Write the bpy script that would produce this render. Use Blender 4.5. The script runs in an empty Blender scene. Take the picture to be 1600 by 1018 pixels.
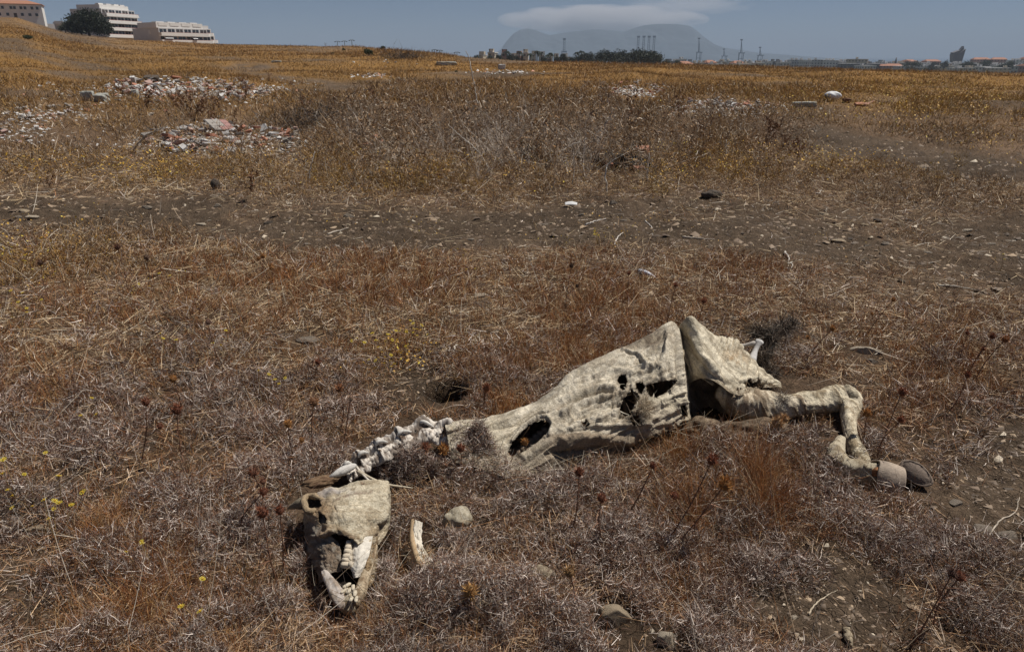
import bpy, math, random
import numpy as np
from mathutils import Vector, Matrix
random.seed(11)
rng = np.random.default_rng(7)
sc = bpy.context.scene
COL = sc.collection
PI = math.pi
# ---------------------------------------------------------------- camera geometry (pixels of the 1600x1018 photo)
F = 1100.0
PITCH = math.atan((509 - 89) / F)
CH = 1.55
sp_, cp_ = math.sin(PITCH), math.cos(PITCH)

def ray(u, v):
    cx = (u - 800) / F; cy = (509 - v) / F
    return np.array([cx, cp_ + cy * sp_, -sp_ + cy * cp_])
def proj(x, y, z):
    dz = z - CH
    f = y * cp_ - dz * sp_
    up = y * sp_ + dz * cp_
    f = np.where(np.abs(f) < 1e-3, 1e-3, f)
    u = 800 + F * x / f; v = 509 - F * up / f
    return np.where(f > 0, u, -9999), np.where(f > 0, v, -9999)
def PH(u, v, h=0.0):                     # point h above level zero
    r = ray(u, v); t = (h - CH) / r[2]
    return np.array([r[0] * t, r[1] * t, h])
def PY(u, v, Y):
    r = ray(u, v); t = Y / r[1]
    return np.array([r[0] * t, Y, CH + r[2] * t])
def PD(u, v, D):
    r = ray(u, v); t = D / math.hypot(r[0], r[1])
    return np.array([r[0] * t, r[1] * t, CH + r[2] * t])

# ---------------------------------------------------------------- noise
def _h(ix, iy, s):
    n = np.sin(ix * 127.1 + iy * 311.7 + s * 74.7) * 43758.5453
    return n - np.floor(n)
def vn(x, y, s=0):
    ix = np.floor(x); iy = np.floor(y); fx = x - ix; fy = y - iy
    fx = fx * fx * (3 - 2 * fx); fy = fy * fy * (3 - 2 * fy)
    a = _h(ix, iy, s); b = _h(ix + 1, iy, s); c = _h(ix, iy + 1, s); d = _h(ix + 1, iy + 1, s)
    return (a * (1 - fx) + b * fx) * (1 - fy) + (c * (1 - fx) + d * fx) * fy
def fbm(x, y, s=0, o=3):
    r = 0; a = 1; t = 0
    for k in range(o):
        r = r + a * vn(x * 2 ** k + 17.3 * k, y * 2 ** k - 9.1 * k, s + k); t += a; a *= .5
    return r / t
def sstep(a, b, x):
    t = np.clip((x - a) / (b - a), 0, 1)
    return t * t * (3 - 2 * t)

# ---------------------------------------------------------------- terrain height
SILU = np.array([-400, 0, 40, 70, 110, 150, 200, 330, 450, 560, 640, 740, 860, 1000, 1150, 1300, 1450, 1600, 2000], float)
SILV = np.array([26, 27.5, 28, 38, 50, 56, 62, 69, 72, 75, 81, 91, 97, 101, 105, 109, 113, 117, 122], float)
SILR = np.array([320, 320, 320, 320, 300, 290, 280, 260, 200, 150, 110, 85, 75, 70, 66, 62, 60, 58, 58], float)
AZT = np.array([math.atan2(ray(u, 90)[0], ray(u, 90)[1]) for u in SILU])
ZRT = np.array([PD(u, v, R)[2] for u, v, R in zip(SILU, SILV, SILR)])
def ridge(az):
    R = np.interp(az, AZT, SILR); Z = np.interp(az, AZT, ZRT)
    back = sstep(math.radians(60), math.radians(120), np.abs(az))
    return R * (1 - back) + 90 * back, Z * (1 - back) + .2 * back
MOUNDS = []                               # x, y, rx, ry, height
for (u, v, ru, rv, h) in [(300, 150, 130, 16, .38), (345, 232, 120, 20, .16), (55, 200, 70, 16, .12), (1575, 178, 45, 10, .25), (630, 98, 25, 5, .3), (1130, 168, 75, 8, .22), (985, 141, 50, 7, .25)]:
    c = PH(u, v); r = PH(u + ru, v); f = PH(u, v - rv); n = PH(u, v + rv)
    MOUNDS.append((c[0], c[1], abs(r[0] - c[0]), abs(f[1] - n[1]) / 2 * .8, h))
_b = lambda u, v: PH(u, v)
BEDS = [(*_b(540, 850)[:2], .24, .42, -.035), (*_b(620, 700)[:2], .26, .15, -.015), (*_b(880, 680)[:2], .55, .25, -.02), (*_b(1120, 640)[:2], .40, .28, -.02), (*_b(1370, 735)[:2], .25, .16, -.005)]
HOLES = [(PH(699, 610), .10, .05, .30)]
def H(x, y, fine=True):
    x = np.asarray(x, float); y = np.asarray(y, float)
    d = np.hypot(x, y) + 1e-6; az = np.arctan2(x, y)
    R, Z = ridge(az)
    z = Z * np.clip((d - 7) / (R - 7), 0, 1) ** 1.25
    hold = np.where(az < -.1, 70, 6)
    over = np.clip(d - R - hold, 0, None)
    z = z - (Z + 20) * sstep(0, np.where(az < -.1, 500, 260), over)
    z = z - 18 * sstep(1750, 2300, d)
    z = z - .012 * np.clip(d - R, 0, 60)
    big = (fbm(x / 9, y / 9, 3) - .5) * 1.0 * sstep(14, 50, d) * (1 - sstep(.75, 1.0, d / R) * .8)
    z = z + big + (fbm(x / 1.6, y / 1.6, 5) - .5) * .16 * sstep(2.2, 8, d)
    for (mx, my, rx, ry, h) in MOUNDS:
        q = ((x - mx) / rx) ** 2 + ((y - my) / ry) ** 2
        z = z + h * np.exp(-q * 1.4)
    if fine:
        z = z + (fbm(x / .28, y / .28, 9, 3) - .5) * .07 + (vn(x / .05, y / .05, 12) - .5) * .016
    for (bx, by, brx, bry, dz) in BEDS:
        q = np.exp(-(((x - bx) / brx) ** 2 + ((y - by) / bry) ** 2) ** 2)
        z = z * (1 - q) + dz * q
    for (c, rx, ry, dep) in HOLES:
        q = ((x - c[0]) / rx) ** 2 + ((y - c[1]) / (rx * .7)) ** 2
        z = z - dep * np.exp(-q ** 3)
    return z
def Hs(x, y): return float(H(np.array([x]), np.array([y]))[0])
def ground(u, v):                          # where the line of sight through a photo pixel meets the ground
    r = ray(u, v); prev = .5
    ts = np.concatenate([np.linspace(.8, 12, 700), np.geomspace(12.02, 420, 900)])
    hz = H(r[0] * ts, r[1] * ts); rz = CH + r[2] * ts
    k = np.argmax(rz <= hz)
    if rz[k] > hz[k]: k = len(ts) - 1
    return np.array([r[0] * ts[k], r[1] * ts[k], hz[k]])

# authored maps (given on the photo's ground, used as world maps)
def blob(u, v, L):
    r = 0
    for (a, b, ra, rb, s) in L:
        r = np.maximum(r, s * np.exp(-(((u - a) / ra) ** 2 + ((v - b) / rb) ** 2)))
    return r
SOILB = [(1310, 950, 120, 95, 1.1), (1215, 930, 70, 60, 1), (1545, 780, 90, 75, 1.1), (1590, 700, 50, 60, .8), (1590, 900, 40, 60, .6), (1430, 900, 60, 20, .5), (40, 950, 70, 70, .7), (655, 600, 60, 35, .7),
         (1420, 350, 160, 45, .7), (1000, 1000, 60, 40, .6), (390, 105, 45, 8, 1), (760, 215, 0.1, 0.1, 0), (500, 140, 70, 7, .8), (1480, 440, 120, 40, .45), (640, 330, 300, 12, .4)]
RUSTB = [(480, 460, 420, 90, .55), (1165, 790, 75, 75, 1), (560, 440, 190, 70, .9), (930, 500, 130, 90, .85), (1150, 780, 130, 100, 1), (780, 610, 80, 60, .9), (250, 480, 200, 90, .5), (210, 900, 120, 130, .55),
         (1500, 570, 150, 60, .35), (600, 900, 60, 60, .45), (1180, 430, 120, 50, .4), (60, 600, 120, 80, .45)]
FLOWB = [(620, 290, 240, 26, 1), (1130, 270, 130, 26, 1), (1030, 300, 60, 18, 1), (230, 278, 220, 22, .9), (1450, 160, 230, 38, .9), (1300, 270, 100, 22, .8), (70, 410, 110, 50, .55),
         (610, 560, 60, 30, .7), (960, 370, 90, 20, .6), (660, 365, 60, 12, .5), (1560, 250, 90, 20, .6), (90, 300, 120, 16, .4), (1330, 390, 50, 18, .5), (870, 385, 30, 12, .6), (540, 375, 40, 12, .4)]
THICK = [(620, 225, 190, 60, 1), (870, 215, 190, 55, 1), (1060, 235, 150, 45, .9), (1210, 230, 70, 35, .8), (400, 250, 130, 30, .7), (310, 175, 60, 30, .6), (700, 150, 250, 30, .5)]
def flatuv(x, y):
    # base map coordinates: the photo pixel of this ground spot (true heights beyond the flat near ground)
    return proj(x, y, H(x, y, False))
RUBB = [(290, 146, 125, 20, 1), (400, 150, 30, 12, 1), (365, 230, 115, 26, .95), (395, 256, 14, 10, 1), (1130, 176, 70, 13, 1), (985, 149, 46, 12, 1), (580, 121, 30, 5, 1), (780, 115, 46, 6, 1), (30, 212, 45, 20, .7), (95, 180, 80, 14, .75), (600, 102, 50, 7, .5), (150, 166, 30, 12, .9), (1300, 166, 30, 10, .8), (345, 205, 30, 20, 1)]
def soilmap(x, y, u, v):
    c = np.interp(u, [-400, 0, 200, 450, 700, 900, 1100, 1300, 1600, 2000], [330, 332, 335, 350, 362, 352, 350, 365, 395, 420])
    w = np.interp(u, [-400, 0, 200, 450, 700, 1100, 1300, 1600], [26, 22, 28, 38, 32, 42, 46, 60])
    t1 = np.exp(-np.abs((v - c) / w) ** 3)
    c2 = np.interp(u, [1200, 1300, 1400, 1500, 1600, 1900], [205, 222, 242, 258, 272, 300])
    t2 = 1.3 * np.exp(-np.abs((v - c2) / 21) ** 3) * sstep(1190, 1280, u)
    c3 = np.interp(u, [300, 420, 560, 700], [95, 120, 138, 150])
    t3 = .7 * np.exp(-np.abs((v - c3) / 6) ** 3) * sstep(300, 360, u) * (1 - sstep(620, 700, u))
    s = np.maximum(np.maximum(t1 * .95, t2), np.maximum(t3, blob(u, v, SOILB)))
    n = fbm(x / .9, y / .9, 21, 4)
    return np.clip(s * 1.15 + (n - .5) * 1.8 * (.22 + s), 0, 1)

# ---------------------------------------------------------------- mesh helpers
def mesh_np(name, V, Q, color=None, mat=None, parent=None, smooth=False):
    """V (n,3), Q (m,k) all faces with k corners"""
    me = bpy.data.meshes.new(name)
    V = np.ascontiguousarray(V, dtype=np.float32); Q = np.ascontiguousarray(Q, dtype=np.int32)
    n, (m, k) = len(V), Q.shape
    me.vertices.add(n); me.vertices.foreach_set('co', V.ravel())
    me.loops.add(m * k); me.loops.foreach_set('vertex_index', Q.ravel())
    me.polygons.add(m); me.polygons.foreach_set('loop_start', np.arange(0, m * k, k, dtype=np.int32))
    try: me.polygons.foreach_set('loop_total', np.full(m, k, dtype=np.int32))
    except Exception: pass
    me.update(calc_edges=True)
    if smooth: me.polygons.foreach_set('use_smooth', np.ones(m, dtype=bool))
    if color is not None:
        at = me.color_attributes.new('Col', 'FLOAT_COLOR', 'POINT')
        c4 = np.ones((n, 4), dtype=np.float32); c4[:, :3] = color
        at.data.foreach_set('color', c4.ravel())
    if mat: me.materials.append(mat)
    o = bpy.data.objects.new(name, me); COL.objects.link(o)
    if parent: adopt(o, parent)
    return o
def adopt(o, parent):
    """geometry is in world coordinates: make it local to the parent's base"""
    M = parent.matrix_basis.copy(); q = parent.parent
    while q: M = q.matrix_basis @ M; q = q.parent
    M.invert()
    o.data.transform(M); o.parent = parent
def tag(o, label=None, cat=None, group=None, kind=None):
    if label: o['label'] = label
    if cat: o['category'] = cat
    if group: o['group'] = group
    if kind: o['kind'] = kind
    return o
def thing(name, label, cat, loc, group=None, rz=0):
    o = bpy.data.objects.new(name, None); COL.objects.link(o)
    o.empty_display_size = .1
    o.matrix_basis = Matrix.Translation(Vector(loc)) @ Matrix.Rotation(rz, 4, 'Z')
    return tag(o, label, cat, group)
def dup(root, loc, rz=0, s=1, label=None, group=None, cat=None):
    r = root.copy(); COL.objects.link(r)
    sc_ = s if hasattr(s, '__len__') else (s, s, s)
    r.matrix_basis = Matrix.Translation(Vector(loc)) @ Matrix.Rotation(rz, 4, 'Z') @ Matrix.Diagonal((*sc_, 1))
    tag(r, label, cat, group)
    for ch in list(root.children):
        c = ch.copy(); COL.objects.link(c); c.parent = r
        for g in ch.children:
            d = g.copy(); COL.objects.link(d); d.parent = c
    return r
class MB:
    def __init__(s): s.v = []; s.f = []; s.c = []
    def add(s, V, Fc, col=None):
        o = len(s.v); s.v += [tuple(map(float, p)) for p in V]; s.f += [tuple(i + o for i in f) for f in Fc]
        s.c += [col if col is not None else (1, 1, 1)] * len(V)
    def box(s, c, d, rz=0, col=None, M=None):
        R = M if M is not None else Matrix.Rotation(rz, 3, 'Z')
        P = []
        for k in range(8):
            q = R @ Vector(((k & 1) - .5, ((k >> 1) & 1) - .5, ((k >> 2) & 1) - .5)).__class__((((k & 1) - .5) * d[0], (((k >> 1) & 1) - .5) * d[1], (((k >> 2) & 1) - .5) * d[2]))
            P.append((c[0] + q[0], c[1] + q[1], c[2] + q[2]))
        s.add(P, [(0, 2, 3, 1), (4, 5, 7, 6), (0, 1, 5, 4), (2, 6, 7, 3), (0, 4, 6, 2), (1, 3, 7, 5)], col)
    def tube(s, pts, rad, n=6, col=None, cap=True):
        pts = [Vector([float(a) for a in p]) for p in pts]
        if not hasattr(rad, '__len__'): rad = [rad] * len(pts)
        V = []; Fc = []
        t = (pts[1] - pts[0]).normalized(); a = t.orthogonal().normalized()
        for i, p in enumerate(pts):
            t = (pts[min(i + 1, len(pts) - 1)] - pts[max(i - 1, 0)]).normalized()
            a = (a - t * a.dot(t)).normalized(); b = t.cross(a)
            for k in range(n):
                an = 2 * PI * k / n
                V.append(p + (a * math.cos(an) + b * math.sin(an)) * rad[i])
        for i in range(len(pts) - 1):
            for k in range(n):
                Fc.append((i * n + k, i * n + (k + 1) % n, (i + 1) * n + (k + 1) % n, (i + 1) * n + k))
        if cap: Fc.append(tuple(range(n))[::-1]); Fc.append(tuple((len(pts) - 1) * n + k for k in range(n)))
        s.add(V, Fc, col)
    def build(s, name, mat, parent=None, smooth=False, colors=False, local=False):
        me = bpy.data.meshes.new(name); me.from_pydata(s.v, [], s.f); me.update()
        if colors:
            at = me.color_attributes.new('Col', 'FLOAT_COLOR', 'POINT')
            at.data.foreach_set('color', np.array([(*c, 1) for c in s.c], dtype=np.float32).ravel())
        if mat: me.materials.append(mat)
        if smooth: me.polygons.foreach_set('use_smooth', [True] * len(me.polygons))
        o = bpy.data.objects.new(name, me); COL.objects.link(o)
        if parent:
            if local: o.parent = parent
            else: adopt(o, parent)
        return o
def ribbons(P, D, L, W, B, C, ns=2, tipc=1.0, taper=.75):
    """curved tapering blades. P base, D unit dir, L length, W width, B bend vector, C colour"""
    n = len(P)
    t = np.linspace(0, 1, ns + 1)
    X = P[:, None, :] + D[:, None, :] * (L[:, None] * t)[:, :, None] + B[:, None, :] * (L[:, None] * t ** 2)[:, :, None]
    r = rng.normal(size=(n, 3)); S = np.cross(D, r); S /= np.linalg.norm(S, axis=1)[:, None] + 1e-9
    w = W[:, None] * (1 - taper * t)
    off = S[:, None, :] * w[:, :, None] * .5
    V = np.stack([X - off, X + off], axis=2)            # n, ns+1, 2, 3
    base = (np.arange(n) * (ns + 1) * 2)[:, None]
    k = (np.arange(ns) * 2)[None, :]
    Q = np.stack([base + k, base + k + 1, base + k + 3, base + k + 2], axis=2).reshape(-1, 4)
    cc = C[:, None, None, :] * (1 + (tipc - 1) * t)[None, :, None, None]
    cc = np.broadcast_to(cc, (n, ns + 1, 2, 3))
    return V.reshape(-1, 3), Q, cc.reshape(-1, 3)
def unit(a): return a / (np.linalg.norm(a, axis=1)[:, None] + 1e-9)
def polar(n, d0, d1, p, azm=46):
    """ground spots in front, area density ~ 1/d^(p+1)"""
    q = rng.random(n); e = 1 - p
    d = (d0 ** e + q * (d1 ** e - d0 ** e)) ** (1 / e) if abs(e) > 1e-6 else d0 * (d1 / d0) ** q
    a = np.radians(rng.uniform(-azm, azm, n))
    return np.sin(a) * d, np.cos(a) * d, d

# ---------------------------------------------------------------- materials
def new_mat(name):
    m = bpy.data.materials.new(name); m.use_nodes = True
    nt = m.node_tree; b = nt.nodes['Principled BSDF']
    return m, nt, b
def N(nt, t, **kw):
    n = nt.nodes.new(t)
    for k, v in kw.items():
        if k in n.inputs: n.inputs[k].default_value = v
        else: setattr(n, k, v)
    return n
def plain(name, col, rough=.8, noise=0, scale=10, bump=0, bscale=40, col2=None, metal=0, spec=.3):
    m, nt, b = new_mat(name)
    b.inputs['Roughness'].default_value = rough; b.inputs['Metallic'].default_value = metal
    b.inputs['Specular IOR Level'].default_value = spec
    b.inputs['Base Color'].default_value = (*col, 1)
    tc = N(nt, 'ShaderNodeTexCoord')
    if noise or col2:
        no = N(nt, 'ShaderNodeTexNoise', Scale=scale, Detail=6.0, Roughness=.65)
        nt.links.new(tc.outputs['Object'], no.inputs['Vector'])
        cr = N(nt, 'ShaderNodeValToRGB')
        c2 = col2 or tuple(c * (1 - noise) for c in col)
        cr.color_ramp.elements[0].position = .35; cr.color_ramp.elements[1].position = .65
        cr.color_ramp.elements[0].color = (*c2, 1); cr.color_ramp.elements[1].color = (*col, 1)
        nt.links.new(no.outputs['Fac'], cr.inputs['Fac']); nt.links.new(cr.outputs['Color'], b.inputs['Base Color'])
    if bump:
        n2 = N(nt, 'ShaderNodeTexNoise', Scale=bscale, Detail=5.0, Roughness=.6)
        nt.links.new(tc.outputs['Object'], n2.inputs['Vector'])
        bp = N(nt, 'ShaderNodeBump', Strength=bump, Distance=.02)
        nt.links.new(n2.outputs['Fac'], bp.inputs['Height']); nt.links.new(bp.outputs['Normal'], b.inputs['Normal'])
    return m
def vcol(name, rough=.7, transl=.25, noise=0, scale=300):
    m, nt, b = new_mat(name)
    a = N(nt, 'ShaderNodeVertexColor', layer_name='Col')
    out = a.outputs['Color']
    if noise:
        g = N(nt, 'ShaderNodeNewGeometry')
        no = N(nt, 'ShaderNodeTexNoise', Scale=scale, Detail=4.0)
        nt.links.new(g.outputs['Position'], no.inputs['Vector'])
        mr = N(nt, 'ShaderNodeMapRange'); mr.inputs['To Min'].default_value = 1 - noise; mr.inputs['To Max'].default_value = 1 + noise
        nt.links.new(no.outputs['Fac'], mr.inputs['Value'])
        mx = N(nt, 'ShaderNodeVectorMath', operation='SCALE')
        nt.links.new(out, mx.inputs[0]); nt.links.new(mr.outputs['Result'], mx.inputs['Scale']); out = mx.outputs['Vector']
    nt.links.new(out, b.inputs['Base Color'])
    b.inputs['Roughness'].default_value = rough; b.inputs['Specular IOR Level'].default_value = .35
    if transl:
        tr = N(nt, 'ShaderNodeBsdfTranslucent'); nt.links.new(out, tr.inputs['Color'])
        ms = N(nt, 'ShaderNodeMixShader'); ms.inputs[0].default_value = transl
        nt.links.new(b.outputs[0], ms.inputs[1]); nt.links.new(tr.outputs[0], ms.inputs[2])
        nt.links.new(ms.outputs[0], nt.nodes['Material Output'].inputs['Surface'])
    return m
M_blade = vcol('dry_blade', .6, .07)
M_stem = vcol('dry_stem', .7, 0)
# ================================================================ ground sheet
fr = np.radians(np.linspace(-62, 62, 860))
bk = np.radians(np.linspace(62, 298, 90))[1:-1]
AZ = np.concatenate([fr, bk]); na = len(AZ)
DD = np.concatenate([[.02, .3], np.geomspace(.6, 12, 560), np.geomspace(12.1, 400, 230), np.geomspace(410, 3200, 40)])
nd = len(DD)
A, Dg = np.meshgrid(AZ, DD)
X = np.sin(A) * Dg; Y = np.cos(A) * Dg
Z = H(X, Y)
u, v = proj(X, Y, H(X, Y, False))
S = soilmap(X, Y, u, v)
far = sstep(12, 40, Dg)
n1 = fbm(X / .5, Y / .5, 31, 4)[..., None]; n2 = fbm(X / .04, Y / .04, 33, 2)[..., None]
nb = fbm(X / (.6 + Dg * .06), Y / (.6 + Dg * .06), 35, 4)[..., None]
soil = np.array([.084, .060, .041]) * (.6 + .8 * n1) * (.6 + .8 * n2)
litt = np.array([.15, .10, .065]) * (.5 + .9 * n1) * (.5 + 1.0 * n2) * (.62 + .38 * sstep(3.2, 6, Dg))[..., None]  # near litter darkened in colour, deepening the shade between the scrub twigs
hq = ((X - HOLES[0][0][0]) / .085) ** 2 + ((Y - HOLES[0][0][1]) / .06) ** 2
ochre = np.array([.235, .13, .043]) * (.62 + .76 * nb); brn = np.array([.13, .09, .058]) * (.6 + .8 * nb)
nf = sstep(.25, .52, fbm(X / (2 + Dg * .12), Y / (1 + Dg * .04), 39, 4))[..., None]
farc = ochre * nf + brn * (1 - nf)
c = litt * (1 - far[..., None]) + farc * far[..., None]
c = c * (1 - S[..., None]) + soil * (1 + .5 * far[..., None]) * S[..., None]
c = c * np.where(hq < 1.1, .25, 1.)[..., None]  # shade of the hole put into the ground colour
low = sstep(0, 1, (Dg - 380) / 100)[..., None]
c = c * (1 - low) + np.array([.10, .10, .06]) * low
idx = np.arange(na * nd).reshape(nd, na)
a0 = idx[:-1, :]; a1 = np.roll(idx, -1, axis=1)[:-1, :]; b0 = idx[1:, :]; b1 = np.roll(idx, -1, axis=1)[1:, :]
Q = np.stack([a0, a1, b1, b0], axis=2).reshape(-1, 4)[:, ::-1]
m, nt, b = new_mat('field_ground')
at = N(nt, 'ShaderNodeVertexColor', layer_name='Col')
g = N(nt, 'ShaderNodeNewGeometry')
no = N(nt, 'ShaderNodeTexNoise', Scale=90.0, Detail=6.0, Roughness=.7); nt.links.new(g.outputs['Position'], no.inputs['Vector'])
mr = N(nt, 'ShaderNodeMapRange'); mr.inputs['From Min'].default_value = .3; mr.inputs['From Max'].default_value = .7
mr.inputs['To Min'].default_value = .55; mr.inputs['To Max'].default_value = 1.5
nt.links.new(no.outputs['Fac'], mr.inputs['Value'])
mx = N(nt, 'ShaderNodeVectorMath', operation='SCALE'); nt.links.new(at.outputs['Color'], mx.inputs[0]); nt.links.new(mr.outputs['Result'], mx.inputs['Scale'])
nt.links.new(mx.outputs['Vector'], b.inputs['Base Color'])
b.inputs['Roughness'].default_value = .95; b.inputs['Specular IOR Level'].default_value = .1
vo = N(nt, 'ShaderNodeTexVoronoi', Scale=26.0, feature='DISTANCE_TO_EDGE')
wn = N(nt, 'ShaderNodeTexNoise', Scale=14.0, Detail=3.0); nt.links.new(g.outputs['Position'], wn.inputs['Vector'])
va = N(nt, 'ShaderNodeVectorMath', operation='MULTIPLY_ADD'); va.inputs[1].default_value = (.12, .12, .12)
nt.links.new(wn.outputs['Color'], va.inputs[0]); nt.links.new(g.outputs['Position'], va.inputs[2]); nt.links.new(va.outputs[0], vo.inputs['Vector'])
cl = N(nt, 'ShaderNodeMapRange'); cl.inputs['From Max'].default_value = .12; nt.links.new(vo.outputs['Distance'], cl.inputs['Value'])
ad = N(nt, 'ShaderNodeMath', operation='MULTIPLY_ADD'); ad.inputs[1].default_value = .5; nt.links.new(cl.outputs['Result'], ad.inputs[0]); nt.links.new(no.outputs['Fac'], ad.inputs[2])
bp = N(nt, 'ShaderNodeBump', Strength=.9, Distance=.012); nt.links.new(ad.outputs[0], bp.inputs['Height']); nt.links.new(bp.outputs['Normal'], b.inputs['Normal'])
go = mesh_np('ground', np.stack([X, Y, Z], axis=2).reshape(-1, 3), Q, c.reshape(-1, 3), m, smooth=True)
tag(go, kind='structure')

# ================================================================ low vegetation, all uncountable
def pick(n, pal, w):
    pal = np.array(pal); w = np.array(w, float); w /= w.sum()
    return pal[rng.choice(len(pal), n, p=w)] * rng.uniform(.7, 1.3, (n, 1))
BODY_FP = [(700, 705), (716, 690), (760, 665), (830, 645), (900, 610), (960, 590), (1060, 575), (1120, 560), (1215, 590), (1330, 600), (1345, 640), (1345, 725),
           (1400, 715), (1460, 735), (1460, 765), (1370, 770), (1300, 730), (1300, 660), (1150, 690), (1080, 680), (1000, 700), (940, 722), (870, 745), (825, 745), (770, 712)]
SKULL_FP = [(440, 800), (475, 760), (560, 735), (612, 735), (616, 830), (596, 905), (572, 970), (532, 970), (500, 915), (484, 860), (470, 820)]
NECK_FP = [(535, 730), (560, 690), (640, 655), (715, 665), (710, 712), (640, 700), (600, 722), (570, 748)]
FPS = [[PH(*p)[:2] for p in L] for L in (BODY_FP, SKULL_FP, NECK_FP)]
def inpoly(x, y, poly):
    r = np.zeros(len(x), bool); n = len(poly)
    for i in range(n):
        x1, y1 = poly[i]; x2, y2 = poly[(i + 1) % n]
        c = ((y1 > y) != (y2 > y)) & (x < (x2 - x1) * (y - y1) / (y2 - y1 + 1e-12) + x1)
        r ^= c
    return r
CLR = [(958, 976, 46, 44), (1042, 1010, 34, 40), (1492, 792, 22, 18), (1540, 832, 44, 22), (1578, 842, 30, 22), (1240, 970, 16, 12), (482, 536, 34, 12), (748, 468, 18, 11), (1350, 560, 44, 16), (714, 818, 20, 16), (845, 908, 20, 12), (660, 862, 34, 46), (62, 832, 26, 14), (133, 654, 16, 9), (1368, 752, 60, 26), (1430, 752, 40, 30), (1310, 715, 30, 34), (550, 915, 40, 60)]
CLRW = [(PH(a, b_)[:2], abs(PH(a + c_, b_)[0] - PH(a, b_)[0]), abs(PH(a, b_ - d_)[1] - PH(a, b_ + d_)[1]) / 2) for a, b_, c_, d_ in CLR]
def free(x, y):
    m = np.ones(len(x), bool)
    for p in FPS: m &= ~inpoly(x, y, p)
    for (c, rx, ry, dep) in HOLES: m &= ((x - c[0]) / (rx * 1.25)) ** 2 + ((y - c[1] + .07) / (rx * 1.5)) ** 2 > 1
    for (c, rx, ry) in CLRW: m &= (((x - c[0]) / rx) ** 2 + ((y - c[1]) / ry) ** 2 > 1) | (_h(x * 977., y * 977., 3) < .10)
    return m
FOOT = []   # filled later by other things if needed
def field(n, d0, d1, p, azm=62):
    x, y, d = polar(int(n * 1.35), d0, d1, p, azm)
    k = free(x, y) & ((d < 6) | (np.abs(np.arctan2(x, y)) < .82)); x, y, d = x[k], y[k], d[k]
    u, v = flatuv(x, y)
    return x, y, d, u, v, soilmap(x, y, u, v)

# --- grey and brown twiggy scrub
x, y, d, u, v, s = field(1000000, 1.25, 9.5, 1.5)
cush = fbm(x / .17, y / .17, 41, 3)
scr = np.clip(sstep(470, 690, v) * 1.1 + .14 - .55 * blob(u, v, [(620, 520, 200, 60, 1), (200, 420, 150, 40, .5)]), .08, 1)
keep = rng.random(len(x)) < np.clip(1 - s * 1.25, .03, 1) * scr * (.10 + 1.2 * sstep(.34, .6, cush))
x, y, d, u, v, s, cush = [a[keep] for a in (x, y, d, u, v, s, cush)]
n = len(x); print('scrub', n)
ch = (.010 + .11 * sstep(.38, .8, cush)) * (1 - .6 * s) + .07 * blob(u, v, [(745, 735, 45, 28, 1)])
ch *= 1 - .6 * blob(u, v, [(545, 960, 60, 40, 1), (900, 750, 100, 16, .6)])
z = H(x, y) + rng.random(n) ** 1.2 * ch
D = unit(np.stack([rng.normal(size=n), rng.normal(size=n), rng.normal(size=n) * .6 + .55], 1))
sz = np.clip(d / 2.6, .75, 3) ** .8
L = rng.uniform(.012, .042, n) * sz; W = rng.uniform(.0013, .0030, n) * sz
Bv = rng.normal(size=(n, 3)) * .38
pal = [(.74, .64, .57), (.41, .335, .285), (.185, .11, .08), (.11, .055, .04), (.25, .115, .05), (.44, .33, .22), (.030, .019, .016)]
C = pick(n, pal, [18, 20, 19, 19, 14, 6, 11])
tone = fbm(x / .35, y / .35, 44, 3)
C *= (.5 + .9 * tone)[:, None]
parts_ = [ribbons(np.stack([x, y, z], 1), D, L, W, Bv, C, 2)]
for (hu, hv, hru, hrv, hn, hh_) in [(748, 722, 44, 17, 9000, .125), (478, 872, 22, 34, 3600, .08), (640, 742, 55, 16, 6000, .10), (735, 850, 60, 18, 3000, .05), (600, 905, 20, 40, 2000, .05), (900, 758, 90, 12, 6000, .06), (1290, 765, 50, 14, 3000, .04),
                                    (1190, 890, 110, 40, 6000, .06), (1450, 860, 110, 40, 6000, .06), (320, 850, 170, 60, 9000, .055), (950, 870, 170, 60, 9000, .055), (60, 700, 90, 40, 3500, .05), (760, 950, 170, 50, 8000, .05)]:
    c_ = PH(hu, hv); rx_ = abs(PH(hu + hru, hv)[0] - c_[0]); ry_ = abs(PH(hu, hv - hrv)[1] - PH(hu, hv + hrv)[1]) / 2
    q_ = rng.normal(size=(hn, 2)) * .55; k_ = (q_ ** 2).sum(1) < 1; q_ = q_[k_]; m_ = len(q_); xx_ = c_[0] + q_[:, 0] * rx_; yy_ = c_[1] + q_[:, 1] * ry_
    dome = (1 - (q_ ** 2).sum(1)) ** .5; lob = .15 + 1.7 * fbm(xx_ / .07, yy_ / .07, 191, 3)
    zz_ = H(xx_, yy_) + hh_ * dome * lob * rng.random(m_) ** .45
    D_ = unit(np.stack([rng.normal(size=m_), rng.normal(size=m_), rng.normal(size=m_) * .6 + .5], 1))
    parts_.append(ribbons(np.stack([xx_, yy_, zz_], 1), D_, rng.uniform(.010, .032, m_), rng.uniform(.0012, .0026, m_), rng.normal(size=(m_, 3)) * .45, pick(m_, pal, [20, 20, 20, 18, 8, 4, 12]), 2))
V1 = np.concatenate([p_[0] for p_ in parts_]); o_ = 0; Qs_ = []
for p_ in parts_: Qs_.append(p_[1] + o_); o_ += len(p_[0])
Q1 = np.concatenate(Qs_); C1 = np.concatenate([p_[2] for p_ in parts_])
o = mesh_np('dry_scrub', V1, Q1, C1, M_blade); tag(o, 'low tangled mat of grey and brown dead twigs covering the near field', 'dry scrub', kind='stuff')

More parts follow.
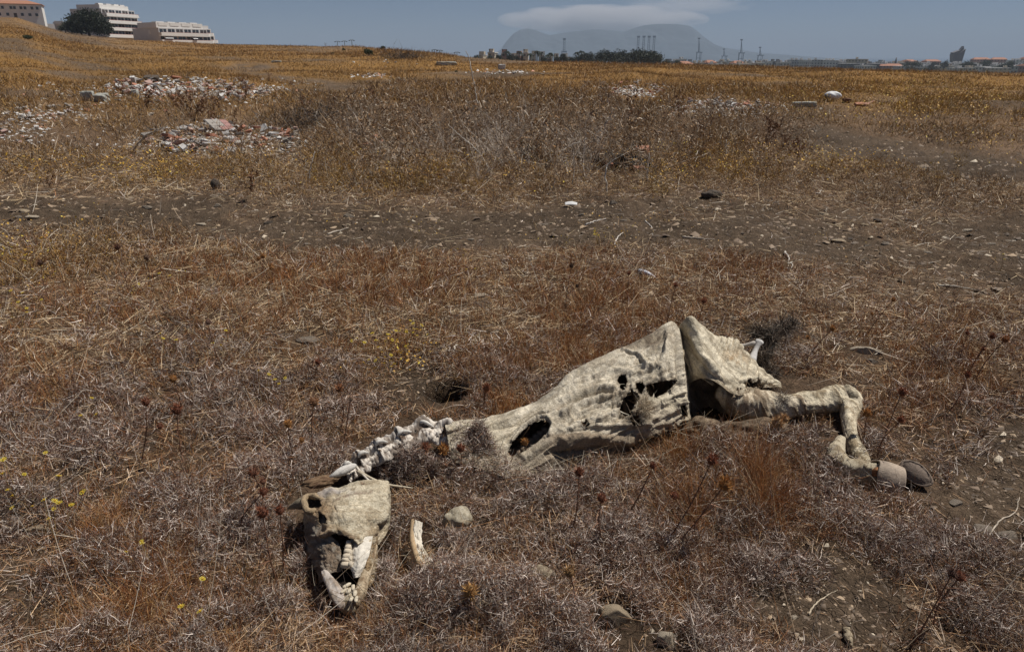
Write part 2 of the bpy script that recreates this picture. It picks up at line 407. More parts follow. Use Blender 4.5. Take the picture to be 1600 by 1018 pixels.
# --- flattened straw and broken stalks
x, y, d, u, v, s = field(420000, 1.25, 14, 1.35)
keep = rng.random(len(x)) < np.clip(.95 - 1.0 * s, .05, 1) * (.45 + .6 * fbm(x / .4, y / .4, 47, 3)) * (1 - .55 * sstep(520, 680, v))
x, y, d, u, v, s = [a[keep] for a in (x, y, d, u, v, s)]
n = len(x); print('straw', n)
z = H(x, y) + .004 + rng.random(n) * .03 * (1 - s)
D = unit(np.stack([rng.normal(size=n), rng.normal(size=n), rng.normal(size=n) * .16 + .05], 1))
sz = np.clip(d / 2.6, .75, 4) ** .8
L = rng.gamma(2.2, .018, n) * sz; W = rng.uniform(.0012, .0028, n) * sz
Bv = rng.normal(size=(n, 3)) * .16
nearf = sstep(520, 680, v)[:, None]
C = pick(n, [(.62, .48, .30), (.44, .29, .155), (.70, .61, .49), (.24, .135, .07)], [32, 28, 16, 24])
C = C * (1 - nearf * np.array([.10, .20, .24]))
V1, Q1, C1 = ribbons(np.stack([x, y, z], 1), D, L, W, Bv, C, 1)
o = mesh_np('straw_litter', V1, Q1, C1, M_blade); tag(o, 'flattened broken straw strewn over the bare ground and under the plants', 'straw', kind='stuff')

# --- upright rust grass
x, y, d, u, v, s = field(780000, 1.3, 14, 1.3)
rb = blob(u, v, RUSTB)
keep = rng.random(len(x)) < np.clip(rb * 1.15 + .26 * sstep(330, 420, v) * (1 - .6 * sstep(620, 760, v)), 0, 1) * np.clip(1 - 1.3 * s, 0, 1) * (.15 + 1.25 * sstep(.35, .7, fbm(x / .16, y / .16, 51, 3)))
x, y, d, u, v, s, rb = [a[keep] for a in (x, y, d, u, v, s, rb)]
n = len(x); print('rust', n)
z = H(x, y)
D = unit(np.stack([rng.normal(size=n) * .42 + .10, rng.normal(size=n) * .42, np.abs(rng.normal(size=n) * .3) + .75], 1))
sz = np.clip(d / 2.8, .8, 3) ** .5
tall = blob(u, v, [(1160, 790, 95, 80, 1), (1080, 720, 60, 40, .7)])
L = rng.uniform(.04, .13, n) * (.65 + .55 * rb) * (1 + .75 * tall); W = rng.uniform(.0011, .0022, n) * np.clip(d / 2.4, .9, 5)
Bv = rng.normal(size=(n, 3)) * .22; Bv[:, 2] -= .12
C = pick(n, [(.36, .15, .05), (.24, .095, .036), (.42, .24, .09), (.50, .38, .24), (.13, .062, .035)], [32, 24, 20, 12, 12])
V1, Q1, C1 = ribbons(np.stack([x, y, z], 1), D, L, W, Bv, C, 2)
o = mesh_np('rust_grass', V1, Q1, C1, M_blade); tag(o, 'fine upright rust brown grass in loose patches around the carcass', 'grass', kind='stuff')

# --- middle distance herbage
x, y, d = polar(640000, 6.0, 34, 1.15, 44)
u, v = flatuv(x, y); s = soilmap(x, y, u, v); th = blob(u, v, THICK)
clump = fbm(x / (.25 + d * .03), y / (.25 + d * .03), 55, 3)
rub = blob(u, v, RUBB)
keep = rng.random(len(x)) < (1 - .93 * rub) * np.clip(1 - 1.5 * s, 0.01, 1) * (.2 + 1.1 * sstep(.35, .65, clump)) * (.55 + .5 * th)
x, y, d, u, v, s, th, clump = [a[keep] for a in (x, y, d, u, v, s, th, clump)]
n = len(x); print('mid', n)
hgt = (.05 + .16 * sstep(.4, .75, clump) + .26 * th * sstep(.35, .7, clump)) * sstep(5, 9, d)
z = H(x, y) + rng.random(n) * hgt
D = unit(np.stack([rng.normal(size=n) * .6, rng.normal(size=n) * .6, np.abs(rng.normal(size=n)) * .7 + .15], 1))
L = rng.uniform(.03, .10, n) * (1 + .4 * th) * np.clip(d / 12, .8, 2); W = rng.uniform(.003, .008, n) * np.clip(d / 11, .75, 3)
Bv = rng.normal(size=(n, 3)) * .3
fl = blob(u, v, FLOWB)
ca = pick(n, [(.25, .145, .065), (.15, .09, .05), (.38, .25, .13), (.60, .52, .42), (.05, .035, .025), (.33, .185, .055)], [24, 20, 15, 11, 14, 16])
cb = pick(n, [(.42, .235, .05), (.30, .16, .04), (.22, .15, .05)], [40, 35, 25])
wb = rng.random(n) < np.clip(fl * .7 + .35 * (1 - th) * sstep(11, 25, d), 0, .85)
C = np.where(wb[:, None], cb, ca)
V1, Q1, C1 = ribbons(np.stack([x, y, z], 1), D, L, W, Bv, C, 1, taper=.6)
o = mesh_np('brown_herbage', V1, Q1, C1, M_blade); tag(o, 'knee high brown and ochre dead herbs covering the middle of the field', 'dry herbage', kind='stuff')

# --- far ochre grass
x, y, d = polar(620000, 24, 340, .8, 44)
u, v = flatuv(x, y); s = soilmap(x, y, u, v)
R, Zr = ridge(np.arctan2(x, y))
nf = sstep(.3, .6, fbm(x / (2 + d * .12), y / (1 + d * .04), 39, 4))
rub = blob(u, v, RUBB)
keep = (d < R + 6) & (rng.random(len(x)) < (1 - .93 * rub) * np.clip(1 - 1.5 * s, .02, 1) * (.25 + .75 * nf))
x, y, d, u, v, nf = [a[keep] for a in (x, y, d, u, v, nf)]
n = len(x); print('far', n)
D = unit(np.stack([rng.normal(size=n) * .9, rng.normal(size=n) * .9, np.ones(n)], 1))
L = rng.uniform(.07, .24, n) * (.6 + .5 * nf) * np.clip(d / 60, .8, 2); W = rng.uniform(.010, .026, n) * np.clip(d / 45, .7, 4)
C = pick(n, [(.30, .165, .045), (.24, .125, .038), (.17, .11, .06), (.36, .24, .09)], [40, 28, 18, 14]) * (.7 + .6 * fbm(x / 3, y / 3, 61, 3))[:, None]
yel = (rng.random(n) < blob(u, v, FLOWB) * .35); C[yel] = np.array([.46, .30, .05])
V1, Q1, C1 = ribbons(np.stack([x, y, H(x, y)], 1), D, L, W, rng.normal(size=(n, 3)) * .2, C, 1, taper=.5)
o = mesh_np('ochre_grass', V1, Q1, C1, M_blade); tag(o, 'ochre dry grass covering the far slope up to the ridge', 'grass', kind='stuff')

# --- long thin stalks
x, y, d = polar(5200, 1.3, 30, 1.1, 44)
k = free(x, y); x, y, d = x[k], y[k], d[k]
u, v = flatuv(x, y); s = soilmap(x, y, u, v); th = blob(u, v, THICK)
k = rng.random(len(x)) < (1 - .9 * s) * (.35 + .65 * th + .1 * (v > 450)); x, y, d, th = [a[k] for a in (x, y, d, th)]
n = len(x); print('stalks', n)
D = unit(np.stack([rng.normal(size=n) * .8 + .25, rng.normal(size=n) * .7, np.abs(rng.normal(size=n)) * .7 + .25 + th * .8], 1))
L = rng.uniform(.10, .34, n) * (1 + .6 * th); W = rng.uniform(.0013, .0024, n) * np.clip(d / 2.6, 1, 7)
C = pick(n, [(.50, .44, .36), (.34, .25, .17), (.20, .12, .08)], [40, 35, 25])
V1, Q1, C1 = ribbons(np.stack([x, y, H(x, y)], 1), D, L, W, rng.normal(size=(n, 3)) * .15, C, 4, taper=.5)
o = mesh_np('dry_stalks', V1, Q1, C1, M_blade); tag(o, 'thin pale dead stalks leaning every way through the scrub', 'stalks', kind='stuff')

x = []; y = []
for (hu, hv, su, sv, hn) in [(900, 752, 55, 10, 130), (1010, 705, 60, 14, 150), (1090, 690, 60, 14, 120), (690, 780, 60, 14, 40), (620, 870, 50, 30, 40), (1250, 800, 40, 14, 40)]:
    for _ in range(hn):
        c_ = PH(hu + rng.normal() * su, hv + rng.normal() * sv); x.append(c_[0]); y.append(c_[1])
x = np.array(x); y = np.array(y); n = len(x)
D = unit(np.stack([rng.normal(size=n) * .5, rng.normal(size=n) * .4, np.ones(n)], 1)); Bv = rng.normal(size=(n, 3)) * .7; Bv[:, 2] = -.6 * rng.random(n)
V1, Q1, C1 = ribbons(np.stack([x, y, H(x, y)], 1), D, rng.uniform(.06, .17, n), rng.uniform(.0016, .003, n), Bv, pick(n, [(.66, .58, .46), (.45, .33, .2), (.34, .17, .07)], [45, 30, 25]), 6, taper=.8)
o = mesh_np('curved_grass', V1, Q1, C1, M_blade); tag(o, 'pale arching dead grass blades growing along the lower edge of the carcass', 'grass', kind='stuff')

# --- yellow flower heads
x, y, d = polar(330000, 3.0, 60, .9, 44)
u, v = flatuv(x, y); s = soilmap(x, y, u, v); fl = blob(u, v, FLOWB)
k = (rng.random(len(x)) < fl ** 1.3 * .5 * (1 - .6 * s)) & (fbm(x / .5, y / .5, 66, 2) > .44); x, y, d = x[k], y[k], d[k]
n = len(x); print('flowers', n)
hz = H(x, y) + rng.uniform(.06, .28, n) * sstep(4, 9, d) + .04
r = rng.uniform(.004, .0095, n) * np.clip(d / 8, .8, 2.2)
an = np.arange(6) * PI / 3
tx = rng.normal(size=(n, 2)) * .5
ring = np.stack([np.cos(an)[None] * r[:, None], np.sin(an)[None] * r[:, None]], 2)
V = np.zeros((n, 6, 3)); V[:, :, :2] = ring + np.stack([x, y], 1)[:, None]
V[:, :, 2] = hz[:, None] + (ring * tx[:, None]).sum(2) + np.array([0, .25, 0, .25, 0, .25])[None] * r[:, None]
C = np.repeat(pick(n, [(.52, .31, .04), (.42, .23, .03), (.66, .50, .08), (.3, .16, .04)], [5, 5, 1.5, 4]), 6, axis=0)
o = mesh_np('yellow_wildflowers', V.reshape(-1, 3), np.arange(n * 6).reshape(n, 6), C, M_blade); tag(o, 'tiny yellow composite flower heads dotted through the dead herbs', 'wildflowers', kind='stuff')

# --- small chips of stone, clod and straw on the bare ground
x, y, d, u, v, s = field(150000, 1.25, 20, 1.2)
k = rng.random(len(x)) < (.03 + .5 * s); x, y, d, s = x[k], y[k], d[k], s[k]
n = len(x); print('chips', n)
r = rng.gamma(1.5, .0028, n) * np.clip(d / 2.6, .8, 5) ** .8
base = np.array([(1, 0, 0), (-1, 0, 0), (0, 1, 0), (0, -1, 0), (0, 0, 1)], float)
an = rng.uniform(0, 6.28, n); cs, sn = np.cos(an), np.sin(an)
sx = rng.uniform(.6, 1.6, n); sy = rng.uniform(.5, 1.1, n); szz = rng.uniform(.3, .8, n)
V = np.zeros((n, 5, 3)); bx = base[None, :, 0] * sx[:, None]; by = base[None, :, 1] * sy[:, None]
V[:, :, 0] = (bx * cs[:, None] - by * sn[:, None]) * r[:, None] + x[:, None] + rng.normal(size=(n, 5)) * r[:, None] * .3
V[:, :, 1] = (bx * sn[:, None] + by * cs[:, None]) * r[:, None] + y[:, None] + rng.normal(size=(n, 5)) * r[:, None] * .3
V[:, :, 2] = H(x, y)[:, None] + base[None, :, 2] * (szz * r)[:, None] + rng.normal(size=(n, 5)) * r[:, None] * .2
T = np.array([(0, 2, 4), (2, 1, 4), (1, 3, 4), (3, 0, 4)])
Q1 = (np.arange(n)[:, None, None] * 5 + T[None]).reshape(-1, 3)
C = np.repeat(pick(n, [(.16, .115, .08), (.10, .07, .048), (.32, .235, .155), (.22, .16, .11), (.46, .39, .30)], [34, 30, 10, 22, 3]), 5, axis=0)
o = mesh_np('gravel', V.reshape(-1, 3), Q1, C, M_stem); tag(o, 'small stone chips and clods scattered on the bare soil', 'gravel', kind='stuff')
# ================================================================ the carcass
def cr(ctrl, n):
    ctrl = np.asarray(ctrl, float); m = len(ctrl)
    P = np.concatenate([2 * ctrl[:1] - ctrl[1:2], ctrl, 2 * ctrl[-1:] - ctrl[-2:-1]])
    t = np.linspace(0, m - 1 - 1e-9, n); i = t.astype(int); f = (t - i).reshape(-1, *([1] * (ctrl.ndim - 1)))
    a, b_, c_, d_ = P[i], P[i + 1], P[i + 2], P[i + 3]
    return .5 * ((2 * b_) + (-a + c_) * f + (2 * a - 5 * b_ + 4 * c_ - d_) * f ** 2 + (-a + 3 * b_ - 3 * c_ + d_) * f ** 3)
def grid(ctrl, nr, nc):
    g = cr(np.asarray(ctrl, float), nr)
    return cr(g.transpose(1, 0, 2), nc).transpose(1, 0, 2)
def gnorm(G):
    a = np.gradient(G, axis=0); b_ = np.gradient(G, axis=1)
    n = np.cross(a, b_); return n / (np.linalg.norm(n, axis=2)[..., None] + 1e-9)
def inpix(uu, vv, poly, j=0):
    x = uu.ravel(); y = vv.ravel()
    return inpoly(x, y, poly).reshape(uu.shape)
def sheet(name, G, C, mat, parent, holes=(), thick=.004, jit=3.0, edge=(.10, .06, .035), fringe=0):
    """curved skin with torn holes; G rows x cols x 3"""
    nr, nc, _ = G.shape
    uu, vv = proj(G[..., 0], G[..., 1], G[..., 2])
    I, J = np.meshgrid(np.arange(nr), np.arange(nc), indexing='ij')
    ju = uu + (fbm(uu / 5., vv / 5., 71, 4) - .5) * jit * 4.5; jv = vv + (fbm(uu / 5., vv / 5., 77, 4) - .5) * jit * 4.5
    kill = np.zeros((nr, nc), bool)
    for hole in holes:
        poly, j0 = hole[0], hole[1]; jf = hole[2] if len(hole) > 2 else 1.
        kill |= inpix(uu + (ju - uu) * jf, vv + (jv - vv) * jf, poly) & (J >= j0)
    near = kill.copy()
    for _ in range(3):
        q = near.copy(); q[1:] |= near[:-1]; q[:-1] |= near[1:]; q[:, 1:] |= near[:, :-1]; q[:, :-1] |= near[:, 1:]; near = q
    C = np.where((near & ~kill)[..., None], C * .6 + np.array(edge) * .4, C)
    idx = np.arange(nr * nc).reshape(nr, nc)
    Q = np.stack([idx[:-1, :-1], idx[1:, :-1], idx[1:, 1:], idx[:-1, 1:]], 2)
    bad = kill[:-1, :-1] | kill[1:, :-1] | kill[1:, 1:] | kill[:-1, 1:]
    Q = Q[~bad]
    used = np.unique(Q); rem = np.full(nr * nc, -1); rem[used] = np.arange(len(used))
    if fringe:
        e1 = kill.copy(); e1[1:] |= kill[:-1]; e1[:-1] |= kill[1:]; e1[:, 1:] |= kill[:, :-1]; e1[:, :-1] |= kill[:, 1:]
        bd = np.argwhere(e1 & ~kill); rg = np.random.default_rng(len(bd)); bd = bd[rg.random(len(bd)) < fringe]
        P_ = G[bd[:, 0], bd[:, 1]]; nb_ = len(P_)
        a_ = unit(np.gradient(G, axis=0)[bd[:, 0], bd[:, 1]]); b2 = unit(np.gradient(G, axis=1)[bd[:, 0], bd[:, 1]])
        D_ = unit(a_ * rg.normal(size=(nb_, 1)) + b2 * rg.normal(size=(nb_, 1)) + rg.normal(size=(nb_, 3)) * .3)
        fr = ribbons(P_, D_, rg.gamma(2, .007, nb_), rg.uniform(.002, .007, nb_), rg.normal(size=(nb_, 3)) * .7, np.array([(.46, .40, .30), (.30, .20, .11), (.18, .11, .06), (.55, .49, .38)])[rg.integers(0, 4, nb_)], 3, taper=.7)
        tag(mesh_np('torn_fringe', *fr, M_blade, parent), kind='stuff')
    o = mesh_np(name, G.reshape(-1, 3)[used], rem[Q], C.reshape(-1, 3)[used], mat, parent, smooth=True)
    if thick:
        md = o.modifiers.new('thickness', 'SOLIDIFY'); md.thickness = thick; md.offset = 0
    return o
def hidemat(name, speck=.35, bump=.5, sc1=260., aniso=(1, 1, 1)):
    m, nt, b = new_mat(name)
    a = N(nt, 'ShaderNodeVertexColor', layer_name='Col'); g = N(nt, 'ShaderNodeTexCoord')
    mp = N(nt, 'ShaderNodeMapping'); mp.inputs['Scale'].default_value = aniso; nt.links.new(g.outputs['Object'], mp.inputs['Vector'])
    n1 = N(nt, 'ShaderNodeTexNoise', Scale=sc1, Detail=5.0, Roughness=.7); n2 = N(nt, 'ShaderNodeTexNoise', Scale=14.0, Detail=6.0, Roughness=.65)
    nt.links.new(mp.outputs[0], n1.inputs['Vector']); nt.links.new(g.outputs['Object'], n2.inputs['Vector'])
    r1 = N(nt, 'ShaderNodeMapRange'); r1.inputs['From Min'].default_value = .3; r1.inputs['From Max'].default_value = .7
    r1.inputs['To Min'].default_value = 1 - speck; r1.inputs['To Max'].default_value = 1 + speck * .6
    nt.links.new(n1.outputs['Fac'], r1.inputs['Value'])
    r2 = N(nt, 'ShaderNodeMapRange'); r2.inputs['From Min'].default_value = .32; r2.inputs['From Max'].default_value = .68
    r2.inputs['To Min'].default_value = .72; r2.inputs['To Max'].default_value = 1.15
    nt.links.new(n2.outputs['Fac'], r2.inputs['Value'])
    mu = N(nt, 'ShaderNodeMath', operation='MULTIPLY'); nt.links.new(r1.outputs[0], mu.inputs[0]); nt.links.new(r2.outputs[0], mu.inputs[1])
    mx = N(nt, 'ShaderNodeVectorMath', operation='SCALE'); nt.links.new(a.outputs['Color'], mx.inputs[0]); nt.links.new(mu.outputs[0], mx.inputs['Scale'])
    nt.links.new(mx.outputs['Vector'], b.inputs['Base Color']); b.inputs['Roughness'].default_value = .85; b.inputs['Specular IOR Level'].default_value = .2
    ad = N(nt, 'ShaderNodeMath', operation='MULTIPLY_ADD'); ad.inputs[1].default_value = 3.; nt.links.new(n2.outputs['Fac'], ad.inputs[0]); nt.links.new(n1.outputs['Fac'], ad.inputs[2])
    bp = N(nt, 'ShaderNodeBump', Strength=bump, Distance=.004); nt.links.new(ad.outputs[0], bp.inputs['Height']); nt.links.new(bp.outputs['Normal'], b.inputs['Normal'])
    return m
M_hide = hidemat('dried_hide', .55, 1.0, 170.)
M_bone = hidemat('weathered_bone', .2, .4, 120.)
M_hair = hidemat('matted_hair', .6, .9, 300., (1, 6, 1))
M_hoof = hidemat('hoof_horn', .18, .5, 70., (1, 1, 5))
cbase = PH(940, 735); cbase[2] = Hs(cbase[0], cbase[1])
car = thing('horse_carcass', 'sun bleached horse carcass with torn cream hide lying across the scrub, skull towards the camera', 'carcass', cbase)

# ---- flank hide
ST = [
 [(696, 668, 2.52), (698, 677, 2.50), (700, 690, 2.47), (702, 703, 2.44), (704, 720, 2.42)],
 [(730, 660, 2.56), (733, 672, 2.525), (738, 690, 2.48), (742, 708, 2.44), (748, 732, 2.39)],
 [(775, 652, 2.62), (778, 666, 2.57), (782, 690, 2.50), (784, 714, 2.44), (788, 746, 2.36)],
 [(835, 632, 2.72), (834, 650, 2.63), (828, 680, 2.53), (820, 710, 2.45), (812, 744, 2.38)],
 [(868, 606, 2.80), (866, 630, 2.68), (860, 668, 2.55), (850, 706, 2.46), (842, 742, 2.41)],
 [(900, 580, 2.88), (902, 610, 2.74), (900, 655, 2.58), (892, 700, 2.47), (884, 738, 2.46)],
 [(950, 551, 2.97), (955, 588, 2.80), (955, 640, 2.63), (948, 690, 2.52), (944, 724, 2.53)],
 [(1000, 528, 3.05), (1006, 565, 2.87), (1008, 612, 2.72), (1008, 660, 2.60), (1010, 702, 2.58)],
 [(1032, 511, 3.10), (1038, 552, 2.91), (1040, 600, 2.77), (1042, 645, 2.68), (1045, 684, 2.66)],
 [(1050, 503, 3.13), (1057, 540, 2.95), (1063, 590, 2.80), (1066, 630, 2.75), (1072, 668, 2.72)],
 [(1060, 513, 3.16), (1068, 545, 3.06), (1073, 590, 2.94), (1076, 625, 2.86), (1080, 662, 2.78)],
]
def stations(ST, back=.26):
    rows = []
    for st in ST:
        pts = [PY(*p) for p in st]
        r = pts[0]; n = pts[1]
        hb = r[2]
        b2 = np.array([r[0] + .01, r[1] + back, -.03]); b1 = np.array([r[0], r[1] + back * .45, hb * .62])
        rows.append([b2, b1] + pts)
    return rows
nr, nc = 520, 230
G = grid(stations(ST), nr, nc)
I, J = np.meshgrid(np.linspace(0, 1, nr), np.linspace(0, 1, nc), indexing='ij')
Nn = gnorm(G); Nn = Nn * np.sign((Nn * (np.array([0, 0, CH]) - G)).sum(2).mean())
uu, vv = proj(G[..., 0], G[..., 1], G[..., 2])
def line(uu, vv, pts, w):
    """distance falloff to a pixel polyline"""
    best = np.full(uu.shape, 1e9)
    for (a, b_) in zip(pts[:-1], pts[1:]):
        ax, ay = a; bx, by = b_
        t = np.clip(((uu - ax) * (bx - ax) + (vv - ay) * (by - ay)) / ((bx - ax) ** 2 + (by - ay) ** 2), 0, 1)
        best = np.minimum(best, np.hypot(uu - ax - t * (bx - ax), vv - ay - t * (by - ay)))
    return np.exp(-(best / w) ** 2)
al = .87 * uu - .49 * vv; ac = .49 * uu + .87 * vv
dsp = (fbm(al / 90, ac / 34, 81, 4) - .5) * .038
dsp += (fbm(al / 46, ac / 9, 83, 3) - .5) * .013 * sstep(.15, .4, I)
dsp += (fbm(uu / 7, vv / 7, 85, 3) - .5) * .0045
nk = 1 - sstep(740, 860, uu)
rdg = lambda a_, b__, sd: 1 - np.abs(2 * fbm(a_, b__, sd, 3) - 1) * 2.2
fl = sstep(850, 900, uu) * sstep(.3, .45, J)
dsp += np.clip(rdg(al / 75, ac / 16, 181), 0, 1) ** 3 * .012 * sstep(780, 860, uu) * (.35 + .65 * sstep(.45, .65, J))
dsp += np.clip(rdg(al / 30, ac / 22, 183), 0, 1) ** 4 * .007 * fl * sstep(.42, .6, J)
dsp += np.clip(rdg(uu / 13, vv / 13, 185), 0, 1) ** 3 * .0030 * fl
th_ = np.arctan2(vv - 500, uu - 1052); rr_ = np.hypot(vv - 500, uu - 1052)
dsp += (np.abs(np.sin(th_ * 16 + 2 * fbm(uu / 40, vv / 40, 187))) ** 1.5 - .5) * .0035 * np.exp(-(rr_ / 110) ** 2) * (J > .28)
dsp += (fbm(al / 60, ac / 6, 87, 3) - .5) * .012 * nk
dsp += (np.abs(fbm(uu / 26, vv / 18, 88, 3) - .5) ** .7) * .020 * sstep(860, 900, uu) * sstep(.42, .62, J)
edge_ = 1 - sstep(.90, .97, I) * .85
dsp = dsp * edge_
for pts, wd, am in [([(956, 612), (935, 612), (911, 619), (884, 631), (872, 642)], 2.2, -.016), ([(958, 606), (930, 606), (905, 613), (880, 624)], 4, .012), ([(960, 622), (930, 630), (908, 640)], 2, -.010), ([(973, 543), (990, 550), (1002, 558), (1008, 572)], 2.5, .012), ([(978, 548), (994, 556), (1003, 570)], 2.5, -.010), ([(911, 669), (945, 667), (980, 665), (1014, 662)], 2.5, .016), ([(1057, 522), (1063, 570), (1064, 620), (1068, 650)], 2.5, .010), ([(1048, 530), (1034, 566), (1010, 598)], 3, .010), ([(800, 690), (815, 670), (838, 654), (856, 653), (864, 664), (858, 680)], 2.2, .012), ([(790, 690), (808, 665), (835, 648), (856, 646)], 1.8, -.008), ([(700, 672), (760, 664), (830, 645), (880, 610)], 2.5, .004), ([(905, 600), (940, 580), (960, 572)], 2, -.005), ([(880, 648), (915, 628), (960, 620), (975, 612)], 4, .020), ([(890, 662), (930, 640), (965, 632)], 5, -.022), ([(930, 588), (960, 578), (1000, 585)], 4, .012),
                    ([(1045, 520), (1040, 560), (1022, 596)], 6, .016), ([(1050, 520), (1056, 570), (1058, 600)], 5, -.014), ([(1005, 572), (1030, 578), (1032, 588)], 5, .014),
                    ([(880, 690), (930, 684), (985, 688)], 6, .020), ([(870, 706), (920, 703), (985, 704)], 7, -.028), ([(760, 672), (800, 664), (850, 648)], 3, -.010), ([(770, 690), (800, 676), (840, 655)], 3, .012),
                    ([(790, 655), (850, 628), (900, 600)], 6, .006), ([(890, 700), (900, 720)], 4, .012), ([(915, 700), (925, 722)], 4, .012), ([(935, 658), (960, 645), (975, 640)], 4, .014),
                    ([(975, 545), (1035, 530)], 8, -.006), ([(800, 700), (820, 715), (860, 690)], 5, .012)]:
    dsp += am * line(uu, vv, pts, wd) * (J > .28)
rough = blob(uu, vv, [(975, 630, 30, 28, 1), (1010, 570, 26, 14, .6)])
dsp += (fbm(I * 120, J * 70, 89, 4) - .5) * .035 * rough
G = G + Nn * dsp[..., None]
cream = np.array([.70, .625, .50]); C = np.ones((nr, nc, 3)) * cream
def stain_or_shade(C, mask, col): return C * (1 - mask[..., None]) + np.array(col) * mask[..., None]  # blends in real stains as well as painted crease shade
nz = fbm(al / 24, ac / 14, 91, 5)
C = stain_or_shade(C, .55 * sstep(.45, .7, nz), (.40, .345, .26))
C = stain_or_shade(C, .92 * np.clip(blob(uu, vv, [(1012, 527, 38, 15, 1), (985, 538, 26, 8, .8)]) * (.7 + nz), 0, 1), (.17, .125, .085))
crease_shade = np.clip(1 - np.abs(2 * fbm(al / 40, ac / 10, 191, 4) - 1) * 7, 0, 1) * sstep(800, 880, uu)
C = stain_or_shade(C, .6 * crease_shade, (.19, .14, .095))  # crease shade put into the hide colour as dark streaks
C = stain_or_shade(C, .5 * sstep(.50, .62, fbm(uu / 5, vv / 5, 193, 4)), (.44, .37, .27))
C = stain_or_shade(C, .5 * np.clip(1 - np.abs(2 * fbm(al / 120, ac / 5, 195, 3) - 1) * 5, 0, 1) * (1 - sstep(800, 900, uu)), (.24, .19, .12))  # neck folds get the same painted shade streaks
C = stain_or_shade(C, .8 * line(uu, vv, [(1022, 622), (1045, 626), (1078, 656)], 12) * sstep(.2, .5, nz), (.66, .59, .45))
C = stain_or_shade(C, .75 * sstep(.62, .9, sstep(655, 690, vv + .0 * uu)) * sstep(820, 880, uu), (.23, .165, .11))
C = stain_or_shade(C, .7 * blob(uu, vv, [(975, 632, 34, 30, 1)]) * sstep(.4, .6, fbm(I * 70, J * 40, 93, 3)), (.20, .13, .075))
C = stain_or_shade(C, .55 * sstep(.72, .95, J + .1 * nz), (.27, .21, .145))
C = stain_or_shade(C, .5 * blob(uu, vv, [(740, 680, 50, 25, 1)]), (.56, .49, .34))
C = stain_or_shade(C, .45 * blob(uu, vv, [(1050, 630, 34, 24, 1)]), (.62, .54, .40))
holes = [([(794, 706), (800, 692), (812, 678), (826, 665), (842, 657), (853, 657), (860, 664), (856, 675), (846, 684), (838, 692), (824, 700), (810, 710), (798, 712)], 70, .15),
         ([(967, 590), (976, 587), (980, 598), (974, 610), (967, 603)], 70, .6), ([(994, 598), (1001, 597), (1006, 604), (1003, 616), (997, 612)], 70, .3),
         ([(970, 634), (977, 620), (987, 610), (996, 616), (1000, 622), (992, 632), (986, 646), (975, 650), (970, 643)], 70, .6), ([(984, 652), (996, 646), (1001, 662), (990, 664)], 70, .6),
         ([(1009, 604), (1024, 598), (1042, 595), (1058, 594), (1050, 604), (1040, 613), (1026, 620), (1016, 618), (1011, 611)], 70, .15), ([(1062, 634), (1070, 632), (1074, 650), (1066, 648)], 70, .3),
         ([(908, 660), (916, 656), (922, 662), (914, 667)], 70, .5)]
bot = [(880, 745), (900, 722), (940, 716), (960, 716), (1000, 690), (1040, 676), (1060, 664), (1085, 655), (1100, 740), (880, 760)]
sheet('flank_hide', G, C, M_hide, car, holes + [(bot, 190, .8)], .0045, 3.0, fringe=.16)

# ---- hindquarter hide, draped over the second hip and stretched to the tail
ST2 = [
 [(1055, 518, 3.18), (1059, 540, 3.13), (1063, 562, 3.07), (1067, 585, 3.02), (1070, 602, 3.0)],
 [(1070, 499, 3.14), (1076, 532, 3.05), (1082, 556, 2.98), (1087, 578, 2.92), (1090, 592, 2.90)],
 [(1081, 494, 3.13), (1091, 528, 3.00), (1098, 554, 2.92), (1104, 576, 2.86), (1108, 592, 2.84)],
 [(1096, 508, 3.13), (1106, 536, 3.00), (1114, 560, 2.91), (1121, 584, 2.84), (1126, 602, 2.82)],
 [(1116, 525, 3.13), (1123, 546, 3.02), (1130, 568, 2.93), (1137, 594, 2.84), (1141, 614, 2.80)],
 [(1142, 530, 3.13), (1146, 550, 3.04), (1150, 572, 2.95), (1154, 598, 2.87), (1157, 618, 2.82)],
 [(1155, 540, 3.12), (1160, 557, 3.05), (1165, 576, 2.97), (1169, 596, 2.91), (1172, 610, 2.88)],
 [(1175, 562, 3.09), (1178, 573, 3.03), (1182, 586, 2.98), (1185, 598, 2.95), (1187, 606, 2.94)],
 [(1196, 585, 3.04), (1197, 590, 3.01), (1199, 596, 2.98), (1201, 601, 2.97), (1202, 605, 2.96)],
 [(1218, 600, 3.00), (1218, 602, 2.99), (1219, 604, 2.98), (1219, 605, 2.975), (1220, 607, 2.97)],
]
rows = []
for st in ST2:
    pts = [PY(*p) for p in st]; r = pts[0]
    rows.append([np.array([r[0], r[1] + .20, r[2] * .25]), np.array([r[0], r[1] + .09, r[2] * .75])] + pts)
nr, nc = 300, 170
G = grid(rows, nr, nc)
I, J = np.meshgrid(np.linspace(0, 1, nr), np.linspace(0, 1, nc), indexing='ij')
Nn = gnorm(G); Nn = Nn * np.sign((Nn * (np.array([0, 0, CH]) - G)).sum(2).mean())
uu, vv = proj(G[..., 0], G[..., 1], G[..., 2])
dsp = (fbm(uu / 24, vv / 24, 95, 4) - .5) * .022 + (fbm(uu / 6, vv / 6, 96, 3) - .5) * .005
q = I * 26 + J * 7 + 1.3 * fbm(I * 5, J * 4, 97, 2)
dsp += np.abs(np.sin(q * 1.9)) * .009 * sstep(.42, .62, I)                              # stretched pleats
dsp += (np.abs(np.sin((uu + .28 * (vv - 532)) * .62)) ** .7 - .6) * .012 * blob(uu, vv, [(1137, 543, 20, 16, 1)]) * (J > .3)
al = .62 * uu + .78 * vv; ac = .78 * uu - .62 * vv
dsp += (fbm(al / 60, ac / 5, 197, 3) - .5) * .010 * sstep(1100, 1150, uu)
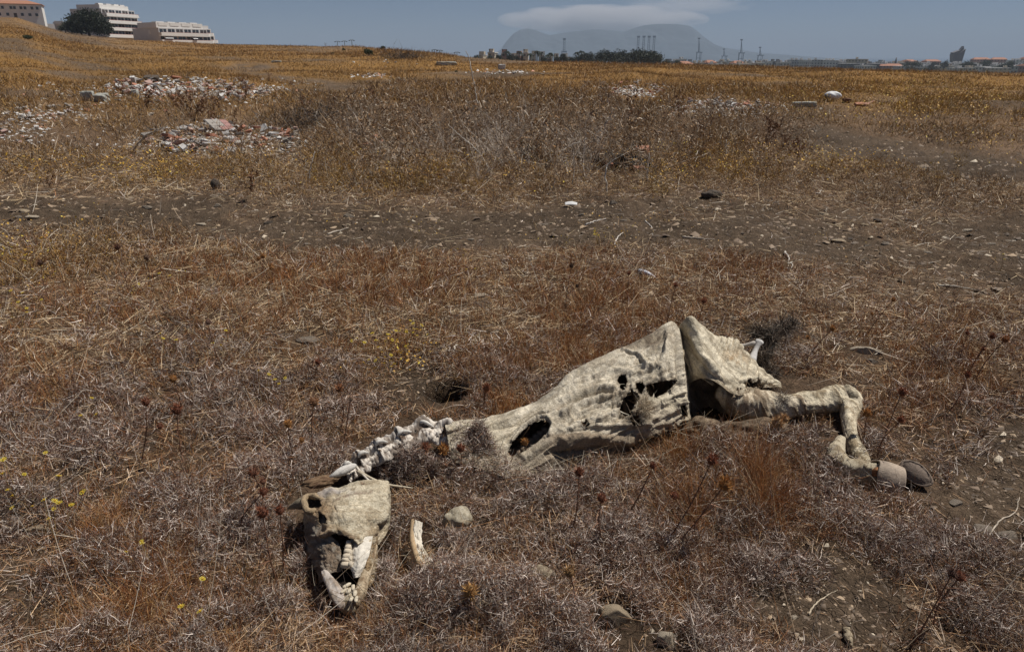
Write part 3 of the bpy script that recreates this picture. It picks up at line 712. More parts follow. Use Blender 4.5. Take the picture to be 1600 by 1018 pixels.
for pts, wd, am in [([(1070, 530), (1085, 560), (1110, 585), (1135, 600)], 5, -.014), ([(1078, 525), (1095, 552), (1120, 578)], 4, .010), ([(1155, 596), (1180, 592), (1205, 600)], 3, .010),
                    ([(1128, 532), (1136, 560)], 3, .008)]:
    dsp += am * line(uu, vv, pts, wd) * (J > .3)
G = G + Nn * dsp[..., None]
nz = fbm(I * 16, J * 12, 98, 4)
C = np.ones((nr, nc, 3)) * np.array([.74, .66, .51])
C = stain_or_shade(C, .5 * sstep(.45, .7, nz), (.40, .335, .235))
C = stain_or_shade(C, .55 * np.clip(1 - np.abs(2 * fbm(al / 70, ac / 5, 199, 3) - 1) * 5, 0, 1), (.22, .16, .10))  # fold shade painted into the colour as thin dark streaks
C = stain_or_shade(C, .4 * sstep(.52, .62, fbm(uu / 5, vv / 5, 198, 4)), (.34, .29, .21))
C = stain_or_shade(C, .6 * blob(uu, vv, [(1148, 562, 18, 14, 1), (1136, 548, 10, 14, .8)]) * sstep(.35, .6, nz), (.36, .22, .10))
C = stain_or_shade(C, .5 * sstep(.85, 1, J), (.28, .2, .12))
h2 = [([(1160, 598), (1172, 593), (1188, 596), (1205, 601), (1190, 604), (1170, 604)], 60), ([(1150, 606), (1156, 604), (1156, 612), (1150, 612)], 60)]
sheet('hindquarter_hide', G, C, M_hide, car, h2, fringe=.25)

# ---- brown inner skin seen between the two hides, and the leathery lump behind the grass
def lump(name, P0, rad, mat, col, parent, seed=1, rz=0, amp=.25, sub=4, col2=None):
    import bmesh
    bm = bmesh.new(); bmesh.ops.create_icosphere(bm, subdivisions=sub, radius=1)
    V = np.array([v.co[:] for v in bm.verts]); Fc = np.array([[q.index for q in f.verts] for f in bm.faces]); bm.free()
    n = fbm(V[:, 0] * 1.7 + seed * 5.1 + V[:, 2], V[:, 1] * 1.7 - seed * 3.3 + V[:, 2] * .7, seed, 4) - .5
    n2 = fbm(V[:, 0] * 6 + seed, V[:, 1] * 6 + V[:, 2] * 5, seed + 3, 3) - .5
    V = V * (1 + amp * 2 * n + amp * .5 * n2)[:, None] * np.array(rad)
    c_, s_ = math.cos(rz), math.sin(rz)
    V = np.stack([V[:, 0] * c_ - V[:, 1] * s_, V[:, 0] * s_ + V[:, 1] * c_, V[:, 2]], 1) + np.array(P0)
    k = sstep(-.15, .15, n2)[:, None]
    Cc = np.array(col) * (1 - k) + np.array(col2 or [c * .7 for c in col]) * k
    return mesh_np(name, V, Fc, Cc, mat, parent, smooth=True)
rows = [[PY(1066, 585, 3.06), PY(1070, 615, 3.0), PY(1080, 648, 2.93), PY(1085, 668, 2.88)],
        [PY(1090, 578, 3.08), PY(1094, 610, 3.06), PY(1104, 640, 3.0), PY(1108, 662, 2.9)],
        [PY(1120, 590, 3.06), PY(1122, 615, 3.04), PY(1128, 640, 2.98), PY(1130, 662, 2.9)],
        [PY(1150, 605, 3.02), PY(1150, 622, 3.0), PY(1152, 642, 2.95), PY(1154, 660, 2.9)]]
G = grid(rows, 80, 70); I, J = np.meshgrid(np.linspace(0, 1, 80), np.linspace(0, 1, 70), indexing='ij')
G = G + gnorm(G) * ((fbm(I * 8, J * 6, 101, 4) - .5) * .05)[..., None]
sheet('inner_skin', G, np.ones((80, 70, 3)) * np.array([.30, .23, .16]) * (.5 + fbm(I * 9, J * 9, 102, 3))[..., None], M_hide, car)
rows = [[PY(1066, 540, 3.05), PY(1068, 550, 3.0)], [PY(1084, 572, 2.98), PY(1080, 584, 2.94)], [PY(1104, 586, 2.9), PY(1098, 592, 2.88)], [PY(1116, 600, 2.86), PY(1114, 602, 2.86)]]
G = grid(rows, 60, 16); I, J = np.meshgrid(np.linspace(0, 1, 60), np.linspace(0, 1, 16), indexing='ij')
sheet('hide_flap', G + gnorm(G) * ((fbm(I * 9, J * 3, 103, 3) - .5) * .02)[..., None], np.ones((60, 16, 3)) * np.array([.48, .40, .29]), M_hide, car, thick=.005)
lump('leather_fold', PH(1165, 676, .035), (.19, .07, .055), M_hide, (.22, .16, .11), car, 3, .08, .45, 5, (.12, .085, .055))
lump('leather_fold', PH(1100, 668, .03), (.09, .06, .04), M_hide, (.24, .18, .12), car, 5, .1, .45, 4, (.13, .09, .06))
# ribs and dark vertebrae that show through the tears
for (a, b_, c_) in [((960, 600, 2.86), (975, 630, 2.78), (985, 680, 2.70)), ((985, 600, 2.90), (1000, 640, 2.80), (1005, 690, 2.72)), ((1010, 600, 2.95), (1030, 640, 2.85), (1035, 680, 2.78)), ((930, 610, 2.80), (940, 650, 2.72), (950, 700, 2.64)),
                    ((1040, 600, 2.98), (1060, 640, 2.9), (1062, 670, 2.82))]:
    mb = MB(); pts = cr(np.array([PY(*a), PY(*b_), PY(*c_)]), 10); mb.tube(pts, [.010] * 10, 8, (.42, .27, .15)); mb.build('rib', M_bone, car, True, True)
mb = MB()
for k in range(7):
    t = k / 6; p = PY(808 + 44 * t, 708 - 34 * t, 2.57 + .05 * t)
    mb.tube([p + np.array([0, 0, .022]), p + np.array([.006, 0, -.02])], [.017, .020], 9, (.34, .26, .19)); 
mb.build('shoulder_bones', M_bone, car, True, True)
# dark brown skin lying inside the body
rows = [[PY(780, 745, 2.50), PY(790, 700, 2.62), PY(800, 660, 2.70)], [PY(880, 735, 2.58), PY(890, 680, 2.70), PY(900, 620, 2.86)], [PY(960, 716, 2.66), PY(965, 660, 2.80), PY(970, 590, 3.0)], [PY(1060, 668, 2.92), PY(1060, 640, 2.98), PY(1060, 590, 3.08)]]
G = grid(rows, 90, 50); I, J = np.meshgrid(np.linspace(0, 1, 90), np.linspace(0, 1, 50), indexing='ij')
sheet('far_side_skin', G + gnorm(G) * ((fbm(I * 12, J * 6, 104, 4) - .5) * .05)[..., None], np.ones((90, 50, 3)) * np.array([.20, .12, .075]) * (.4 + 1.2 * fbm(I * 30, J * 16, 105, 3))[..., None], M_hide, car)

# ---- hind leg: stifle, hock and cannon as one tapering skin
def tuft(name, c, r, n, L, col, parent, seed, wid=.003, down=-.2, curl=.6):
    rg = np.random.default_rng(seed)
    d = unit(rg.normal(size=(n, 3))); P = np.array(c) + d * np.array(r) * rg.random((n, 1)) ** .5
    D = unit(d + rg.normal(size=(n, 3)) * .5 + np.array([0, 0, down])); Ls = rg.uniform(.4, 1, n) * L
    pal_ = np.array(col)[rg.integers(0, len(col), n)] * rg.uniform(.6, 1.4, (n, 1))
    V, Q, C_ = ribbons(P, D, Ls, np.full(n, wid), rg.normal(size=(n, 3)) * curl, pal_, 3)
    return mesh_np(name, V, Q, C_, M_blade, parent)
def limb(name, path, rad, mat, col, parent, seed=1, flat=1.0, n=96, m=40, amp=.12, col2=None, stripes=0):
    P = cr(np.array(path), n); R = cr(np.array(rad).reshape(-1, 1), n)[:, 0]
    T = np.gradient(P, axis=0); T /= np.linalg.norm(T, axis=1)[:, None]
    a = np.array([0, 0, 1.]); V = []
    for i in range(n):
        a = a - T[i] * a.dot(T[i]); a /= np.linalg.norm(a); b_ = np.cross(T[i], a)
        e = 1.0
        if i < 4: e = math.sqrt(max(.02, 1 - ((4 - i) / 4.) ** 2))
        if i > n - 5: e = math.sqrt(max(.02, 1 - ((i - n + 5) / 4.) ** 2))
        for k in range(m):
            an = 2 * PI * k / m; V.append(P[i] + (a * math.cos(an) * flat + b_ * math.sin(an)) * R[i] * e)
    V = np.array(V); I, K = np.meshgrid(np.arange(n), np.arange(m), indexing='ij')
    ang = 2 * PI * K / m; cx, sx = np.cos(ang), np.sin(ang)
    nz = fbm(I / 9. + cx * 1.2 + seed, sx * 1.2 + I / 30., seed, 4) - .5
    fine = fbm(I / 3. + cx * 3, sx * 4 + seed, seed + 5, 3) - .5
    cen = np.repeat(P, m, axis=0); fac = (np.abs(np.cos(ang * 1.5 + seed + I / 60.)) - .6) * .20 + np.clip(1 - np.abs(2 * fbm(I / 11. + seed, cx * 1.5 + sx, seed + 9, 3) - 1) * 2.4, 0, 1) ** 3 * .045 + np.clip(1 - np.abs(2 * fbm(I / 60. + seed, cx * 2 + sx * 1.5, seed + 19, 2) - 1) * 2.4, 0, 1) ** 3 * .12
    V = cen + (V - cen) * (1 + fac.ravel() + amp * 2.2 * nz.ravel() + amp * .7 * fine.ravel() + stripes * np.sin(ang.ravel() * 5 + I.ravel() / 14.))[:, None]
    idx = np.arange(n * m).reshape(n, m); nx = np.roll(idx, -1, axis=1)
    Q = np.stack([idx[:-1], nx[:-1], nx[1:], idx[1:]], 2).reshape(-1, 4)
    k = sstep(-.12, .2, nz.ravel() + fine.ravel() * .6)[:, None]
    Cc = np.array(col) * (1 - k) + np.array(col2 or [c * .75 for c in col]) * k
    # end caps
    V = np.concatenate([V, P[:1], P[-1:]]); Cc = np.concatenate([Cc, Cc[:1], Cc[-1:]])
    s0 = len(V) - 2
    Q2 = [[idx[0, (j + 1) % m], idx[0, j], s0, s0] for j in range(m)] + [[idx[-1, j], idx[-1, (j + 1) % m], s0 + 1, s0 + 1] for j in range(m)]
    me_v = V; faces = [tuple(q) for q in Q.tolist()] + [tuple(q[:3]) for q in Q2]
    mb = MB(); mb.v = [tuple(p) for p in me_v]; mb.f = faces; mb.c = [tuple(c) for c in Cc]
    return mb.build(name, mat, parent, True, True)
limb('thigh', [PY(1122, 606, 2.90), PY(1146, 622, 2.88), PY(1172, 634, 2.86), PY(1205, 634, 2.86), PY(1240, 633, 2.87), PY(1262, 632, 2.88)],
     [.035, .066, .078, .070, .050, .040], M_hide, (.68, .59, .45), car, 4, .9, 140, m=72, amp=.20, col2=(.29, .22, .15), stripes=.03)
limb('hind_leg', [PY(1212, 634, 2.87), PY(1245, 631, 2.88), PY(1280, 629, 2.89), PY(1306, 624, 2.90), PY(1324, 622, 2.90), PY(1327, 638, 2.83), PY(1326, 656, 2.75), PY(1331, 684, 2.63), PY(1341, 708, 2.52), PY(1352, 728, 2.44)],
     [.038, .046, .050, .058, .056, .042, .030, .027, .031, .026], M_hide, (.72, .63, .47), car, 6, .95, 260, m=72, amp=.13, col2=(.33, .26, .17), stripes=.03)
tuft('leg_fur', PY(1262, 645, 2.84), (.10, .015, .012), 420, .03, [(.20, .12, .07), (.35, .25, .16), (.12, .07, .045)], car, 67, .003, -.4, .6)
tuft('leg_fur', PY(1225, 622, 2.82), (.035, .015, .03), 420, .022, [(.50, .46, .40), (.35, .3, .24), (.15, .1, .07)], car, 68, .0016, -.1, .6)
lump('hock_bone', PY(1327, 616, 2.89), (.036, .045, .042), M_hide, (.60, .53, .39), car, 61, .3, .18, 4, (.46, .38, .27))
limb('pastern', [PY(1316, 682, 2.56), PY(1309, 698, 2.51), PY(1306, 716, 2.45), PY(1322, 729, 2.40), PY(1345, 736, 2.38), PY(1364, 741, 2.36), PY(1376, 744, 2.35)],
     [.014, .026, .038, .038, .042, .046, .046], M_hair, (.66, .57, .42), car, 8, 1.0, 140, amp=.13, col2=(.38, .30, .20), stripes=.03)
tuft('leg_fur', PY(1345, 726, 2.41), (.03, .02, .02), 260, .035, [(.5, .42, .3), (.42, .26, .12)], car, 66, .0014, -.1, .3)
# torn skin cuff, a short open tube
def ringtube(name, P, R, mat, C, parent, m=48, thick=.006, wob=.06, seed=2):
    n = 24; P = cr(np.array(P), n); R = cr(np.array(R).reshape(-1, 1), n)[:, 0]
    T = np.gradient(P, axis=0); T /= np.linalg.norm(T, axis=1)[:, None]; a = np.array([0, 0, 1.]); G = np.zeros((n, m + 1, 3))
    for i in range(n):
        a = a - T[i] * a.dot(T[i]); a /= np.linalg.norm(a); b_ = np.cross(T[i], a)
        for k in range(m + 1):
            an = 2 * PI * k / m; rr = R[i] * (1 + wob * math.sin(an * 2 + seed) + wob * .5 * math.sin(an * 3 + i * .1))
            G[i, k] = P[i] + (a * math.cos(an) + b_ * math.sin(an)) * rr
    ed = np.sin(np.linspace(0, 2 * PI, m + 1) * 3 + seed) * .006
    G[:4] += T[0] * ed[None, :, None]
    I, J = np.meshgrid(np.linspace(0, 1, n), np.linspace(0, 1, m + 1), indexing='ij')
    Cc = np.ones((n, m + 1, 3)) * np.array(C) * (.75 + .5 * fbm(I * 3, np.sin(J * 6.28) * 2, 107, 3))[..., None]
    return sheet(name, G, Cc, mat, parent, thick=thick)
ringtube('skin_cuff', [PY(1364, 741, 2.35), PY(1385, 746, 2.34), PY(1408, 750, 2.33)], [.056, .056, .045], M_hoof, (.42, .34, .27), car)
lump('fetlock_bone', PY(1369, 738, 2.325), (.016, .014, .022), M_bone, (.42, .20, .09), car, 71, 0, .2, 3, (.2, .09, .05))
limb('pastern', [PY(1395, 744, 2.36), PY(1412, 738, 2.38), PY(1424, 740, 2.38)], [.036, .042, .034], M_hide, (.24, .17, .12), car, 12, 1.0, 40, amp=.06)
# hoof: oval sole turned to the camera with a tapering wall behind
def hoof():
    c = PY(1428, 738, 2.335); ax = PY(1452, 757, 2.30) - PY(1404, 722, 2.37); L1 = np.linalg.norm(ax) / 2; ax /= np.linalg.norm(ax)
    view = np.array([0, 0, CH]) - c; nrm = np.cross(ax, np.cross(view, ax)); nrm /= np.linalg.norm(nrm)
    nrm = nrm * .9 + np.array([-.12, .0, .42]); nrm -= ax * nrm.dot(ax); nrm /= np.linalg.norm(nrm); w_ = np.cross(nrm, ax)
    m = 56; rings = [(-.075, .62), (-.05, .78), (-.02, .94), (0, 1.0), (.005, .995), (.006, .90), (.003, .84), (.008, .72), (.012, .4), (.013, .2), (.013, .01)]
    V = []; Cc = []
    for (h, s) in rings:
        for k in range(m):
            an = 2 * PI * k / m; e = 1 + .10 * math.cos(an)
            rr = s * (1 + .02 * math.sin(an * 5 + h * 90) + (.05 * math.sin(an * 9 + s * 7) if s < .85 else 0))
            V.append(c + ax * math.cos(an) * L1 * rr * e + w_ * math.sin(an) * L1 * .60 * rr + nrm * (h + .01))
            q = .8 + .5 * random.random()
            Cc.append((.27 * q, .21 * q, .165 * q) if s > .87 else (.20 * q, .155 * q, .125 * q))
    F_ = []
    for i in range(len(rings) - 1):
        for k in range(m): F_.append((i * m + k, i * m + (k + 1) % m, (i + 1) * m + (k + 1) % m, (i + 1) * m + k))
    F_.append(tuple(range(m))[::-1])
    mb = MB(); mb.v = [tuple(p) for p in V]; mb.f = F_; mb.c = Cc
    return mb.build('hoof', M_hoof, car, True, True)
hoof()

# ---- tail head bone and dark hair
mb = MB(); mb.tube(cr(np.array([PY(1187, 533, 3.22), PY(1180, 548, 3.18), PY(1174, 565, 3.12)]), 10), [.020, .017, .013, .012, .012, .013, .016, .018, .020, .022], 14, (.56, .54, .52)); mb.build('tail_bone', M_bone, car, True, True)
mb = MB(); mb.tube(cr(np.array([PY(1156, 541, 3.22), PY(1168, 538, 3.22), PY(1182, 536, 3.22)]), 8), [.014, .010, .008, .008, .009, .012, .014, .01], 12, (.46, .42, .38)); mb.build('tail_bone', M_bone, car, True, True)
dark = [(.035, .026, .02), (.06, .042, .03), (.10, .075, .055), (.022, .017, .014)]
dark = [(.035, .026, .02), (.07, .05, .036), (.15, .11, .08), (.022, .017, .014), (.26, .21, .16)]
for (a_, b_, h_, rx_, rz_, n_, sd_) in [(1186, 520, .17, .045, .03, 600, 3), (1204, 528, .17, .03, .05, 500, 4), (1222, 512, .12, .05, .03, 450, 5), (1192, 560, .12, .03, .05, 500, 6), (1206, 585, .08, .035, .05, 500, 7), (1236, 505, .08, .05, .03, 300, 8)]:
    tuft('tail_hair', PH(a_, b_, h_), (rx_, .03, rz_), n_, .045, dark, car, sd_, .0035, -.5, 1.1)
lump('tail_base', PH(1199, 545, .11), (.03, .035, .07), M_hair, (.05, .035, .025), car, 9, 0, .4, 4)
tuft('hair_tuft', PY(1008, 636, 2.60), (.03, .02, .045), 600, .035, [(.42, .33, .21), (.5, .42, .3), (.3, .2, .12)], car, 6, .0015, .2, .4)
tuft('hair_tuft', PY(868, 735, 2.42), (.12, .02, .02), 500, .05, [(.42, .38, .33), (.3, .22, .15)], car, 7, .0018, -.3, .5)
tuft('hair_tuft', PY(940, 716, 2.50), (.10, .02, .02), 500, .05, [(.40, .34, .27), (.2, .13, .08)], car, 8, .0018, -.5, .5)

# ---- neck vertebrae: an arched row of bones with a toothed crest
top = [(704, 668, .13), (662, 664, .135), (622, 681, .13), (588, 696, .12), (560, 714, .10), (538, 730, .075)]
NV = 5
def vertebra(i):
    a = PH(*top[i]); b_ = PH(*top[i + 1])
    nr, nc = 54, 64; G = np.zeros((nr, nc, 3)); t = np.linspace(0, 1, nr)[:, None]; s = np.linspace(0, 1, nc)[None, :]
    ax = b_ - a; n0 = np.array([ax[1], -ax[0], 0]); n0 /= np.linalg.norm(n0); n0 = n0 if n0[1] < 0 else -n0      # towards the camera
    flare = .5 + .5 * np.abs(2 * t - 1) ** 1.6
    wid = .056 * (.78 + .34 * flare) * (1 - .06 * i)
    ang = -1.9 + 3.5 * s                                                                                    # 0 is the crest
    rad_ = 1 + .30 * np.exp(-((s - .54) / .05) ** 2) * (1 + .5 * np.sin(t * 9)) - .26 * np.exp(-((s - .70) / .07) ** 2) * (1 - flare * .4) + .22 * np.exp(-((s - .93) / .06) ** 2) * flare
    rad_ = rad_ + (fbm(t * 5 + i * 3, s * 7, 110 + i, 3) - .5) * .6 + (fbm(t * 16, s * 18, 120 + i, 2) - .5) * .16
    for k in range(3): G[..., k] = (a[k] + ax[k] * (t * 1.12 - .06)) + wid * rad_ * (np.sin(ang) * n0[k] + np.cos(ang) * (1. if k == 2 else 0)) - (.045 if k == 2 else 0)
    col = np.array([.66, .60, .53]) * np.ones((nr, nc, 1))
    st_ = sstep(.42, .58, fbm(t * 6 + i * 7, s * 8, 130 + i, 4)) * 1.0 * np.exp(-((s - .72) / .30) ** 2)
    C_ = col * (1 - st_[..., None]) + np.array([.13, .09, .065]) * st_[..., None]
    uu_, vv_ = proj(G[..., 0], G[..., 1], G[..., 2])
    I_, J_ = np.meshgrid(np.arange(nr), np.arange(nc), indexing='ij')
    kill = (fbm(I_ / 6. + i * 9, J_ / 6., 140 + i, 3) > .73) & (J_ > nc * .58) & (J_ < nc * .85)
    idx = np.arange(nr * nc).reshape(nr, nc); Q = np.stack([idx[:-1, :-1], idx[1:, :-1], idx[1:, 1:], idx[:-1, 1:]], 2)
    bad = kill[:-1, :-1] | kill[1:, 1:]; Q = Q[~bad]
    used = np.unique(Q); rem = np.full(nr * nc, -1); rem[used] = np.arange(len(used))
    o = mesh_np('neck_vertebra', G.reshape(-1, 3)[used], rem[Q], C_.reshape(-1, 3)[used], M_bone, car, smooth=True)
    md = o.modifiers.new('thickness', 'SOLIDIFY'); md.thickness = .008; md.offset = 0
    # articular knobs
    mb = MB()
    e = b_ + n0 * .02 + np.array([0, 0, -.005]); mb.tube(cr(np.array([e - ax * .42 + np.array([0, 0, .012]), e - ax * .05 + np.array([0, 0, .034]), e + ax * .12 + np.array([0, 0, .02])]), 7), [.003, .006, .008, .007, .009, .006, .003], 8, (.62, .59, .54))
    mb.build('bone_knob', M_bone, o, True, True)
    return o
def _adopt_sub(o, p): pass
for i in range(NV): vertebra(i)
lump('neck_gristle', PH(500, 752, .08), (.07, .02, .018), M_hair, (.17, .10, .06), car, 21, .35, .4, 4, (.30, .2, .12))
lump('neck_gristle', PH(530, 738, .09), (.03, .02, .014), M_hide, (.10, .06, .045), car, 22, .1, .4, 4)
mb = MB(); mb.tube(cr(np.array([PH(560, 737, .08), PH(600, 755, .07), PH(645, 762, .05)]), 10), [.010, .007, .005, .005, .005, .004, .004, .004, .003, .002], 8, (.58, .5, .38)); mb.build('neck_sinew', M_bone, car, True, True)
mb = MB(); mb.tube(cr(np.array([PH(556, 728, .09), PH(566, 740, .08), PH(578, 752, .08)]), 6), [.006, .005, .004, .004, .004, .005], 8, (.66, .6, .52)); mb.build('neck_sinew', M_bone, car, True, True)
mb = MB(); mb.tube(cr(np.array([PH(515, 745, .09), PH(540, 733, .10), PH(556, 726, .10)]), 8), [.006, .010, .016, .018, .016, .014, .012, .006], 10, (.60, .57, .53)); mb.build('neck_bone', M_bone, car, True, True)

# ---- skull
skb = PH(545, 850)
HS = .115
def SK(u, v, h): return PH(u, v, h)
R_ = [  # v, left, right, height at edges, height in the middle
 (752, 566, 604, .10, .125), (762, 520, 606, .115, .14), (774, 490, 604, .115, .15), (790, 480, 605, .11, .155), (806, 484, 602, .105, .155), (822, 493, 590, .10, .15), (838, 502, 580, .10, .14), (852, 508, 575, .095, .13), (862, 520, 568, .09, .12)]
rows = []
for (v_, l, r, he, hm) in R_:
    k = (r - l)
    rows.append([SK(l - 6, v_ + 22, .03), SK(l - 3, v_ + 5, he * .6), SK(l, v_, he), SK(l + k * .22, v_ - 2, (he + hm) / 2 + .01), SK(l + k * .5, v_ - 1, hm), SK(l + k * .78, v_ - 2, (he + hm) / 2 + .008), SK(r, v_, he), SK(r + 3, v_ + 6, he * .6), SK(r + 4, v_ + 22, .03)])
nr, nc = 200, 300
G = grid(rows, nr, nc); I, J = np.meshgrid(np.linspace(0, 1, nr), np.linspace(0, 1, nc), indexing='ij')
Nn = gnorm(G); Nn = Nn * np.sign((Nn * (np.array([0, 0, CH]) - G)).sum(2).mean())
uu, vv = proj(G[..., 0], G[..., 1], G[..., 2])
dsp = (fbm(uu / 28, vv / 20, 150, 4) - .5) * .022 + (fbm(uu / 4, vv / 4, 151, 3) - .5) * .004
dsp += .009 * line(uu, vv, [(505, 836), (530, 828), (560, 840)], 4) - .008 * line(uu, vv, [(508, 842), (530, 835)], 3) + .006 * line(uu, vv, [(520, 768), (505, 800), (515, 830)], 5)
dsp -= .004 * line(uu, vv, [(522, 792), (527, 801)], 1.2)
G = G + Nn * dsp[..., None]
nz = fbm(I * 7, J * 9, 152, 4); nzf = fbm(I * 45, J * 30, 153, 3)
C = np.ones((nr, nc, 3)) * np.array([.60, .53, .40])
C = stain_or_shade(C, .6 * sstep(.42, .62, nzf), (.36, .29, .195))
C = stain_or_shade(C, .75 * np.clip(blob(uu, vv, [(500, 800, 22, 28, 1), (585, 835, 14, 14, .5), (505, 825, 18, 14, .9)]) * (nz + .5), 0, 1), (.33, .19, .085))
C = stain_or_shade(C, .7 * blob(uu, vv, [(520, 770, 30, 7, 1)]) * sstep(.35, .5, nz), (.46, .42, .42))
C = stain_or_shade(C, .6 * blob(uu, vv, [(590, 762, 18, 10, 1)]), (.60, .52, .38))
C = stain_or_shade(C, .75 * line(uu, vv, [(492, 776), (520, 783), (548, 774), (580, 768)], 2.5) * sstep(.35, .55, fbm(uu / 8, vv / 5, 154, 3)), (.20, .14, .10))  # broken dark brown line across the top of the forehead
C = stain_or_shade(C, .8 * line(uu, vv, [(505, 838), (530, 829), (550, 840), (575, 846)], 2.5) * sstep(.3, .5, fbm(uu / 7, vv / 7, 155, 3)), (.22, .13, .07))
C = stain_or_shade(C, .5 * sstep(.55, .7, fbm(uu / 12, vv / 9, 156, 4)), (.27, .20, .12))
hs = [([(478, 783), (490, 776), (501, 782), (502, 792), (492, 797), (480, 793)], 0), ([(497, 800), (508, 806), (511, 817), (501, 816)], 0),
      ([(470, 905), (470, 858), (500, 850), (510, 838), (524, 834), (542, 838), (556, 846), (560, 851), (568, 845), (574, 857), (577, 848), (590, 844), (600, 905)], 0)]
sk = sheet('skull', G, C, M_hide, car, hs, .005, 1.2)
sk['label'] = 'tan skin stretched over the horse skull'
def sub(mbv, name, mat=M_bone): return mbv.build(name, mat, sk, True, True)
# orbit rim
ctr = SK(490, 787, .10); mb = MB(); pts = []; 
for k in range(19):
    an = 2 * PI * k / 18; jj = 1 + .10 * math.sin(an * 3 + 1) + .06 * math.sin(an * 5); pts.append(SK(489 + 15 * jj * math.cos(an), 786 - 12 * jj * math.sin(an), .124 + .008 * math.sin(an * 2)))
mb.tube(pts[:15], [.005 + .004 * math.sin(k * 1.1) ** 2 + .004 * (math.cos(2 * PI * k / 18 - PI) > -.2) + .0025 * math.sin(k * 2.3) for k in range(15)], 10, (.40, .30, .19), True); sub(mb, 'eye_socket_rim', M_hide)
mb = MB(); mb.tube(cr(np.array([SK(482, 780, .11), SK(466, 787, .09), SK(450, 794, .06)]), 12), [.010, .014, .017, .018, .018, .017, .015, .013, .011, .009, .006, .003], 12, (.30, .25, .18)); sub(mb, 'ear', M_hair)
# cheek, left of the mask, sunken and grey
def sublump(name, P, r, mat, c1, seed, rz, amp, c2):
    return lump(name, P, r, mat, c1, sk, seed, rz, amp, 4, c2)
def patch(name, P, mat, c1, c2, seed, amp=.02, n1=90, n2=70, thick=.005):
    G = grid(P, n1, n2); I, J = np.meshgrid(np.linspace(0, 1, n1), np.linspace(0, 1, n2), indexing='ij')
    U, V_ = proj(G[..., 0], G[..., 1], G[..., 2]); q = fbm(U / 9, V_ / 9, seed, 4)
    G = G + gnorm(G) * ((q - .5) * amp + (fbm(U / 2.5, V_ / 2.5, seed + 2, 2) - .5) * .004)[..., None]
    k = sstep(.38, .62, fbm(U / 6, V_ / 6, seed + 4, 4))[..., None]
    return sheet(name, G, np.array(c1) * (1 - k) + np.array(c2) * k, mat, sk, thick=thick)
patch('cheek_skin', [[SK(478, 800, .02), SK(484, 798, .075), SK(492, 796, .10), SK(506, 800, .115)], [SK(476, 835, .02), SK(486, 832, .07), SK(496, 832, .10), SK(516, 832, .118)],
                     [SK(484, 868, .02), SK(494, 862, .065), SK(506, 858, .09), SK(530, 850, .108)], [SK(496, 893, .02), SK(503, 884, .06), SK(512, 878, .08), SK(533, 872, .085)], [SK(500, 912, .02), SK(508, 900, .05), SK(520, 894, .06), SK(533, 892, .06)]],
      M_hair, (.36, .31, .25), (.24, .18, .13), 171, .018)
patch('cheek_skin', [[SK(568, 836, .10), SK(578, 832, .11), SK(586, 834, .07), SK(590, 840, .02)], [SK(568, 862, .085), SK(576, 858, .095), SK(584, 860, .06), SK(589, 866, .02)], [SK(568, 890, .06), SK(574, 886, .07), SK(582, 888, .05), SK(588, 894, .02)], [SK(562, 915, .04), SK(566, 912, .05), SK(571, 914, .035), SK(576, 918, .02)]],
      M_hide, (.46, .38, .27), (.26, .18, .10), 181, .012)
# palate plate
rows = [[SK(549, 838, .105), SK(564, 838, .118), SK(582, 838, .105)], [SK(549, 862, .095), SK(562, 862, .108), SK(578, 860, .095)], [SK(550, 884, .08), SK(559, 884, .09), SK(570, 882, .08)], [SK(553, 902, .06), SK(556, 902, .065), SK(561, 900, .06)]]
G = grid(rows, 60, 40); I, J = np.meshgrid(np.linspace(0, 1, 60), np.linspace(0, 1, 40), indexing='ij')
sheet('palate', G + gnorm(G) * ((fbm(I * 9, J * 5, 160, 3) - .5) * .008)[..., None], np.ones((60, 40, 3)) * np.array([.66, .61, .53]) * (.75 + .45 * fbm(I * 30, J * 14, 161, 3))[..., None], M_bone, sk, thick=.006)
# near-black lump set in as the shade of the gap between the jaws
sublump('mouth_gap_shade', SK(544, 893, .03), (.03, .09, .012), M_hair, (.03, .022, .018), 36, .0, .15, (.02, .015, .012))
# cheek teeth in a row
def tooth(P, up, side, l, w_, h_, col, name='tooth'):
    up = up / np.linalg.norm(up); side = side - up * side.dot(up); side /= np.linalg.norm(side); f = np.cross(up, side)
    V = []; Fq = []; prof = [(0, .80), (.12, 1.0), (.55, 1.0), (.85, .86), (1, .5)]; m = 12
    for (t, s) in prof:
        for k in range(m):
            an = 2 * PI * k / m; cx = math.copysign(abs(math.cos(an)) ** .55, math.cos(an)); sx = math.copysign(abs(math.sin(an)) ** .55, math.sin(an))
            V.append(P + side * cx * w_ * s / 2 + f * sx * h_ * s / 2 + up * l * t)
    for i in range(4):
        for k in range(m): Fq.append((i * m + k, i * m + (k + 1) % m, (i + 1) * m + (k + 1) % m, (i + 1) * m + k))
    Fq.append(tuple(range(m))[::-1]); Fq.append(tuple(4 * m + k for k in range(m)))
    mb = MB(); mb.add(V, Fq, col); return sub(mb, name)
for k in range(6):
    t = k / 5.
    P = SK(546 - 1.5 * t, 846 + 34 * t, .120 - .03 * t); w_ = .014 + .012 * t
    tooth(P + np.array([.004, rng.normal() * .001, -.006]), np.array([-1, -.1 + rng.normal() * .1, .18]), np.array([0, 1, .2]), w_ * 1.1, .0165, .020, (.56, .48, .37))
for k in range(4):
    P = SK(549, 858 + 9 * k, .095 - .006 * k); tooth(P, np.array([-.1, -.25, 1.]), np.array([0, 1, .2]), .022, .019, .012, (.55, .48, .38))
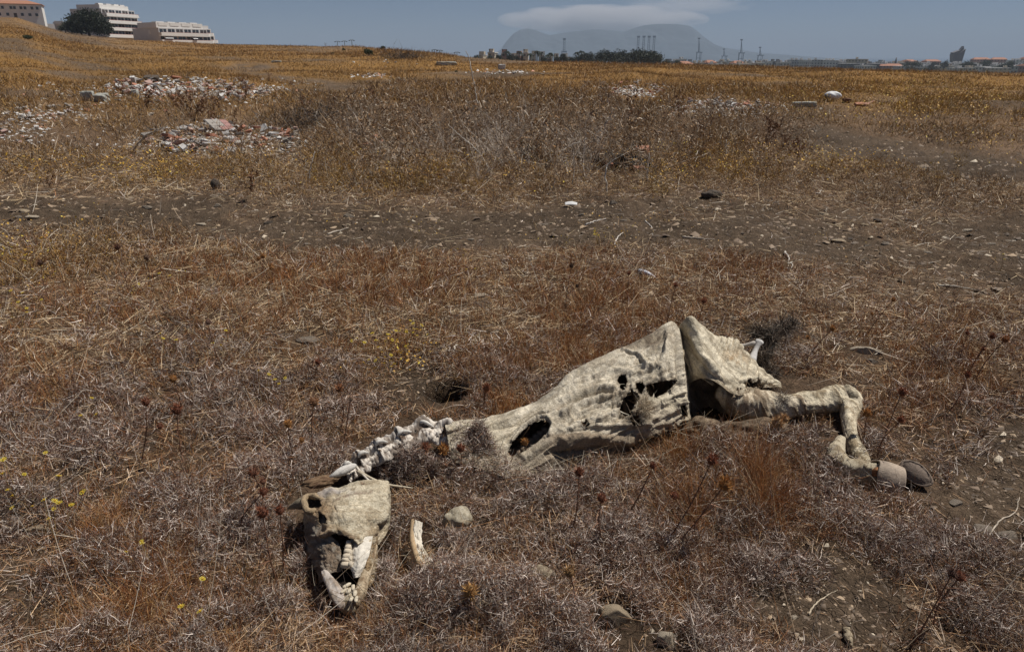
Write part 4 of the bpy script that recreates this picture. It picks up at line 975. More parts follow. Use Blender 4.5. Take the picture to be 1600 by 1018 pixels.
# lower jaw bars and incisors
def bar(P, R, c1, c2, sd, mat):
    limb('jaw_bone', P, R, mat, c1, sk, sd, .8, 90, 36, amp=.16, col2=c2)
bar([SK(504, 886, .045), SK(509, 896, .062), SK(517, 910, .07), SK(528, 930, .055), SK(541, 948, .035)], [.005, .011, .015, .019, .017], (.54, .48, .43), (.34, .27, .21), 41, M_bone)
bar([SK(586, 850, .05), SK(579, 874, .055), SK(570, 900, .055), SK(562, 926, .05), SK(551, 946, .035)], [.010, .013, .016, .019, .014], (.44, .35, .24), (.22, .15, .09), 43, M_hide)
sublump('muzzle', SK(543, 938, .03), (.034, .042, .032), M_hide, (.42, .36, .26), 38, .2, .25, (.3, .22, .13))
for (u_, v_, ww, du, dv) in [(544, 918, .018, -1, -.2), (548, 926, .02, -.6, -.3), (553, 921, .018, .4, .2), (556, 930, .019, .3, -.3), (558, 939, .018, .3, -.6), (551, 938, .018, -.1, -.6), (540, 926, .016, -.8, 0)]:
    tooth(SK(u_ - du * 3, v_ - 7, .060), np.array([du * .5, -.95, .30]), np.array([1, .2, 0.]), .032, ww * .62, ww * .5, (.56, .49, .38))
# ================================================================ bones and hide scraps lying by themselves
def gl(p, dz=0): return np.array([p[0], p[1], Hs(p[0], p[1]) + dz])
def solo_lump(name, label, cat, u, v, rad, mat, col, seed, rz=0, amp=.2, sub=4, col2=None, lift=.1, group=None):
    p = ground(u, v)
    o = lump(name, (0, 0, rad[2] * lift), rad, mat, col, None, seed, rz, amp, sub, col2)
    o.location = p; return tag(o, label, cat, group)
solo_lump('skin_scrap', 'rounded cream scrap of hide half sunk in the scrub right of the skull', 'hide scrap', 716, 818, (.052, .045, .042), M_hair, (.60, .54, .42), 201, .3, .26, col2=(.42, .36, .26), lift=.35)
solo_lump('skin_scrap', 'small brown scrap of hide in the scrub below the middle of the carcass', 'hide scrap', 845, 906, (.045, .035, .03), M_hide, (.38, .32, .23), 202, .3, .2, col2=(.22, .17, .12), lift=.3)
p = ground(655, 850)
t = thing('jaw_fragment', 'split pale jaw fragment standing in the scrub between skull and hide scrap', 'bone', p)
G = grid([[PH(648, 814, .09), PH(660, 816, .085)], [PH(646, 835, .085), PH(658, 840, .08)], [PH(652, 862, .075), PH(664, 862, .07)], [PH(658, 884, .06), PH(680, 880, .05)]], 60, 24)
G = G + gnorm(G) * ((fbm(*np.meshgrid(np.linspace(0, 9, 60), np.linspace(0, 4, 24), indexing='ij'), 205, 3) - .5) * .02)[..., None]
sheet('bone_plate', G, np.ones((60, 24, 3)) * np.array([.66, .60, .50]), M_bone, t, thick=.008)
mb = MB(); mb.tube(cr(np.array([PH(645, 812, .085), PH(644, 840, .08), PH(652, 872, .07), PH(664, 890, .055)]), 14), [.006, .008, .007, .008, .009, .01, .009, .008, .008, .01, .011, .010, .008, .004], 8, (.42, .30, .18)); mb.build('bone_edge', M_bone, t, True, True)
tuft('dried_shreds', PH(662, 868, .06), (.03, .02, .02), 160, .03, [(.5, .4, .26), (.34, .22, .12)], t, 77, .003, -.2, .8)
mb = MB(); mb.tube(cr(np.array([PH(664, 880, .06), PH(676, 884, .06), PH(690, 876, .06)]), 10), [.005, .009, .01, .009, .008, .008, .009, .008, .006, .003], 8, (.58, .48, .33)); mb.build('bone_edge', M_bone, t, True, True)
def stick(name, label, cat, pts, rad, col, group=None, mat=None, ground_uv=True):
    P = []
    for q in pts:
        if len(q) == 2: P.append(ground(*q) + np.array([0, 0, rad]))
        else: P.append(np.array(q[:3]))
    P = cr(np.array(P), 5 * len(P)); n = len(P)
    mb = MB(); rr = rad * (1 - .6 * np.linspace(0, 1, n)) * (1 + .15 * np.sin(np.arange(n) * 1.9))
    base = P[0].copy(); P = P - base + rng.normal(size=P.shape) * rad * .35
    mb.tube(P, list(rr), 7, col); o = mb.build(name, mat or M_bone, None, True, True); o.location = base
    return tag(o, label, cat, group)
stick('bone_splinter', 'short white bone splinter on litter above the ground hole', 'bone', [(712, 541), (710, 549), (708, 556)], .008, (.75, .70, .62))
stick('bone_splinter', 'white bone splinter in scrub on the far right edge', 'bone', [(1588, 527), (1592, 518), (1589, 514)], .006, (.7, .66, .6))
stick('bent_straw', 'curved pale straw lying in scrub at the bottom middle', 'straw', [(800, 885), (830, 868), (855, 862), (868, 860)], .0035, (.55, .44, .32))

# ================================================================ stones
def stone_mesh(seed, nm='stone'):
    import bmesh
    bm = bmesh.new(); bmesh.ops.create_icosphere(bm, subdivisions=4, radius=1)
    V = np.array([v_.co[:] for v_ in bm.verts]); Fc = np.array([[q.index for q in f.verts] for f in bm.faces]); bm.free()
    rg = np.random.default_rng(seed)
    for _ in range(11):                                    # cut flat faces
        n_ = rg.normal(size=3); n_ /= np.linalg.norm(n_); k = rg.uniform(.52, .9); dd = V @ n_
        V = V - np.clip(dd - k, 0, None)[:, None] * n_[None]
    V = V * (1 + .10 * (fbm(V[:, 0] * 3 + seed, V[:, 1] * 3 + V[:, 2] * 2, seed, 3) - .5))[:, None]
    V[:, 2] *= .5
    return V, Fc
def stonemat(name, a, b_): return plain(name, a, .9, 0, 22, .6, 60, col2=b_)
M_st = [stonemat('tan_stone', (.42, .34, .235), (.26, .20, .14)), stonemat('grey_stone', (.27, .225, .18), (.17, .14, .11)), stonemat('dark_stone', (.12, .095, .075), (.07, .055, .045)), stonemat('pale_stone', (.48, .41, .32), (.34, .28, .21))]
SV = [stone_mesh(300 + k) for k in range(8)]
def stone(u, v, wpx, asp=.6, m=1, label=None, k=0, rz=0, hz=1, group=None, name='stone'):
    p = ground(u, v); px = F / (p[1] * cp_ + (CH - p[2]) * sp_); r = wpx / px / 2
    V, Fc = SV[k % 8]; me_key = (k % 8, m)
    if me_key not in SMESH:
        o = mesh_np(name, V, Fc, None, M_st[m], smooth=False); SMESH[me_key] = o.data; o2 = o
    else:
        o2 = bpy.data.objects.new(name, SMESH[me_key]); COL.objects.link(o2)
    o2.location = (p[0], p[1], p[2] + r * asp * hz * .12); o2.scale = (r, r * asp, r * .8 * hz); o2.rotation_euler = (rng.normal() * .1, rng.normal() * .1, rz)
    return tag(o2, label, 'stone', group)
SMESH = {}
stone(958, 970, 62, .62, 0, 'notched tan stone slab at the bottom centre of the field', 0, .1, 2.0)
stone(1042, 1008, 40, .9, 3, 'upright cracked pale stone at the bottom edge', 1, 1.2, 2.0)
stone(1492, 790, 24, .8, 1, 'small angular stone on bare soil below the hoof', 2, .6)
stone(1535, 828, 46, .5, 1, 'flat grey stone half buried in bare soil right of the carcass, left one of two', 3, -.1, .6)
stone(1575, 838, 44, .7, 1, 'flat tilted stone in bare soil at the right edge, right one of two', 4, .5, .8)
stone(1240, 967, 16, .6, 3, 'small pale stone on cracked soil at the lower right', 5, 1)
stone(482, 532, 40, .5, 1, 'flat grey stone sunk in straw left of the middle', 6, .1, .7)
stone(748, 463, 22, .8, 3, 'rounded pale stone in grass above the middle', 7, .4, 1.2)
stone(1350, 552, 56, .35, 3, 'long pale stone slab in scrub behind the hind leg', 0, -.35, .8)
stone(1362, 566, 20, .8, 1, 'dark edged stone against the lower end of the long pale slab', 1, .3, 1.2)
stone(62, 828, 40, .7, 0, 'rounded tan stone among yellow flowers at the lower left', 2, .5, 1)
stone(133, 650, 22, .8, 0, 'small tan stone in straw near the left edge', 3, .2, 1)
stone(1270, 528, 24, .6, 1, 'small flat stone right of the tail hair', 4, .2, .8)
stone(445, 792 - 260, 14, .8, 1, 'small stone in straw left of the flat grey stone', 5, .1, .8)
stone(1410, 440, 16, .7, 2, 'small dark stone at the lower edge of the track', 6, .1, 1)
stone(1045, 436, 22, .7, 1, 'low grey stone just right of the white tube', 7, .1, .9)
stone(545, 340, 20, .8, 1, 'rounded grey stone at the upper edge of the track near the flowers', 0, .1, 1.2)
stone(958, 318, 16, .8, 1, 'rounded stone at the track edge right of the white paper', 1, .1, 1.2)
L_ = [(230, 325, 20), (340, 322, 16), (314, 352, 18), (326, 345, 12), (420, 349, 18), (327, 378, 14), (340, 380, 12), (480, 382, 13), (544, 352, 12), (508, 362, 9), (735, 375, 14), (720, 373, 9), (690, 358, 12), (1288, 335, 20), (1372, 346, 16), (1350, 352, 14), (1405, 354, 24),
      (1420, 346, 18), (1310, 378, 26), (1328, 374, 14), (1356, 384, 14), (1362, 372, 12), (1385, 382, 18), (1510, 360, 16), (1500, 374, 18), (1352, 405, 14), (1222, 374, 10), (1160, 366, 9), (1142, 385, 14), (1084, 392, 10), (40, 331, 18), (50, 340, 20), (28, 341, 14), (280, 340, 10),
      (1548, 382, 14), (1190, 350, 10), (975, 345, 14), (910, 335, 12), (1450, 395, 16), (1530, 455, 18), (1430, 318, 10), (625, 352, 9), (860, 350, 10)]
for i, (a, b_, w_) in enumerate(L_):
    stone(a, b_, w_, random.uniform(.45, .8), random.choice([1, 1, 0, 3, 2]), 'small flat weathered stone lying on the bare dirt track', i, random.uniform(-.5, .5), random.uniform(.6, 1.1), 'stones on the dirt track')
# little wet-dark clods under hoof side
# ================================================================ litter
p = ground(892, 324)
mb = MB(); G = grid([[(-.07, -.035, .03), (-.07, .0, .05), (-.065, .04, .045)], [(0, -.04, .035), (0, 0, .062), (0, .04, .05)], [(.065, -.035, .03), (.07, 0, .05), (.07, .04, .03)]], 14, 12)
o = mesh_np('paper_scrap', G.reshape(-1, 3), np.stack([np.arange(14 * 12).reshape(14, 12)[:-1, :-1], np.arange(168).reshape(14, 12)[1:, :-1], np.arange(168).reshape(14, 12)[1:, 1:], np.arange(168).reshape(14, 12)[:-1, 1:]], 2).reshape(-1, 4), None, plain('paper', (.75, .75, .74), .8, .1, 30))
o.location = p; o.modifiers.new('thickness', 'SOLIDIFY').thickness = .003; tag(o, 'crumpled piece of white paper on the far side of the track', 'paper')
a = ground(998, 430); b_ = ground(1026, 439)
t = thing('tube_wrapper', 'crushed white tube with a dark printed end lying at the track edge', 'litter', a)
mb = MB(); mb.tube(cr(np.array([a + [0, 0, .03], a * .5 + b_ * .5 + [0, 0, .034], b_ + [0, 0, .02]]), 12), [.020, .023, .022, .021, .020, .018, .016, .013, .010, .008, .006, .003], 12); mb.build('tube_body', plain('tube_plastic', (.62, .62, .68), .4), t, True)
mb = MB(); q = b_ - a
for k in (.02, .12, .22, .30):
    c_ = a + q * k + [0, 0, .031]; mb.tube([c_ - q * .015, c_ + q * .015], .0245, 12)
mb.build('printed_band', plain('tube_print', (.05, .055, .06), .5), t, True)
stick('white_twig', 'curled white twig lying in grass right of the middle', 'twig', [(1227, 395), (1232, 405), (1231, 414), (1237, 412), (1236, 421), (1228, 420)], .008, (.7, .66, .6))
stick('white_twig', 'pale bent twig standing in flowers at the edge of the track', 'twig', [(960, 384), (964, 374), (972, 366)], .008, (.68, .62, .55))
stick('white_twig', 'pale twig lying flat on the track below the white paper', 'twig', [(915, 353), (930, 347), (946, 344)], .008, (.6, .55, .5))
stick('white_twig', 'pale curved twig on bare soil at the middle of the track', 'twig', [(1008, 346), (1018, 356), (1020, 370)], .006, (.6, .55, .5))
stick('white_twig', 'long pale twig lying along the track right of the middle', 'twig', [(1066, 372), (1090, 374), (1116, 376)], .009, (.55, .47, .38))
stick('white_twig', 'small hooked white twig on the grass beyond the track', 'twig', [(1272, 304), (1280, 303), (1283, 298)], .010, (.72, .68, .62))
stick('white_twig', 'forked pale twig on the left part of the track', 'twig', [(512, 367), (530, 362), (545, 357)], .008, (.55, .48, .4))
stick('white_twig', 'curled pale stalk in the scrub below the pastern', 'twig', [(1256, 826), (1285, 818), (1302, 806), (1304, 794), (1296, 785)], .0028, (.62, .56, .5))
stick('white_twig', 'long bent stalk over the bare soil at the right edge', 'twig', [(1542, 843), (1560, 820), (1585, 804), (1591, 780)], .0032, (.5, .43, .35))
stick('white_twig', 'straw arched over cracked soil at the bottom right', 'twig', [(1264, 962), (1272, 948), (1290, 932), (1308, 926)], .003, (.55, .46, .34))
stick('wood_stick', 'short thick greyish stick at the bottom right edge', 'stick', [(1320, 990), (1326, 1004), (1330, 1016)], .011, (.33, .27, .19))
stick('white_twig', 'pale twig lying in scrub behind the long stone slab', 'twig', [(1455, 548), (1470, 558), (1482, 572)], .006, (.6, .55, .5))
stick('white_twig', 'thin pale twig flat on the ground at the right beyond the scrub', 'twig', [(1465, 448), (1490, 449), (1530, 456)], .008, (.55, .5, .42))

# ================================================================ thistles
M_th = vcol('thistle_head', .7, .1)
def thistle(label, u, v, h, r=.017, lean=(0, 0), heads=1, col=(.2, .08, .035), stemcol=(.17, .085, .05), group=None, seed=0, v0=None):
    """head seen at pixel (u, v), h above the ground"""
    rg = np.random.default_rng(900 + seed)
    hp = PH(u, v, h)
    for _ in range(3):
        g_ = Hs(hp[0], hp[1]); hp = PH(u, v, h + g_)
    base = np.array([hp[0] - lean[0], hp[1] - lean[1], Hs(hp[0] - lean[0], hp[1] - lean[1]) - .01])
    t = thing('thistle', label, 'thistle', base, group)
    mid = (base + hp) / 2 + rg.normal(size=3) * [.012, .012, 0]
    P = cr(np.array([base, mid, hp]), 12); mb = MB(); mb.tube(P, list(np.linspace(.0028, .0016, 12)), 5, stemcol)
    for k in range(heads - 1):
        s_ = P[5 + k % 5]; e_ = s_ + np.array([rg.normal() * .05, rg.normal() * .03, .05 + rg.random() * .03]); mb.tube([s_, (s_ + e_) / 2 + [0, 0, -.008], e_], [.002, .0018, .0015], 4, stemcol)
        head(t, e_, r * .7, col, rg)
    mb.build('stem', M_stem, t, True, True)
    n = 26; q = P[rg.integers(1, 10, n)]; D = unit(rg.normal(size=(n, 3)) + [0, 0, .3])
    V, Q, C_ = ribbons(q, D, rg.uniform(.012, .045, n), np.full(n, .0045), rg.normal(size=(n, 3)) * .6, np.array(stemcol) * rg.uniform(.7, 1.7, (n, 1)), 3, taper=.9)
    mesh_np('dried_leaves', V, Q, C_, M_blade, t)
    head(t, hp, r, col, rg); return t
def head(t, c, r, col, rg):
    import bmesh
    n = 15; m = 9; V = []; Fq = []; cc = []
    for i in range(m):
        a = i / (m - 1); rr = r * math.sin(PI * min(1, a * .86 + .12)) ** .8; z = (a - .5) * r * 2.1
        for k in range(n): V.append(np.array(c) + [rr * math.cos(2 * PI * k / n), rr * math.sin(2 * PI * k / n), z]); cc.append(1)
    for i in range(m - 1):
        for k in range(n): Fq.append((i * n + k, i * n + (k + 1) % n, (i + 1) * n + (k + 1) % n, (i + 1) * n + k))
    Fq.append(tuple(range(n))[::-1]); Fq.append(tuple((m - 1) * n + k for k in range(n)))
    mb = MB(); mb.add(V, Fq, tuple(np.array(col) * .55))
    ns = 150; d = unit(rg.normal(size=(ns, 3)) + [0, 0, .15]); P = np.array(c) + d * r * [.85, .85, .95]
    D = unit(d * .85 + np.array([0, 0, .6]) + rg.normal(size=(ns, 3)) * .3); Vr, Qr, Cr = ribbons(P, D, rg.uniform(.4, 1.25, ns) * r, np.full(ns, r * .2), rg.normal(size=(ns, 3)) * .1, np.array(col) * rg.uniform(.5, 1.9, (ns, 1)), 2, taper=.95)
    mb.v += [tuple(p) for p in Vr]; o = len(V); mb.f += [tuple(int(a_) + o for a_ in q) for q in Qr]; mb.c += [tuple(x_) for x_ in Cr]
    mb.build('flower_head', M_th, t, False, True)
O_ = (.36, .17, .05); R_c = (.22, .08, .04)
for i, (u_, v_, h, r, ln, lab, co_) in enumerate([
 (568, 765, .16, .019, (.10, -.02), 'dark thistle head hanging over the top of the horse skull', R_c), (693, 702, .12, .019, (0, 0), 'orange brown thistle head at the join of neck bones and hide', O_),
 (665, 698, .12, .015, (.03, 0), 'reddish thistle head in front of the neck bones', R_c), (720, 700, .13, .016, (0, 0), 'reddish thistle head in front of the neck hide', R_c),
 (450, 662, .20, .015, (-.04, 0), 'orange thistle head left of the neck bones', O_), (490, 628, .30, .019, (0, 0), 'pale crowned thistle standing left of the ground hole', (.3, .16, .08)),
 (530, 606, .22, .018, (0, 0), 'wide open thistle head beyond the pale crowned one', (.28, .13, .06)), (276, 640, .30, .018, (0, 0), 'tall thistle with one upright head on the left', R_c),
 (228, 628, .30, .016, (.10, 0), 'leaning thistle just left of the tall upright one', R_c), (325, 503, .26, .014, (0, 0), 'straight thistle with a pale top standing in the left field', (.24, .14, .1)),
 (410, 800, .30, .017, (0, 0), 'thistle with a bent stem left of the skull', R_c), (437, 797, .26, .014, (0, 0), 'thin thistle between bent thistle and skull', R_c),
 (395, 738, .24, .016, (.02, 0), 'shaggy thistle head above the bent thistle', (.26, .12, .07)), (412, 768, .2, .013, (.02, 0), 'small broken thistle head above the bent thistle', R_c),
 (905, 737, .26, .015, (.02, 0), 'thistle below the middle of the hide', R_c), (940, 778, .20, .014, (.01, 0), 'thin thistle standing in grass below the hide', R_c),
 (1113, 718, .36, .017, (.12, 0), 'tall thistle leaning left in the rust grass, upper of a pair', R_c), (1133, 756, .30, .021, (.12, 0), 'large orange thistle head in the rust grass, lower of a pair', O_),
 (735, 922, .10, .020, (0, 0), 'orange tufted thistle head low in the bottom scrub', (.42, .24, .09)), (890, 893, .14, .016, (0, 0), 'spiky thistle head above the small brown hide scrap', (.36, .22, .1)),
 (1301, 513, .24, .014, (.1, 0), 'orange thistle head behind the hind leg', O_), (1355, 645, .16, .016, (0, 0), 'orange thistle head right of the hock', O_), (1410, 612, .26, .018, (.05, 0), 'dark red thistle head right of the hock', R_c),
 (1408, 655, .20, .013, (.03, 0), 'small red thistle head below the dark red one', R_c), (1551, 525, .24, .014, (.05, 0), 'left thistle of a leaning pair near the right edge', R_c), (1571, 530, .26, .017, (.1, 0), 'right thistle of a leaning pair near the right edge', (.3, .13, .05)),
 (1512, 520, .2, .012, (.03, 0), 'small thistle left of the leaning pair', R_c), (1512, 585, .2, .014, (.04, 0), 'thistle below the leaning pair', R_c), (1396, 468, .26, .012, (.12, 0), 'thistle stalk slanting over the track edge on the right', O_),
 (1100, 470, .34, .014, (.02, 0), 'tall dark thistle standing behind the hide peaks', R_c), (1056, 445, .34, .013, (.03, 0), 'tall dark thistle left of the one behind the hide peaks', R_c), (983, 427, .22, .012, (.05, 0), 'small leaning thistle left of the white tube', R_c),
 (893, 415, .34, .015, (0, 0), 'dark seeding thistle above the middle of the grass', (.12, .07, .045)), (183, 386, .34, .02, (0, 0), 'dark headed thistle standing at the left edge of the track', (.14, .06, .035)),
 (63, 410, .3, .018, (0, 0), 'dark thistle near the left edge by the flowers', (.15, .08, .05)), (229, 402, .3, .02, (0, 0), 'dry bushy thistle on the left below the track', (.18, .11, .07)), (411, 400, .16, .018, (0, 0), 'orange thistle head on the left below the track', O_),
 (424, 418, .10, .020, (0, 0), 'round rust thistle head beside the orange one below the track', O_), (270, 592, .2, .016, (.02, 0), 'orange thistle head above the tall upright thistle', O_), (497, 565, .12, .015, (0, 0), 'red thistle head in straw right of the left field', R_c),
 (760, 606, .12, .017, (0, 0), 'red thistle head right of the ground hole', R_c), (1233, 860, .06, .014, (0, 0), 'small pale thistle head low in scrub at the lower right', (.3, .18, .1)), (1500, 900, .2, .014, (.04, 0), 'slim thistle in the scrub at the lower right', R_c),
 (1488, 895, .26, .013, (0, 0), 'dark branching thistle in the scrub at the lower right', (.13, .07, .05)), (1215, 660, .1, .026, (0, 0), 'large shaggy pale thistle head by the brown leather fold', (.42, .26, .13)), (548, 622, .26, .012, (0, 0), 'pale papery thistle head near the crowned thistle', (.4, .28, .2)),
 (820, 690, .14, .013, (.02, 0), 'orange bud thistle in front of the opening in the hide', O_), (1020, 727, .22, .011, (.08, 0), 'thin seed stalk in grass below the belly', R_c)]):
    thistle(lab, u_, v_, h * .95, r * .88, (ln[0] + rng.normal() * .03, ln[1]), 2 if i % 4 == 0 else 1, co_, seed=i)

# ================================================================ yellow flower plants close by
M_fl = vcol('flower', .7, .2)
def flower_proto(k, nh):
    rg = np.random.default_rng(700 + k); t = thing('yellow_daisy_plant', '-', 'flower', (0, 0, 0))
    sb = MB(); V = []; Fq = []
    for i in range(nh):
        e = np.array([rg.normal() * .045, rg.normal() * .045, rg.uniform(.08, .17)]); mid = e * .5 + rg.normal(size=3) * [.01, .01, 0]
        sb.tube([(0, 0, -.01), tuple(mid), tuple(e)], [.0014, .0012, .001], 4, (.26, .17, .07))
        fb = MB(); npet = 9; tl = rg.normal(size=2) * .35; R0 = rg.uniform(.006, .010)
        for j in range(npet):
            a = 2 * PI * j / npet; pts = []
            for (rr, off) in [(.25, -.25), (1, -.16), (1, .16), (.25, .25)]:
                x_ = R0 * rr * math.cos(a + off); y_ = R0 * rr * math.sin(a + off); pts.append(e + [x_, y_, x_ * tl[0] + y_ * tl[1] + (.0015 if rr == 1 else 0)])
            fb.add(pts, [(0, 1, 2, 3)], tuple(np.array((.72, .58, .06)) * rg.uniform(.7, 1.15)))
        fb.tube([e + [0, 0, -.002], e + [0, 0, .003]], [R0 * .38, R0 * .34], 7, (.55, .33, .03))
        fb.build('flower_head', M_fl, t, False, True)
    sb.build('stems', M_stem, t, False, True); return t
FP = [flower_proto(k, n_) for k, n_ in enumerate((3, 5, 7))]
FL = [(45, 440, 1), (48, 432, 0), (250, 470, 1), (360, 565, 0), (585, 582, 1), (605, 596, 2), (640, 538, 2), (612, 560, 2), (575, 568, 1), (635, 560, 1), (660, 545, 0), (428, 625, 0), (412, 632, 0), (155, 675, 0), (28, 790, 1), (110, 818, 0), (90, 852, 0), (66, 845, 0), (235, 900, 0), (20, 500, 1), (40, 515, 1),
      (205, 478, 1), (85, 455, 1), (15, 402, 2), (30, 520, 0), (735, 440, 0), (330, 980, 0), (55, 800, 0), (8, 830, 0), (262, 575, 0), (282, 445, 0), (720, 415, 1), (935, 385, 2), (950, 392, 1), (1560, 430, 0), (1595, 520, 0), (880, 395, 1), (650, 372, 1)]
used = set()
for i, (a, b_, k) in enumerate(FL):
    g_ = ground(a, b_); lab = 'low plant with bright yellow daisy heads in the near dry grass'
    if k in used: dup(FP[k], g_, rng.uniform(0, 6), rng.uniform(.8, 1.2), lab, 'yellow daisies in the near field')
    else:
        used.add(k); FP[k].matrix_basis = Matrix.Translation(Vector(g_)); tag(FP[k], lab, 'flower', 'yellow daisies in the near field')
# ================================================================ rubble heaps
M_rb = [plain('white_plaster', (.60, .58, .56), .85, .25, 14, .3), plain('grey_mortar', (.33, .30, .27), .9, .3, 14, .4), plain('terracotta', (.44, .20, .13), .85, .25, 14, .3), plain('pink_brick', (.50, .34, .29), .85, .25, 14, .3)]
def slab(seed):
    rg = np.random.default_rng(seed); n = rg.integers(4, 7); an = np.sort(rg.uniform(0, 2 * PI, n) * .25 + np.arange(n) * 2 * PI / n * .9); r = rg.uniform(.6, 1.05, n)
    P = np.stack([np.cos(an) * r, np.sin(an) * r * rg.uniform(.55, .9)], 1); th = rg.uniform(.10, .26)
    b_ = [(x_, y_, -th) for x_, y_ in P * .96] + [(x_, y_, -th * .7) for x_, y_ in P] + [(x_, y_, th * .7) for x_, y_ in P] + [(x_, y_, th) for x_, y_ in P * .94]
    V = [tuple(np.array(q) + rg.normal(size=3) * .02) for q in b_]; f = []
    for L in range(3):
        for k in range(n): f.append((L * n + k, L * n + (k + 1) % n, (L + 1) * n + (k + 1) % n, (L + 1) * n + k))
    f.append(tuple(range(n))[::-1]); f.append(tuple(3 * n + k for k in range(n)))
    return V, f
RM = {}
def rubble(x, y, r, k, m, group, label, tilt=.35, dz=0, name=None):
    key = (k, m); nm = name or ['plaster_fragment', 'mortar_fragment', 'tile_fragment', 'brick_fragment'][m]
    if key not in RM:
        V, f = slab(400 + k); me = bpy.data.meshes.new(nm); me.from_pydata(V, [], f); me.update(); me.materials.append(M_rb[m]); RM[key] = me
    o = bpy.data.objects.new(nm, RM[key]); COL.objects.link(o)
    o.location = (x, y, Hs(x, y) + r * .25 + dz); o.scale = (r, r, r); o.rotation_euler = (rng.normal() * tilt, rng.normal() * tilt, rng.uniform(0, 6.28))
    return tag(o, label, 'rubble', group)
KN = ['white plaster fragment', 'grey mortar lump', 'terracotta tile fragment', 'pinkish brick fragment']
HP = [ # pixel centre, spread, count, size px, mix, where, spread of ground
 (292, 143, 128, 16, 235, (5, 14), (.42, .2, .18, .2), 'large rubble heap at the upper left'),
 (395, 146, 40, 12, 22, (4, 9), (.35, .15, .3, .2), 'terracotta end of the large rubble heap'),
 (30, 205, 45, 22, 20, (5, 13), (.35, .4, .1, .15), 'scattered debris at the left edge'),
 (75, 180, 75, 12, 26, (5, 11), (.5, .3, .1, .1), 'thin debris strip left of the rubble heap'),
 (362, 222, 135, 22, 175, (6, 18), (.5, .15, .15, .2), 'lower white rubble heap on the left'),
 (395, 252, 14, 7, 5, (6, 12), (.9, .1, 0, 0), 'lower tip of the white rubble heap'),
 (1125, 170, 80, 11, 100, (4, 12), (.5, .2, .1, .2), 'low rubble spread right of the middle'),
 (985, 143, 52, 10, 55, (4, 9), (.5, .2, .1, .2), 'low rubble spread beyond the thicket'),
 (580, 119, 30, 3, 14, (3, 6), (.8, .2, 0, 0), 'white rubble streak on the far slope'),
 (780, 113, 50, 4, 16, (3, 6), (.7, .3, 0, 0), 'far white rubble streak in the centre'),
 (200, 172, 130, 16, 40, (4, 10), (.4, .4, .1, .1), 'loose debris between the two left heaps'),
 (600, 100, 60, 8, 9, (3, 5), (.9, .1, 0, 0), 'white specks of debris near the ridge'),
 (1450, 150, 110, 20, 6, (2, 4), (.9, .1, 0, 0), 'white specks of debris in the right hand flowers')]
SPEC = []
for hi, (a, b_, su, sv, n, (s0, s1), mix, where) in enumerate(HP):
    for i in range(n):
        for _ in range(20):
            uu_ = rng.uniform(-1, 1); vv_ = rng.uniform(-1, 1)
            if uu_ ** 2 + vv_ ** 2 < 1: break
        g_ = ground(a + su * uu_, b_ + sv * vv_ + (uu_ * 4 if hi == 0 else 0)); px = F / (math.hypot(g_[0], g_[1]) + .01)
        m = int(rng.choice(4, p=np.array(mix) / sum(mix))); lift_ = rng.uniform(0, .12) if hi in (0, 1, 4, 6, 7) else .02
        SPEC.append((g_[0], g_[1], rng.uniform(s0, s1) / px / 2 * 1.15, int(rng.integers(0, 7)), m, KN[m] + 's of the ' + where, KN[m] + ' lying in the ' + where, lift_))
# the 300 that show largest stand by themselves, the rest is one mass
SPEC.sort(key=lambda q: -q[2] / math.hypot(q[0], q[1]))
for q in SPEC[:300]: rubble(*q[:7], dz=q[7])
RC = [(.56, .54, .52), (.31, .28, .25), (.43, .20, .135), (.49, .33, .28)]; mb = MB()
for q in SPEC[300:]:
    V_, f_ = slab(400 + q[3]); Mx = Matrix.Translation((q[0], q[1], Hs(q[0], q[1]) + q[2] * .25 + q[7])) @ Matrix.Rotation(rng.uniform(0, 6.28), 4, 'Z') @ Matrix.Rotation(rng.normal() * .35, 4, 'X') @ Matrix.Scale(q[2], 4)
    mb.add([Mx @ Vector(v_) for v_ in V_], f_, RC[q[4]])
o = mb.build('small_rubble', M_stem, None, False, True); tag(o, 'smaller plaster, mortar and tile fragments filling the rubble heaps', 'rubble', kind='stuff')
# crushed remains between the fragments
V = []; Cc = []; Q1 = []
xs = []; ys = []; rs = []
for (a, b_, su, sv, n, (s0, s1), mix, where) in HP[:10]:
    for i in range(n * (7 if s0 > 3 else 3)):
        g_ = ground(a + su * rng.normal() * .62, b_ + sv * rng.normal() * .55); xs.append(g_[0]); ys.append(g_[1]); rs.append(rng.uniform(.8, 2.6) * math.hypot(g_[0], g_[1]) / F)
n = len(xs); x = np.array(xs); y = np.array(ys); r = np.array(rs)
V = np.zeros((n, 5, 3)); sx = rng.uniform(.6, 1.6, n); sy = rng.uniform(.5, 1.1, n)
V[:, :, 0] = x[:, None] + base[None, :, 0] * (sx * r)[:, None]; V[:, :, 1] = y[:, None] + base[None, :, 1] * (sy * r)[:, None]; V[:, :, 2] = H(x, y)[:, None] + base[None, :, 2] * (r * .8)[:, None]
V += rng.normal(size=V.shape) * (r * .2)[:, None, None]
Cc = np.repeat(pick(n, [(.58, .56, .54), (.32, .29, .26), (.42, .22, .15), (.2, .16, .13)], [45, 25, 12, 18]), 5, axis=0)
o = mesh_np('rubble_crumbs', V.reshape(-1, 3), (np.arange(n)[:, None, None] * 5 + T[None]).reshape(-1, 3), Cc, M_stem); tag(o, 'crushed plaster and brick crumbs between the rubble fragments', 'rubble crumbs', kind='stuff')

# special pieces
def slabthing(name, label, cat, u, v, dims, rot, mat, parts=None):
    p = ground(u, v); t = thing(name, label, cat, p, None, rot[2]); return t, p
